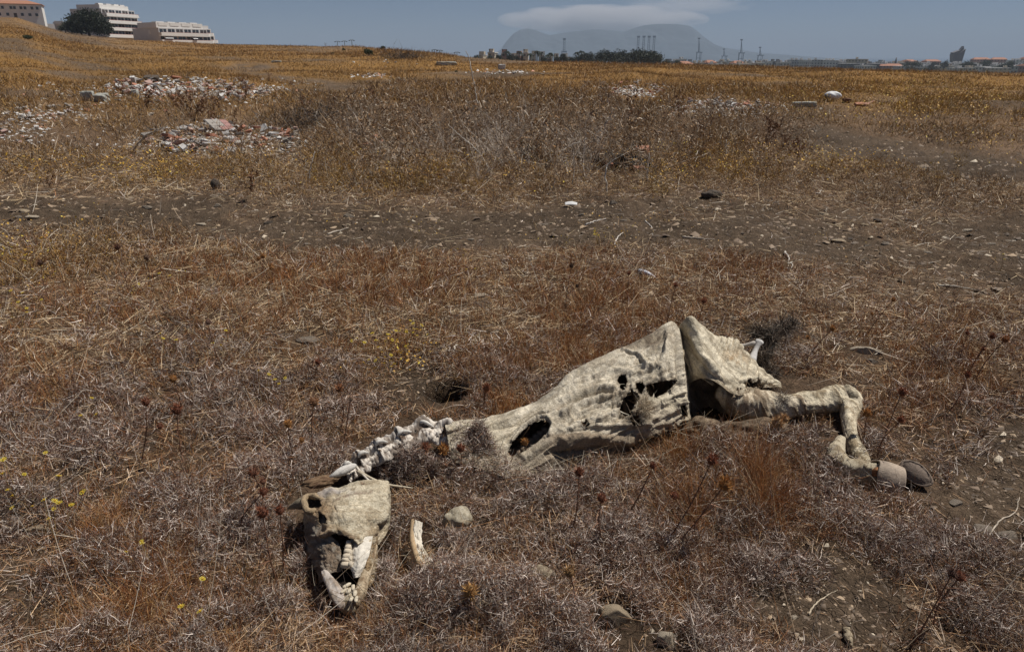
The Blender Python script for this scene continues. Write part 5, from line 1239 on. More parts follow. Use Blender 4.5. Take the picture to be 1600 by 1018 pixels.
# tiled slab leaning on the lower heap
p = ground(346, 212)
t = thing('tiled_slab', 'tilted slab of pink and grey floor tiles on the lower rubble heap', 'tiled slab', p, None, .85)
Mx = Matrix.Rotation(math.radians(24), 3, 'X') @ Matrix.Rotation(.1, 3, 'Y')
mb = MB(); c0 = Mx @ Vector((0, 0, 0)); mb.box((0, 0, .16), (.44, .40, .03), M=Mx); mb.build('slab', M_rb[1], t, local=True)
mt = [plain('pink_tile', (.36, .20, .18), .6, .15, 20), plain('grey_tile', (.34, .31, .28), .6, .15, 20)]
for i in range(3):
    for j in range(3):
        q = Mx @ Vector(((i - 1) * .142, (j - 1) * .128, .021)); mb = MB(); mb.box((q[0], q[1], q[2] + .16), (.135, .12, .012), M=Mx); mb.build('tile', mt[0 if (i == 2 or (j == 0 and i == 1)) else 1], t, local=True)
# hollow bricks
def hollow_brick(label, u, v, rz, tilt, dz=.0, s=1.0):
    p = ground(u, v); t = thing('hollow_brick', label, 'brick', p + np.array([0, 0, dz]), None, rz)
    Mx = Matrix.Rotation(tilt, 3, 'X'); s *= .62; L, Wd, Hh = .30 * s, .20 * s, .11 * s; mb = MB(); th = .012 * s
    for k in range(4): q = Mx @ Vector((0, 0, (k / 3 - .5) * (Hh - th))); mb.box((q[0], q[1], q[2] + .04), (L, Wd, th), M=Mx)
    for k in range(5): q = Mx @ Vector((0, (k / 4 - .5) * (Wd - th), 0)); mb.box((q[0], q[1], q[2] + .04), (L - .004, th, Hh - .003), M=Mx)
    mb.build('brick_shell', M_rb[2], t, local=True)
    return t
hollow_brick('hollow terracotta brick standing on end in the weeds, upper of the two left ones', 589, 226, 1.3, 1.0, .05, 1.25)
hollow_brick('broken hollow terracotta brick lying in the weeds left of the thicket', 575, 232, .2, .1, 0, 1.0)
hollow_brick('hollow terracotta brick half hidden behind the big white branch', 858, 237, .3, .5, 0, 1)
hollow_brick('hollow terracotta brick on top of the black plastic sheet', 1002, 248, -.5, .3, .1, 1.1)
hollow_brick('small terracotta brick in front of the black plastic sheet', 998, 268, .4, .2, 0, .8)
hollow_brick('terracotta brick piece left of the black plastic sheet', 952, 262, .1, .1, 0, .6)
# concrete blocks at the upper left
M_conc = plain('pale_concrete', (.42, .42, .38), .9, .25, 9, .4)
def block(name, label, u, v, d, rz, mat=None, tilt=0, col=None):
    p = ground(u, v); d = tuple(a * .62 for a in d)
    import bmesh
    bm = bmesh.new(); bmesh.ops.create_cube(bm, size=1); bmesh.ops.subdivide_edges(bm, edges=bm.edges[:], cuts=5, use_grid_fill=True)
    for v_ in bm.verts:
        q = v_.co; s_ = (abs(q.x) * 2) ** 6 + (abs(q.y) * 2) ** 6 + (abs(q.z) * 2) ** 6; k = (1 / max(s_, 1)) ** .10
        nn = float(vn(np.array([q.x * 6 + u]), np.array([q.y * 6 + q.z * 5 + v]), 7)[0]) - .5
        v_.co = Vector((q.x * d[0] * k, q.y * d[1] * k, q.z * d[2] * k)) * (1 + .16 * nn)
    me = bpy.data.meshes.new(name); bm.to_mesh(me); bm.free(); me.materials.append(mat or M_conc); o = bpy.data.objects.new(name, me); COL.objects.link(o)
    o.location = (p[0], p[1], p[2] + d[2] * .4); o.rotation_euler = (tilt, 0, rz); return tag(o, label, 'concrete block')
block('concrete_block', 'pale broken concrete block at the left end of the rubble heap, left of two', 139, 158, (.55, .4, .5), .2)
block('concrete_block', 'pale wedge shaped concrete block at the left end of the rubble heap, right of two', 160, 160, (.65, .4, .42), -.3, None, .3)
block('concrete_block', 'grey concrete chunk just right of the two pale blocks', 205, 150, (.75, .4, .32), .1)
block('concrete_block', 'small white upright chunk at the upper left end of the heap', 209, 133, (.28, .25, .55), .3, M_rb[0], .3)
block('concrete_block', 'dark lump beside the small white upright chunk', 238, 130, (.8, .5, .4), .3, M_st[2], .3)
block('concrete_block', 'white concrete block in the grass before the dark trees', 784, 108, (.8, .6, .6), .3, M_rb[0])
block('concrete_block', 'grey slab lying on the far slope left of the tall cane', 698, 102, (2.6, 1.2, .45), .05, M_conc)
block('stone_slab', 'flat grey slab on bare ground near the ridge path', 432, 98, (1.2, .6, .25), .05, M_conc)
block('stone_slab', 'flat pale stone in the weeds below the white sack', 1256, 166, (1.1, .5, .22), .05, M_conc)
block('terracotta_chunk', 'terracotta chunk right of the white sack, on a tilted board', 1344, 166, (.5, .3, .14), .05, M_rb[2], .3)
block('terracotta_chunk', 'brown box shaped chunk touching the white sack', 1322, 161, (.35, .3, .25), .05, plain('brown_board', (.18, .09, .05), .8))
stick('plank', 'thin reddish board leaning up right of the white sack', 'board', [(1350, 168), (1364, 162)], .05, (.4, .22, .16))
# white sack
p = ground(1300, 158)
t = thing('white_sack', 'stuffed white sack with a black mouth lying in the right hand field', 'sack', p)
o = lump('sack_body', p + np.array([0, 0, .16]), (.27, .15, .14), plain('sack_plastic', (.72, .72, .74), .5, .12, 8), (1, 1, 1), t, 411, -.25, .16, 4)
o = lump('sack_mouth', p + np.array([-.22, -.04, .10]), (.09, .10, .10), plain('sack_black', (.03, .03, .032), .6), (1, 1, 1), t, 412, 0, .15, 3)
# black plastic sheeting
p = ground(950, 262)
t = thing('plastic_sheet', 'crumpled black plastic sheet lying in the weeds right of the middle', 'plastic sheet', p)
G = np.zeros((120, 40, 3)); I, J = np.meshgrid(np.linspace(0, 1, 120), np.linspace(0, 1, 40), indexing='ij')
a_ = ground(895, 245); b2_ = ground(1015, 262)
for k in range(2): G[..., k] = a_[k] + (b2_[k] - a_[k]) * I
G[..., 1] += (J - .5) * .9; G[..., 2] = H(G[..., 0], G[..., 1], False) + .02 + .30 * np.abs(fbm(I * 14, J * 4, 421, 4) - .3) * np.sin(PI * np.clip(J, .02, .98)) + .02
sheet('sheet', G, np.ones((120, 40, 3)), plain('black_plastic', (.014, .013, .013), .7, spec=.15), t, thick=.004)
for u_, v_, nm, lab, r_ in [(745, 232, 'charred_bush', 'dark burnt bush at the left end of the thicket', (.5, .35, .28)), (500, 205, 'brush_pile', 'dark heap of brushwood right of the lower rubble heap', (1.0, .6, .45)), (630, 93, 'dark_bush', 'low black bush on the far slope below the ridge', (2.4, 1.0, .7)), (830, 250, 'charred_bush', 'dark burnt brush beside the big white branch', (.5, .3, .2))]:
    p = ground(u_, v_); t = thing(nm, lab, 'brush', p); rg = np.random.default_rng(int(u_)); n = 1400; P = rg.normal(size=(n, 3)) * np.array(r_) * .5; P[:, 2] = np.abs(P[:, 2]); s_ = r_[0]
    V, Q, C_ = ribbons(P + p, unit(rg.normal(size=(n, 3)) + [0, 0, .5]), rg.uniform(.1, .32, n) * s_ ** .6, np.full(n, .012) * s_ ** .8, rg.normal(size=(n, 3)) * .4, np.array([(.04, .032, .027), (.075, .06, .05), (.12, .09, .07)])[rg.integers(0, 3, n)], 2)
    mesh_np('dead_twigs', V, Q, C_, M_blade, t)
p = ground(337, 296); o = lump('charred_stub', (0, 0, .05), (.05, .04, .07), M_st[2], (1, 1, 1), None, 431, 0, .3, 3); o.location = p; tag(o, 'small black charred stub left of the flowers beyond the track', 'stub')
p = ground(1112, 308); o = lump('charred_stub', (0, 0, .03), (.12, .06, .05), M_st[2], (1, 1, 1), None, 433, 0, .3, 3); o.location = p; tag(o, 'flat black charred lump beyond the track right of the middle', 'stub')

# ================================================================ pale branches and canes
def cane(label, pts, rad=.011, name='white_branch', col=(.62, .57, .5), base_v=None, cat='branch'):
    """pixel polyline in a plane standing at its lowest point"""
    g_ = ground(*pts[0]); P = []
    for (a, b_) in pts: P.append(PY(a, b_, g_[1] + random.uniform(-.05, .05)))
    P[0] = g_.copy(); P = cr(np.array(P), 6 * len(pts)); n = len(P); b0 = P[0].copy()
    mb = MB(); mb.tube(P - b0 + rng.normal(size=P.shape) * rad * .4, list(rad * (1 - .55 * np.linspace(0, 1, n))), 6, col); o = mb.build(name, M_bone, None, True, True); o.location = b0
    return tag(o, label, cat)
cane('tall pale cane rising above the field left of the dark trees', [(748, 168), (744, 150), (741, 132), (737, 112), (733, 92), (728, 80)], .022, 'pale_cane')
cane('long white forked branch arching right of the middle thicket', [(832, 258), (855, 247), (880, 234), (905, 222), (930, 211), (944, 196), (952, 183)], .017)
cane('white branch crossing under the long forked one', [(846, 252), (862, 240), (880, 226), (888, 210)], .010)
cane('thin pale branch slanting down left of the burnt bush', [(768, 275), (755, 248), (735, 225), (718, 212), (702, 197)], .010)
cane('pale stem in the burnt bush, leaning left', [(763, 260), (758, 245), (752, 230), (748, 216)], .010)
cane('pale stem crossing the burnt bush, leaning right', [(772, 254), (776, 244), (782, 231)], .010)
cane('short pale stem right of the burnt bush', [(786, 262), (778, 246), (765, 215)], .009)
cane('thin upright stem at the centre of the thicket', [(802, 235), (806, 215), (810, 192), (809, 176)], .008)
cane('thin leaning stem right of the thicket centre', [(842, 247), (836, 220), (829, 190)], .008)
cane('white stem angled beside the black plastic, left one', [(948, 304), (946, 272), (950, 258), (963, 247)], .011)
cane('white stem standing before the black plastic, right one', [(1010, 287), (1012, 262), (1015, 240)], .010)
cane('white twig slanting right from the black plastic', [(1035, 286), (1022, 280), (1012, 272)], .008)
cane('pale upright stick right of the black plastic', [(1135, 257), (1134, 238), (1135, 219)], .011)
cane('pale short stick crossing the upright one', [(1123, 247), (1132, 241), (1142, 235)], .007)
cane('pale broken stem in weeds right of the middle', [(1085, 232), (1090, 214), (1098, 196)], .009)
cane('pale thin stem at the left of the middle thicket', [(483, 290), (484, 270), (488, 250), (492, 236)], .009)
cane('pale stem standing just below the left thicket', [(618, 290), (619, 282), (621, 274)], .009)
cane('pale leaning stem in the left thicket', [(548, 235), (547, 220), (546, 205)], .010)
cane('pale stem in the right of the left thicket', [(628, 156), (634, 150), (638, 146)], .012)
cane('thin pale stick at the lower right of the thicket', [(863, 296), (866, 285), (867, 272)], .008)
cane('slanting pale twig below the left thicket', [(720, 272), (702, 262), (684, 247)], .008)
cane('pale twig below the white branch', [(893, 292), (897, 270), (896, 240)], .007)
cane('grey fallen bough right of the brushwood heap', [(605, 226), (580, 213), (555, 205), (530, 202)], .03, 'fallen_bough', (.34, .28, .22))
cane('grey fallen bough curving over the gap between the heaps', [(205, 238), (225, 215), (245, 203), (262, 197)], .014, 'fallen_bough', (.42, .36, .29))

# ================================================================ tall dead weeds
def weed_proto(seed, h, n_st, spread, leafy, col, leafc, ww=.006, bf=1.):
    rg = np.random.default_rng(seed); t = thing('dead_weed', '-', 'weed', (0, 0, 0)); P = []; D = []; L = []; Cs = []
    V_, Q_, C_ = [], [], []
    n = n_st; D0 = unit(np.stack([rg.normal(size=n) * spread, rg.normal(size=n) * spread, np.ones(n)], 1)); L0 = rg.uniform(.5, 1, n) * h; B0 = rg.normal(size=(n, 3)) * .12
    a = ribbons(np.zeros((n, 3)) + rg.normal(size=(n, 3)) * [.03, .03, 0], D0, L0, np.full(n, ww), B0, np.array(col) * rg.uniform(.6, 1.5, (n, 1)), 4, taper=.6)
    nb = n * 7; i = rg.integers(0, n, nb); tt = rg.uniform(.25, .95, nb); bp_ = D0[i] * (L0[i] * tt)[:, None] + B0[i] * (L0[i] * tt ** 2)[:, None]
    D1 = unit(D0[i] * .8 + rg.normal(size=(nb, 3)) * .6 + [0, 0, .2]); L1 = h * rg.uniform(.08, .28, nb) * bf
    b_ = ribbons(bp_, D1, L1, np.full(nb, ww * .6), rg.normal(size=(nb, 3)) * .2, np.array(col) * rg.uniform(.6, 1.6, (nb, 1)), 2)
    def cat(*rs):
        V = np.concatenate([r_[0] for r_ in rs]); o = 0; Q = []
        for r_ in rs: Q.append(r_[1] + o); o += len(r_[0])
        return V, np.concatenate(Q), np.concatenate([r_[2] for r_ in rs])
    mesh_np('stems', *cat(a, b_), M_blade).parent = t
    nl = leafy; j = rg.integers(0, nb, nl); lp = bp_[j] + D1[j] * (L1[j] * rg.uniform(.3, 1, nl))[:, None]
    lf = ribbons(lp, unit(rg.normal(size=(nl, 3))), rg.uniform(.012, .034, nl) * (h / .6), rg.uniform(.006, .013, nl) * (h / .6), rg.normal(size=(nl, 3)) * .5, np.array(leafc)[rg.integers(0, len(leafc), nl)] * rg.uniform(.6, 1.4, (nl, 1)), 2, taper=.5)
    mesh_np('dead_leaves', *lf, M_blade).parent = t
    return t
brn_l = [(.24, .14, .065), (.15, .09, .05), (.34, .22, .12), (.50, .42, .33), (.30, .16, .06)]
red_l = [(.17, .075, .035), (.12, .055, .03), (.22, .11, .05)]
WP = [weed_proto(801, .62, 9, .42, 170, (.30, .21, .13), brn_l, .005), weed_proto(802, .75, 7, .28, 230, (.32, .24, .15), brn_l, .005), weed_proto(803, .5, 14, .6, 220, (.48, .41, .33), brn_l, .0055), weed_proto(804, .85, 3, .10, 190, (.15, .08, .045), red_l, .006, .28),
      weed_proto(805, .45, 10, .5, 260, (.22, .14, .06), [(.32, .19, .045), (.24, .14, .05), (.46, .30, .05)])]
WP.append(weed_proto(806, .95, 16, .55, 60, (.52, .45, .38), [(.3, .22, .14), (.2, .14, .09)], .0065, .7))
LABW = ['tall tangled brown weed with curled dead leaves in the mid-field thicket', 'slender branching brown weed in the mid-field thicket', 'low spreading grey brown weed in the mid-field thicket', 'reddish brown seeding dock spike standing above the middle field', 'ochre bush with faded yellow heads along the far side of the track', 'leafless shrub of pale bare branches in the mid-field thicket']
GRW = ['tangled weeds of the thicket', 'slender weeds of the thicket', 'low grey weeds of the thicket', 'dock spikes in the middle field', 'ochre flowering bushes beyond the track', 'bare pale shrubs of the thicket']
usedw = set()
def put_weed(k, g_, s):
    s3 = (s, s, s * rng.uniform(.8, 1.15))
    if k in usedw: dup(WP[k], g_, rng.uniform(0, 6.28), s3, LABW[k], GRW[k])
    else: usedw.add(k); WP[k].matrix_basis = Matrix.Translation(Vector(g_)) @ Matrix.Diagonal((s, s, s, 1)); tag(WP[k], LABW[k], 'weed', GRW[k])
cnt = 0
for _ in range(4000):
    a = rng.uniform(430, 1260); b_ = rng.uniform(165, 300)
    if rng.random() < float(blob(np.array(a), np.array(b_), THICK)) ** 1.5 * .75 * (1 - float(blob(np.array(a), np.array(b_ - 8), RUBB))) and cnt < 210:
        g_ = ground(a, b_); kk_ = int(rng.choice(3, p=[.4, .35, .25])); put_weed(kk_, g_, rng.uniform(.6, 1.1) if kk_ == 2 else rng.uniform(.7, 1.6)); cnt += 1
for (a, b_) in [(306, 190), (312, 188), (300, 186), (330, 176), (345, 178), (285, 180), (228, 180), (192, 150), (355, 160), (390, 150), (382, 160), (460, 140), (375, 215), (365, 190), (338, 195), (80, 300), (390, 312), (645, 190), (700, 180), (880, 180), (985, 190), (1062, 175), (1060, 190), (983, 212), (1200, 236), (1192, 240), (1232, 250), (1245, 255), (1105, 235), (1220, 238), (950, 185), (590, 170), (520, 175), (555, 180), (480, 185), (420, 130)]:
    g_ = ground(a, b_); put_weed(3, g_, rng.uniform(.8, 1.5) * (.5 if b_ > 280 else 1))
for i in range(46):
    a = rng.normal() * 75 + (850 if i % 3 else 640); b_ = rng.uniform(208, 282); put_weed(5, ground(a, b_), rng.uniform(.6, 1.15))
for i in range(42):
    a, b_ = [(700, 300), (1130, 278), (1030, 305), (1230, 262), (1440, 292), (1300, 275), (640, 292), (500, 285), (230, 282)][i % 9]
    g_ = ground(a + rng.normal() * 55, b_ + rng.normal() * 7); put_weed(4, g_, rng.uniform(.45, .8))
# ================================================================ shrubs and small plants on the slope
def crown(P, r, n, cols, size, seed, parent, name='foliage', holes=.5):
    rg = np.random.default_rng(seed); m = max(10, n // 90)
    cd = unit(rg.normal(size=(m, 3))); cd[:, 2] = np.abs(cd[:, 2]) * 1.0 - .25
    cc = cd * rg.uniform(.35, .85, (m, 1)); cr_ = rg.uniform(.20, .42, m); i = rg.integers(0, m, n)
    d = unit(rg.normal(size=(n, 3))); p_ = (cc[i] + d * (cr_[i] * rg.random(n) ** .35)[:, None]) * np.array(r) + np.array(P)
    C_ = np.array(cols)[rg.integers(0, len(cols), n)] * (rg.uniform(.7, 1.3, (m, 1))[i]) * rg.uniform(.7, 1.3, (n, 1))
    V, Q, Cc = ribbons(p_, unit(rg.normal(size=(n, 3))), rg.uniform(.6, 1.2, n) * size, rg.uniform(.4, .8, n) * size, rg.normal(size=(n, 3)) * .3, C_, 1, taper=.4)
    return mesh_np(name, V, Q, Cc, M_leaf, parent)
M_leaf = vcol('leaf', .6, .25)
GREEN = [(.045, .062, .028), (.03, .042, .02), (.065, .078, .035)]
for (a, b_, wpx, lab) in [(574, 88, 20, 'green round shrub on the slope below the ridge'), (537, 80, 7, 'tiny dark green bush left of the round shrub near the ridge'), (599, 78, 9, 'small dark bush just under the skyline of the slope'), (520, 86, 7, 'faint green tuft left of the tiny dark bush'), (713, 113, 5, 'small green tuft near the grey slab'), (44, 62, 12, 'low dark bush among stones at the upper left slope')]:
    g_ = ground(a, b_); r_ = wpx * math.hypot(g_[0], g_[1]) / F / 2; t = thing('shrub', lab, 'shrub', g_)
    crown(g_ + [0, 0, r_ * .4], (r_, r_, r_ * .8), 1400, GREEN, r_ * .12, int(a), t)
    mb = MB(); mb.tube([g_, g_ + [0, 0, r_ * .6]], [r_ * .06, r_ * .03], 6, (.1, .07, .05)); mb.build('stem', M_stem, t, True, True)
for (a, b_) in [(600, 73), (602, 74), (590, 74), (580, 73), (455, 69), (502, 71), (508, 72), (420, 68), (610, 76), (562, 72)]:
    g_ = ground(a, b_ + 1.5); put_weed(3, g_, 2.0)
# ================================================================ buildings on the hill
M_wht = plain('white_render', (.74, .72, .69), .8, .08, .6); M_gry = plain('shaded_render', (.62, .60, .585), .8, .08, .5); M_gls = plain('window_glass', (.03, .035, .045), .2, spec=.6)
M_roof = plain('roof_tile', (.40, .19, .12), .85, .25, 1.5); M_dark = plain('dark_opening', (.06, .05, .05), .8); M_rail = plain('red_rail', (.36, .14, .11), .7); M_awn = plain('awning', (.72, .72, .72), .7)
def hbase(u, v, D):
    p = PD(u, v, D); return p
# white house with hipped red roof, long front facing the camera
D0 = 372.
g0 = hbase(68, 27, D0); g0[2] -= .8
t = thing('white_house', 'white two storey house with low red tiled roof on the far left hilltop', 'house', g0, None, math.radians(-8) + math.atan2(-g0[0], g0[1]) * 0 + math.radians(35))
Wd, Dp, Hh = 26., 11., 5.4
mb = MB(); mb.box((-Wd / 2, Dp / 2, Hh / 2 - 2), (Wd, Dp, Hh + 4)); mb.build('wall', M_wht, t, local=True)
mb = MB(); e = .5; z0 = Hh; mb.add([(-Wd - e, -e, z0), (e, -e, z0), (e, Dp + e, z0), (-Wd - e, Dp + e, z0), (-Wd + 5, Dp / 2, z0 + 1.9), (-5, Dp / 2, z0 + 1.9), (-Wd - e, -e, z0 + .2), (e, -e, z0 + .2), (e, Dp + e, z0 + .2), (-Wd - e, Dp + e, z0 + .2)],
    [(0, 3, 2, 1), (0, 1, 7, 6), (1, 2, 8, 7), (2, 3, 9, 8), (3, 0, 6, 9), (6, 7, 5, 4), (7, 8, 5), (8, 9, 4, 5), (9, 6, 4)]); roof = mb.build('roof', M_roof, t, local=True)
for cx in (-9.5, -14): mb = MB(); mb.box((cx, Dp / 2, Hh + 1.9), (.7, .7, 1.5)); o = mb.build('chimney', M_wht, None, local=True); o.parent = roof
def window(t, x, z, w_, h_, y=-.03, name='window', mat=None, sill=True):
    mb = MB(); mb.box((x, y, z), (w_, .08, h_)); f = mb.build(name, mat or M_gls, t, local=True)
    if sill: mb = MB(); mb.box((x, y - .08, z - h_ / 2 - .06), (w_ + .2, .2, .12)); o = mb.build('sill', M_wht, None, local=True); o.parent = f
for x_ in (-1.6, -3.4, -5.8, -7.2, -9.4, -10.6, -13.5, -14.8, -17.5, -20, -23): window(t, x_, 4.1, .9, 1.1)
for x_ in (-2.2, -4.6, -7.2, -12.2, -15, -18, -21): window(t, x_, 1.6, 1.0, 1.1)
mb = MB(); mb.box((-9.6, -.03, 1.0), (1.1, .08, 2.2)); mb.build('door', M_dark, t, local=True)

# terraced apartment block: storeys with long white parapets, receding to the right
def terrace_block(name, label, base, rz, L, D, floors, fh, steps, endlen, par=.95):
    t = thing(name, label, 'apartment block', base, None, rz)
    for i in range(floors):
        x0, x1, out = steps[i]                 # left and right end along the front, balcony depth
        dn = 5 if i == 0 else 0; mb = MB(); mb.box(((x0 + x1) / 2, D / 2 + .0, i * fh + fh / 2 - dn / 2), (x1 - x0, D - .01 * i, fh - .01 + dn)); mb.build('storey', M_gry if i % 2 == 0 else M_gry, t, local=True)
        # recessed openings
        n = int((x1 - x0) / 3.4)
        for k in range(n):
            xx = x0 + (k + .5) * (x1 - x0) / n; w_ = (x1 - x0) / n * .78
            mb = MB(); mb.box((xx, -.04, i * fh + fh * .55), (w_, .1, fh * .62)); f = mb.build('window', M_gls if (k + i) % 3 else M_dark, t, local=True)
            mb = MB(); mb.box((xx, -.11, i * fh + fh * .55), (.12, .05, fh * .62)); o = mb.build('frame', M_wht, None, local=True); o.parent = f
        # balcony: slab, parapet with rounded ends
        if out > 0:
            mb = MB(); pts = []; m = 8
            for k in range(m + 1): a = PI / 2 * k / m; pts.append((x0 + out * (1 - math.sin(a)) * .6 if False else x0 - .2, -out))
            prof = [(x0 - .2, 0), (x0 - .2, -out)] + [(x1 - out + out * math.sin(PI / 2 * k / m) + .8, -out * math.cos(PI / 2 * k / m)) for k in range(m + 1)]
            zb = i * fh - .22; zt = i * fh + par; V = []; th = .18
            for (px_, py_) in prof: V += [(px_, py_, zb), (px_, py_, zt), (px_ * 1 + (0 if px_ > x0 else th), min(py_ + th, 0), zt), (px_ + (0 if px_ > x0 else th), min(py_ + th, 0), zb)]
            Fq = []
            for k in range(len(prof) - 1):
                for q in range(4): Fq.append((k * 4 + q, k * 4 + (q + 1) % 4, (k + 1) * 4 + (q + 1) % 4, (k + 1) * 4 + q))
            mb.add(V, Fq); pr = mb.build('balcony', M_wht, t, local=True)
            mb = MB(); mb.box(((x0 + x1) / 2, -out / 2, i * fh - .1), (x1 - x0, out - .2, .18)); o = mb.build('balcony_floor', M_gry, None, local=True); o.parent = pr
            mb = MB(); mb.box(((x0 + x1) / 2, -out + .09, i * fh + par + .06), (x1 - x0 - .4, .08, .10)); o = mb.build('rail', M_rail, None, local=True); o.parent = pr
    return t
D1 = 340.; b1 = PD(166, 57.5, D1); rz1 = math.radians(75); fh = 2.55
A = terrace_block('apartment_block', 'tall white terraced apartment block with curved balconies behind the dark tree', b1, rz1, 26, 15, 4, fh, [(0, 17, 1.6), (0, 18, 2.0), (0, 18.6, 2.4), (0, 17.4, 2.4)], 10)
mb = MB(); mb.box((8, 6.5, 4 * fh + .75), (15, 11, 1.5)); up = mb.build('roof_terrace', M_wht, A, local=True)
for k, xx in enumerate((1.0, 5.0, 9.0, 12.2)): mb = MB(); mb.box((xx + .9, 2.3, 4 * fh + 1.75), (2.3, 1.6, .5)); o = mb.build('roof_hut', M_wht if k % 2 == 0 else M_gry, None, local=True); o.parent = up
for yy_ in (9, 11): mb = MB(); mb.box((-.04, yy_, 3 * fh + 1.5), (.1, 1.0, 1)); mb.build('window', M_dark, A, local=True)
D2 = 318.; b2 = PD(251, 66.5, D2); fh2 = 2.6
B = terrace_block('apartment_block', 'long low apartment block with three levels of white balconies on the ridge', b2, math.radians(58), 26, 17, 2, fh2, [(0, 22.4, 1.4), (0, 21.0, 1.8)], 10)
mb = MB(); mb.box((9.6, 6.5, 2 * fh2 + .95), (20, 12, 1.9)); up = mb.build('upper_storey', M_wht, B, local=True)
for k in range(4): mb = MB(); mb.box((2.3 + k * 4.9, .44, 2 * fh2 + 1.3), (3.6, .12, 1.1)); o = mb.build('parapet_panel', M_wht, None, local=True); o.parent = up
for k in range(4): mb = MB(); mb.box((2.4 + k * 4.8, 3.5, 2 * fh2 + 2.1), (3.2, 3, .4)); o = mb.build('roof_hut', M_gry, None, local=True); o.parent = up
mb = MB(); mb.box((-.04, 6, fh2 + 1.1), (.1, 1.2, 1.3)); mb.build('window', M_wht, B, local=True)
for (xx, ww) in [(1.2, 3.4), (13.2, 2)]: mb = MB(); mb.add([(xx, -1.9, 1.5), (xx + ww, -1.9, 1.5), (xx + ww, -.1, 2.35), (xx, -.1, 2.35), (xx, -1.9, 1.44), (xx + ww, -1.9, 1.44), (xx + ww, -.1, 2.29), (xx, -.1, 2.29)], [(0, 1, 2, 3), (7, 6, 5, 4), (0, 4, 5, 1), (1, 5, 6, 2), (2, 6, 7, 3), (3, 7, 4, 0)]); mb.build('awning', M_awn, B, local=True)
b3 = PD(316, 66.5, 335)
Cb = terrace_block('apartment_block', 'small end block with stepped balconies at the right of the ridge buildings', b3, math.radians(60), 8, 9, 2, 2.6, [(0, 6.5, 1.8), (0, 5.0, 1.6)], 4)
mb = MB(); mb.box((1.8, 4, 5.8), (5, 7, 1.2)); mb.build('roof_terrace', M_gry, Cb, local=True)
# garden wall ruin left of the dark tree
b4 = PD(80, 47.5, 300); b4[2] -= 1
t = thing('garden_wall', 'pale stepped garden wall between white house and dark tree', 'wall', b4, None, math.radians(12))
mb = MB(); mb.box((4.2, 1, 1.9), (7, .4, 3.4)); mb.build('wall_panel', M_wht, t, local=True); mb = MB(); mb.box((.4, 0, 1.6), (2.2, .5, 2.8), .5); mb.build('wall_panel', M_gry, t, local=True)
mb = MB(); mb.box((9.2, 2, 1.6), (3.5, .5, 2.6)); mb.build('wall_panel', M_wht, t, local=True); mb = MB(); mb.box((2.6, .7, 3.4), (2.6, .5, 1.0), .2); mb.build('wall_panel', M_wht, t, local=True)

def tree(label, u, vtop, vbot, wpx, D, cols, seed, n=9000, group=None, name='tree', nm2='tree'):
    b_ = PD(u, vbot, D); h = (vbot - vtop) / F * D; r_ = wpx / F * D / 2; t = thing(name, label, nm2, b_, group)
    mb = MB(); mb.tube([b_ - [0, 0, 1], b_ + [0, 0, h * .4], b_ + [.1, 0, h * .7]], [r_ * .07, r_ * .05, r_ * .02], 7, (.09, .07, .05))
    rg = np.random.default_rng(seed)
    for k in range(6): a = rg.uniform(0, 6.28); mb.tube([b_ + [0, 0, h * .3], b_ + [math.cos(a) * r_ * .55, math.sin(a) * r_ * .55, h * rg.uniform(.5, .8)]], [r_ * .035, r_ * .012], 5, (.09, .07, .05))
    mb.build('trunk', M_stem, t, True, True)
    crown(b_ + [0, 0, h * .42], (r_, r_, h * .60), n, cols, (h + r_) * .035, seed, t, 'crown'); return t
DK = [(.022, .032, .018), (.014, .02, .012), (.032, .042, .02)]
tree('large dark green tree in front of the tall white apartment block', 141, 24, 61, 52, 275, DK, 51, 16000)
tree('small grey green tree beside the large dark tree, left of it', 103, 38, 52, 16, 280, [(.07, .08, .05), (.05, .06, .035)], 52, 3000)
# ================================================================ tree belt beyond the ridge
TB = [(1003, 77, 106, 56, 0), (968, 80, 106, 34, 0), (945, 80, 105, 34, 0), (918, 83, 104, 24, 0), (905, 82, 104, 20, 0), (938, 92, 106, 16, 1), (984, 88, 106, 20, 2), (1012, 86, 106, 18, 2), (1026, 84, 107, 14, 0), (893, 88, 103, 12, 0), (880, 83, 103, 14, 3), (870, 88, 103, 12, 0), (850, 88, 103, 12, 0), (806, 86, 100, 12, 0), (796, 82, 100, 10, 1), (780, 84, 98, 12, 0), (765, 86, 98, 10, 1), (745, 86, 96, 10, 0), (1040, 93, 106, 14, 2), (1058, 94, 107, 12, 0)]
CL = [DK, [(.035, .05, .025), (.025, .035, .02)], [(.055, .05, .02), (.035, .042, .018)], DK]
TL = ['dark rounded tree in the belt beyond the ridge at the centre', 'mid green smaller tree in the belt beyond the ridge', 'olive tree with brownish crown in the belt beyond the ridge', 'dark flat topped tree standing alone left of the belt']
for i, (u_, a_, b_, w_, k) in enumerate(TB):
    lab = TL[k]
    if i == 0: lab = 'largest dark tree at the right end of the belt beyond the ridge'
    tree(lab, u_, a_, b_, w_ * 1.15, 345 + (i * 37 % 60), CL[k], 600 + i, 3800 if w_ > 20 else 1800, None if i in (0, 10) else ['dark trees', 'mid green trees', 'olive trees', 'x'][k] + ' of the belt beyond the ridge')
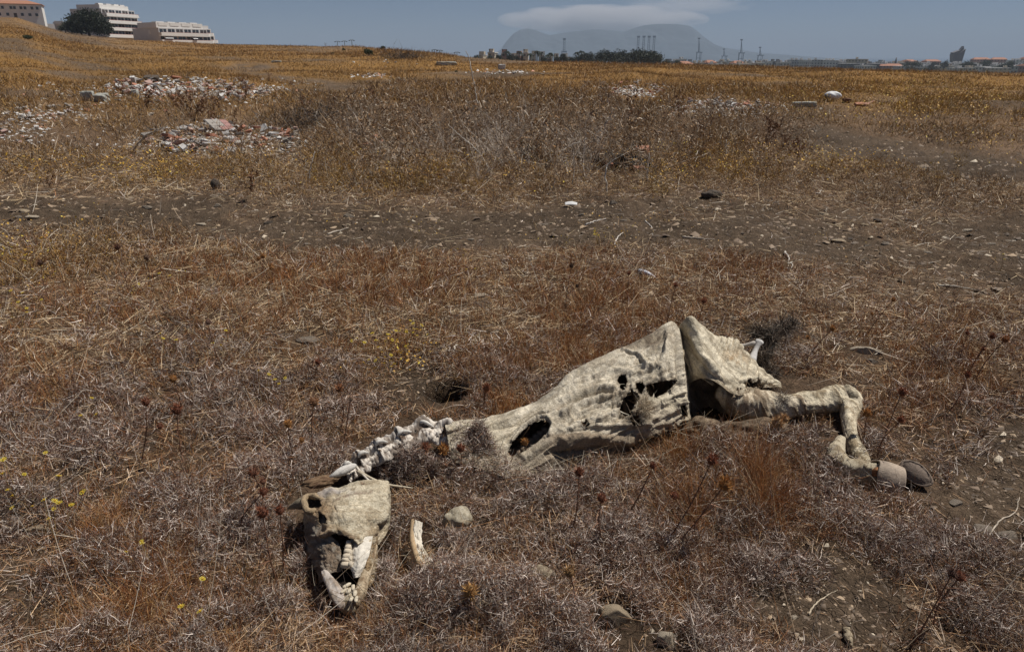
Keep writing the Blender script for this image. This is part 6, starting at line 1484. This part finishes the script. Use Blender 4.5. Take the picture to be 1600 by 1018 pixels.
# palms
def palm(u, vtop, vbot, D, label, i):
    b_ = PD(u, vbot, D); h = (vbot - vtop) / F * D; t = thing('palm_tree', label, 'palm tree', b_, 'palms left of the tree belt')
    mb = MB(); mb.tube([b_, b_ + [0, 0, h * .8]], [.32, .22], 7, (.1, .08, .06)); mb.build('trunk', M_stem, t, True, True)
    n = 60; rg = np.random.default_rng(i); c_ = b_ + [0, 0, h * .8]; D_ = unit(np.stack([rg.normal(size=n), rg.normal(size=n), rg.normal(size=n) * .5 + .6], 1)); B_ = np.zeros((n, 3)); B_[:, 2] = -.7
    V, Q, C_ = ribbons(np.repeat(c_[None], n, 0), D_, np.full(n, h * .34), np.full(n, .4), B_, np.array([(.03, .042, .022)]) * rg.uniform(.7, 1.3, (n, 1)), 4); mesh_np('crown', V, Q, C_, M_leaf, t)
for i, (u_, a_) in enumerate([(839, 80), (828, 84), (860, 83), (901, 82), (908, 80), (846, 82), (812, 81), (792, 80), (855, 86)]): palm(u_, a_, 101, 360 + 9 * i, 'slim dark palm left of the tree belt beyond the ridge', i)
# low houses seen between palms
def facade_mat(name, c1, c2, sx=3.2, sz=3.0):
    """wall with rows of window openings"""
    m, nt, b = new_mat(name); tc = N(nt, 'ShaderNodeTexCoord'); sp = N(nt, 'ShaderNodeSeparateXYZ'); nt.links.new(tc.outputs['Object'], sp.inputs[0])
    ad = N(nt, 'ShaderNodeMath', operation='ADD'); nt.links.new(sp.outputs[0], ad.inputs[0]); nt.links.new(sp.outputs[1], ad.inputs[1])
    def band(src, per, lo, hi):
        d_ = N(nt, 'ShaderNodeMath', operation='DIVIDE'); d_.inputs[1].default_value = per; nt.links.new(src, d_.inputs[0]); f = N(nt, 'ShaderNodeMath', operation='FRACT'); nt.links.new(d_.outputs[0], f.inputs[0])
        a = N(nt, 'ShaderNodeMath', operation='GREATER_THAN'); a.inputs[1].default_value = lo; nt.links.new(f.outputs[0], a.inputs[0]); c = N(nt, 'ShaderNodeMath', operation='LESS_THAN'); c.inputs[1].default_value = hi; nt.links.new(f.outputs[0], c.inputs[0])
        mu = N(nt, 'ShaderNodeMath', operation='MULTIPLY'); nt.links.new(a.outputs[0], mu.inputs[0]); nt.links.new(c.outputs[0], mu.inputs[1]); return mu.outputs[0]
    mu = N(nt, 'ShaderNodeMath', operation='MULTIPLY'); nt.links.new(band(ad.outputs[0], sx, .28, .72), mu.inputs[0]); nt.links.new(band(sp.outputs[2], sz, .3, .75), mu.inputs[1])
    g = N(nt, 'ShaderNodeNewGeometry'); s2 = N(nt, 'ShaderNodeSeparateXYZ'); nt.links.new(g.outputs['Normal'], s2.inputs[0]); lt = N(nt, 'ShaderNodeMath', operation='LESS_THAN'); lt.inputs[1].default_value = .5; nt.links.new(s2.outputs[2], lt.inputs[0])
    m2 = N(nt, 'ShaderNodeMath', operation='MULTIPLY'); nt.links.new(mu.outputs[0], m2.inputs[0]); nt.links.new(lt.outputs[0], m2.inputs[1])
    mx = N(nt, 'ShaderNodeMix', data_type='RGBA'); mx.inputs[6].default_value = (*c1, 1); mx.inputs[7].default_value = (*c2, 1); nt.links.new(m2.outputs[0], mx.inputs[0]); nt.links.new(mx.outputs[2], b.inputs['Base Color']); b.inputs['Roughness'].default_value = .8
    return m
FM = [('pale grey', facade_mat('town_wall_a', (.50, .49, .48), (.12, .12, .13))), ('white', facade_mat('town_wall_b', (.66, .65, .63), (.14, .14, .16))), ('reddish', facade_mat('town_wall_c', (.34, .20, .16), (.08, .06, .06))), ('cream', facade_mat('town_wall_d', (.52, .44, .34), (.13, .11, .1))), ('dark', facade_mat('town_wall_e', (.13, .13, .14), (.05, .05, .06)))]
def town(u, vt, wpx, D, k, where, group, roof=False, dep=14, zb=-22, rz=None):
    tp = PD(u, vt, D); wd = wpx / F * D; h = tp[2] - zb; b_ = np.array([tp[0], tp[1], zb]); rz = random.uniform(-.5, .5) if rz is None else rz
    nmc, m = FM[k]; t = thing('town_building', f'{nmc} building {where}', 'building', b_, f'{nmc} buildings {group}', rz)
    mb = MB(); mb.box((0, 0, h / 2), (wd, dep, h)); mb.build('wall', m, t, local=True)
    mb = MB()
    if roof: mb.add([(-wd / 2 - .3, -dep / 2 - .3, h + .01), (wd / 2 + .3, -dep / 2 - .3, h + .01), (wd / 2 + .3, dep / 2 + .3, h + .01), (-wd / 2 - .3, dep / 2 + .3, h + .01), (-wd / 2 + 2, 0, h + 2.2), (wd / 2 - 2, 0, h + 2.2)], [(0, 1, 5, 4), (1, 2, 5), (2, 3, 4, 5), (3, 0, 4), (3, 2, 1, 0)]); mb.build('roof', M_roof, t, local=True)
    else:
        mb.box((0, 0, h + .25), (wd + .5, dep + .5, .5)); r_ = mb.build('roof', M_gry, t, local=True)
        for q in range(random.randint(1, 3)): mb = MB(); mb.box((random.uniform(-.35, .35) * wd, random.uniform(-2, 2), h + 1.4), (2.5, 3, 2)); o = mb.build('roof_hut', m, None, local=True); o.parent = r_
    return t
for (u_, vt, w_) in [(770, 83, 10), (788, 84, 8), (755, 87, 6), (822, 84, 7), (833, 86, 5), (846, 87, 5), (812, 87, 6), (870, 90, 5), (803, 90, 5), (858, 91, 7), (885, 90, 6)]:
    town(u_, vt, w_, 430 + random.uniform(0, 60), random.choice([3, 3, 2, 0]), 'seen between the palms left of the tree belt', 'between the palms', dep=8, zb=-8)
W1 = 'in the hazy town below the horizon, right of the tree belt'; G1 = 'in the town right of the tree belt'
W2 = 'in the hazy town at the far right below the horizon'; G2 = 'in the town at the far right'
for (u_, vt, w_, D, k) in [(1046, 96, 14, 800, 4), (1062, 93, 10, 800, 1), (1075, 97, 14, 750, 4), (1092, 99, 18, 700, 3), (1108, 98, 14, 700, 2), (1125, 97, 16, 760, 3), (1140, 96, 10, 800, 1), (1152, 99, 16, 720, 2), (1168, 97, 12, 800, 1), (1182, 99, 14, 740, 3), (1196, 97, 12, 820, 1), (1210, 96, 14, 900, 4), (1224, 98, 14, 800, 0), (1068, 100, 20, 650, 2), (1160, 101, 24, 640, 3), (1118, 101, 20, 640, 0),
                           (1245, 94, 20, 980, 0), (1262, 95, 18, 960, 0), (1281, 94, 20, 940, 0), (1300, 95, 22, 930, 1), (1316, 96, 16, 930, 0), (1340, 93, 26, 900, 3), (1330, 100, 30, 860, 4), (1366, 100, 24, 900, 4), (1352, 103, 20, 840, 0)]:
    town(u_, vt, w_, D, k, W1, G1, roof=(k == 2 and w_ < 22))
for (u_, vt, w_, D, k) in [(1390, 103, 28, 900, 2), (1412, 104, 20, 880, 0), (1402, 99, 16, 960, 3), (1444, 99, 20, 1000, 0), (1420, 96, 16, 1050, 2), (1455, 96, 18, 1060, 2), (1476, 104, 22, 860, 3), (1498, 107, 18, 820, 0), (1512, 107, 9, 760, 3), (1532, 93, 18, 1060, 2), (1560, 93, 16, 1060, 2), (1548, 102, 20, 900, 1), (1590, 95, 22, 1000, 1), (1575, 104, 24, 860, 0), (1556, 107, 26, 800, 3), (1606, 92, 14, 1060, 2), (1380, 97, 12, 1060, 0), (1610, 103, 24, 860, 2), (1530, 105, 16, 800, 1)]:
    town(u_, vt, w_, D, k, W2, G2, roof=(k == 2))
for i, (u_, a_, b_, w_) in enumerate([(1424, 95, 108, 22), (1474, 97, 110, 14), (1458, 99, 110, 14), (1504, 98, 112, 16), (1512, 97, 112, 16), (1565, 100, 116, 20), (1590, 103, 118, 26), (1605, 100, 118, 24), (1450, 104, 114, 26), (1422, 104, 113, 18), (1485, 104, 114, 18), (1386, 101, 110, 12), (1576, 97, 110, 14), (1540, 95, 108, 20), (1210, 99, 109, 14), (1075, 100, 108, 12)]):
    tree('dark hazy tree among the town buildings on the right', u_, a_, b_, w_, 780 + (i * 53 % 200), DK, 660 + i, 1500, 'dark trees in the town')
for i in range(46):
    u_ = 1042 + i * 12.5 + random.uniform(-5, 5)
    if u_ < 1385: town(u_, random.uniform(97, 101), random.uniform(10, 22), random.uniform(900, 1250), random.choice([0, 0, 1, 3, 4, 2]), W1, G1)
    else: town(u_, random.uniform(99, 104), random.uniform(10, 22), random.uniform(900, 1250), random.choice([0, 0, 1, 3, 4, 2]), W2, G2)
# control tower: two leaning blades with a cabin
p = PD(1488, 103, 1100); p[2] = -24
t = thing('control_tower', 'leaning wedge shaped harbour control tower on the skyline at the right', 'tower', p)
Mtw = plain('tower_concrete', (.16, .16, .18), .7); mb = MB(); s_ = 1100 / F
def pxp(u, v): return ((u - 1488) * s_, (89 - v) * s_ + CH - p[2])
def prism(pts, d, name, mat=Mtw):
    q = [pxp(*a) for a in pts]; n = len(q); V = [(x_, -d / 2, z_) for x_, z_ in q] + [(x_, d / 2, z_) for x_, z_ in q]
    mb = MB(); mb.add(V, [tuple(range(n)), tuple(range(n, 2 * n))[::-1]] + [(k, k + n, (k + 1) % n + n, (k + 1) % n) for k in range(n)]); return mb.build(name, mat, t, local=True)
prism([(1486, 108), (1495, 108), (1498, 80), (1491, 84)], 9, 'tower_shaft'); prism([(1484, 86), (1491.2, 84.5), (1490, 96), (1486, 95)], 8, 'control_cabin'); prism([(1484.5, 84), (1492, 81), (1491, 84), (1485, 86)], 8.4, 'cabin_roof'); prism([(1493, 81), (1496, 76.5), (1497, 80), (1494, 82)], 5, 'antenna_deck')
# other thin towers
for (u_, vt, lab) in [(1380, 94, 'slim chimney in the town at the right'), (1398, 90, 'tall thin mast in the town at the right'), (1583, 92, 'thin mast among the houses at the far right')]:
    b_ = PD(u_, 106, 950); b_[2] = -22; h = PD(u_, vt, 950)[2] + 22; mb = MB(); mb.tube([(0, 0, 0), (0, 0, h * .8), (0, 0, h)], [1.6, 1.2, .5], 8); o = mb.build('mast', Mtw, None, True); o.location = b_; tag(o, lab, 'mast')
# ================================================================ harbour cranes
M_cr = plain('crane_steel', (.09, .12, .17), .6)
def crane(u, vt, vleg, D, label, kind, group=None):
    b_ = PD(u, 94, D); b_[2] = -22; px = D / F; top = (89 - vt) * px + CH + 22; leg = (89 - vleg) * px + CH + 22
    t = thing('harbour_crane', label, 'crane', b_, group); w_ = 3.2 * px
    if kind == 'boom':                          # raised lattice boom
        for s_ in (-1, 1): mb = MB(); mb.tube([(s_ * 3.2, 0, 20), (s_ * 2.6, 0, top * .95)], .95, 4); mb.build('boom_rail', M_cr, t, local=True)
        mb = MB(); k = 0; z = 22
        while z < top * .94: mb.tube([(-3, 0, z), (3, 0, z + 6)], .45, 4); mb.tube([(3, 0, z), (-3, 0, z + 6)], .45, 4); z += 7
        mb.build('lattice', M_cr, t, local=True); mb = MB(); mb.box((0, 0, top * .97), (9, 6, 5)); mb.build('boom_head', M_cr, t, local=True)
        for s_ in (-1, 1): mb = MB(); mb.tube([(s_ * 9, 0, 0), (s_ * 7, 0, 40)], 1.2, 5); mb.build('leg', M_cr, t, local=True)
        mb = MB(); mb.box((0, 0, 40), (18, 8, 3.5)); mb.build('portal_beam', M_cr, t, local=True)
    else:
        for s_ in (-1, 1):
            mb = MB(); mb.tube([(s_ * w_, -3, 0), (s_ * w_ * .9, -3, leg)], .9, 5); mb.build('leg', M_cr, t, local=True)
            mb = MB(); mb.tube([(s_ * w_ * .8, 6, 0), (s_ * w_ * .7, 6, leg)], .8, 5); mb.build('leg', M_cr, t, local=True)
        mb = MB(); mb.box((w_ * .15, 0, leg), (w_ * 2.6, 8, 2.2)); mb.build('portal_beam', M_cr, t, local=True)
        mb = MB(); mb.box((0, 0, leg * .55), (w_ * 1.8, 7, 1.4)); mb.build('portal_beam', M_cr, t, local=True)
        mb = MB(); mb.tube([(-w_ * .2, 0, leg), (-w_ * .45, 0, top)], [1.7, 1.1], 4); mb.build('mast', M_cr, t, local=True)
        mb = MB(); mb.tube([(w_ * .4, 0, leg), (-w_ * .4, 0, top * .97)], [.8, .5], 4); mb.build('brace', M_cr, t, local=True)
        mb = MB(); mb.box((-w_ * .45, 0, top), (6, 5, 3.5)); mb.build('mast_head', M_cr, t, local=True)
    return t
crane(881, 64, 0, 2500, 'single raised crane boom above the left part of the tree belt', 'boom')
for i, u_ in enumerate((995.5, 1004, 1012, 1020)): crane(u_, 61, 0, 2500, 'raised crane boom, ' + ['leftmost', 'second from left', 'third from left', 'rightmost'][i] + ' of the row of four above the largest dark tree', 'boom', 'row of four raised crane booms')
crane(1091, 65, 83, 2300, 'gantry crane right of the mountain, leftmost of the three gantry cranes', 'gantry', 'gantry cranes right of the mountain')
crane(1131, 79, 88, 2600, 'short gantry crane, middle of the three gantry cranes', 'gantry', 'gantry cranes right of the mountain')
crane(1157, 67, 84, 2300, 'tall gantry crane, third from left of the gantry cranes', 'gantry', 'gantry cranes right of the mountain')
crane(1187, 77, 87, 2500, 'rightmost gantry crane with a short mast', 'gantry', 'gantry cranes right of the mountain')
# street lamps behind the ridge
M_lp = plain('lamp_steel', (.10, .11, .12), .5)
for (u_, vt, D, lab) in [(527, 65, 230, 'twin arm street lamp on the skyline, leftmost of three'), (538, 64.5, 230, 'twin arm street lamp on the skyline, middle of three'), (549.5, 63, 225, 'tallest twin arm street lamp on the skyline, rightmost of three'), (679, 78, 200, 'small street lamp on the right slope of the skyline, left of a pair'), (687, 79, 200, 'small street lamp on the right slope of the skyline, right of a pair'), (714, 82, 200, 'small street lamp alone where the slope meets the trees'), (837, 80, 300, 'street lamp above the palms')]:
    tp = PD(u_, vt, D); h = 9.; b_ = tp.copy(); b_[2] -= h; t = thing('street_lamp', lab, 'street lamp', b_)
    mb = MB(); mb.tube([(0, 0, 0), (0, 0, h)], [.13, .08], 6); mb.build('pole', M_lp, t, local=True)
    for s_ in (-1, 1): mb = MB(); mb.tube([(0, 0, h), (s_ * .3, 0, h + .1), (s_ * .55, 0, h - .05)], .07, 5); mb.build('arm', M_lp, t, local=True); mb = MB(); mb.box((s_ * .65, 0, h - .12), (.4, .3, .2)); mb.build('lamp_head', M_lp, t, local=True)
# ================================================================ mountain, sea, cloud, haze
DM = 6500.
prof = [(700, 89), (740, 88), (770, 86), (783, 79), (793, 66), (802, 57), (812, 52), (824, 50), (836, 53), (844, 56), (855, 59), (872, 56), (901, 53), (916, 51), (930, 52), (945, 53), (959, 55), (975, 50), (990, 46), (1010, 44), (1039, 44.5), (1056, 47), (1065, 52), (1074, 59), (1088, 69), (1098, 73), (1108, 76), (1131, 79), (1160, 83), (1200, 85.5), (1232, 88), (1250, 90)]
pu = np.array([a for a, b_ in prof], float); pv = np.array([b_ for a, b_ in prof], float)
nx_, ny_ = 420, 90; U = np.linspace(700, 1250, nx_); X_ = (U - 800) / F * DM * (1 / 1.0); hh = (89 - np.interp(U, pu, pv)) / F * DM
# slight undulation along the crest
yy = np.linspace(-1, 1, ny_); Xg, Yg = np.meshgrid(X_, yy, indexing='ij'); sec = np.clip(1 - np.abs(Yg) ** 1.3, 0, 1) ** .8
n_ = fbm(Xg / 330, Yg * 2.4, 501, 5); Zg = np.maximum(hh[:, None], 0) * sec * (1 - .55 * (np.abs(n_ - .5)) * np.abs(Yg) * 3) + 22 * sec - 24
Zg = Zg + 0 * n_
Vm = np.stack([Xg * (1 + .02 * Yg), DM * cp_ / cp_ + Yg * 700, Zg], 2); idx = np.arange(nx_ * ny_).reshape(nx_, ny_); Q = np.stack([idx[:-1, :-1], idx[1:, :-1], idx[1:, 1:], idx[:-1, 1:]], 2).reshape(-1, 4)
o = mesh_np('mountain', Vm.reshape(-1, 3), Q, None, plain('mountain_rock', (.06, .08, .10), .95, .35, .004), smooth=True); tag(o, kind='structure')
m, nt, b = new_mat('sea_water'); b.inputs['Base Color'].default_value = (.02, .05, .08, 1); b.inputs['Roughness'].default_value = .35
mb = MB(); mb.add([(-16000, 1500, -23), (16000, 1500, -23), (16000, 29500, -23), (-16000, 29500, -23)], [(0, 1, 2, 3)]); o = mb.build('sea', m); tag(o, kind='structure')
# cloud cap lying on the mountain, above the haze
def cloud(name, label, u, v, ru, rv, D, dens, seed, low=.38):
    c_ = PD(u, v, D); s_ = D / F
    import bmesh
    bm = bmesh.new(); bmesh.ops.create_icosphere(bm, subdivisions=4, radius=1); me = bpy.data.meshes.new(name); bm.to_mesh(me); bm.free()
    o = bpy.data.objects.new(name, me); COL.objects.link(o); o.location = c_; o.scale = (ru * s_, ru * s_ * .45, rv * s_)
    m = bpy.data.materials.new(name); m.use_nodes = True; nt = m.node_tree; nt.nodes.remove(nt.nodes['Principled BSDF']); pv_ = N(nt, 'ShaderNodeVolumePrincipled'); pv_.inputs['Color'].default_value = (.93, .93, .97, 1); pv_.inputs['Anisotropy'].default_value = .1
    tc = N(nt, 'ShaderNodeTexCoord'); ln = N(nt, 'ShaderNodeVectorMath', operation='LENGTH'); nt.links.new(tc.outputs['Object'], ln.inputs[0])
    mp = N(nt, 'ShaderNodeMapping'); mp.inputs['Scale'].default_value = (1.6, 1, .9); mp.inputs['Location'].default_value = (seed, seed * .7, 0); nt.links.new(tc.outputs['Object'], mp.inputs[0])
    no = N(nt, 'ShaderNodeTexNoise', Scale=1.7, Detail=5.0, Roughness=.55); nt.links.new(mp.outputs[0], no.inputs['Vector'])
    a1 = N(nt, 'ShaderNodeMath', operation='SUBTRACT'); a1.inputs[0].default_value = 1.05; nt.links.new(ln.outputs['Value'], a1.inputs[1])
    a2 = N(nt, 'ShaderNodeMath', operation='MULTIPLY_ADD'); a2.inputs[1].default_value = 1.6; a2.inputs[2].default_value = -.8; nt.links.new(no.outputs['Fac'], a2.inputs[0])
    a3 = N(nt, 'ShaderNodeMath', operation='ADD'); nt.links.new(a1.outputs[0], a3.inputs[0]); nt.links.new(a2.outputs[0], a3.inputs[1])
    mr_ = N(nt, 'ShaderNodeMapRange'); mr_.inputs['From Min'].default_value = .05; mr_.inputs['From Max'].default_value = .7; mr_.inputs['To Max'].default_value = dens; nt.links.new(a3.outputs[0], mr_.inputs['Value'])
    nt.links.new(mr_.outputs[0], pv_.inputs['Density']); nt.links.new(pv_.outputs[0], nt.nodes['Material Output'].inputs['Volume']); me.materials.append(m)
    try: m.cycles.volume_step_rate = 1.0
    except Exception: pass
    return tag(o, label, 'cloud', kind='stuff')
cloud('cloud', 'flat lens shaped pale cloud lying over the mountain', 942, 31, 152, 20, 8600, .012, 2.3)
cloud('cloud', 'thin veil of cloud above the right end of the mountain cloud', 1070, 8, 100, 14, 9000, .0022, 5.1)
hz = MB(); hz.box((0, 14700, 134), (34000, 30400, 368)); o = hz.build('haze', None); tag(o, kind='stuff'); o['label'] = 'thin bluish haze over town, sea and mountain'
m = bpy.data.materials.new('haze_air'); m.use_nodes = True; nt = m.node_tree; nt.nodes.remove(nt.nodes['Principled BSDF']); pv_ = N(nt, 'ShaderNodeVolumePrincipled'); pv_.inputs['Color'].default_value = (.48, .575, .71, 1); pv_.inputs['Density'].default_value = 1.8e-4
nt.links.new(pv_.outputs[0], nt.nodes['Material Output'].inputs['Volume']); o.data.materials.append(m)
# ================================================================ camera, sun, sky
cam = bpy.data.cameras.new('camera'); co = bpy.data.objects.new('camera', cam); COL.objects.link(co)
co.location = (0, 0, CH); co.rotation_euler = (PI / 2 - PITCH, 0, 0)
cam.sensor_width = 36; cam.lens = 36 * F / 1600; cam.clip_start = .05; cam.clip_end = 60000
sc.camera = co
SAZ, SEL = math.radians(68), math.radians(60)
sd = Vector((math.sin(SAZ) * math.cos(SEL), math.cos(SAZ) * math.cos(SEL), math.sin(SEL)))
sl = bpy.data.lights.new('sun', 'SUN'); sl.energy = 5.0; sl.angle = math.radians(.5); sl.color = (1, .95, .87)
so = bpy.data.objects.new('sun', sl); COL.objects.link(so); so.rotation_euler = sd.to_track_quat('Z', 'Y').to_euler(); so.location = (0, 0, 20)
w = bpy.data.worlds.new('World'); sc.world = w; w.use_nodes = True
nt = w.node_tree; bg = nt.nodes['Background']
sk = nt.nodes.new('ShaderNodeTexSky'); sk.sky_type = 'NISHITA'; sk.sun_disc = False
sk.sun_elevation = SEL; sk.sun_rotation = SAZ; sk.air_density = .45; sk.dust_density = .15; sk.ozone_density = 3.0; sk.altitude = 40
nt.links.new(sk.outputs[0], bg.inputs[0]); bg.inputs[1].default_value = .05
sc.view_settings.view_transform = 'Standard'; sc.view_settings.look = 'None'; sc.view_settings.exposure = 0; sc.view_settings.gamma = 1
try: sc.cycles.max_bounces = 6; sc.cycles.diffuse_bounces = 3; sc.cycles.volume_bounces = 2; sc.cycles.transparent_max_bounces = 16
except Exception: pass
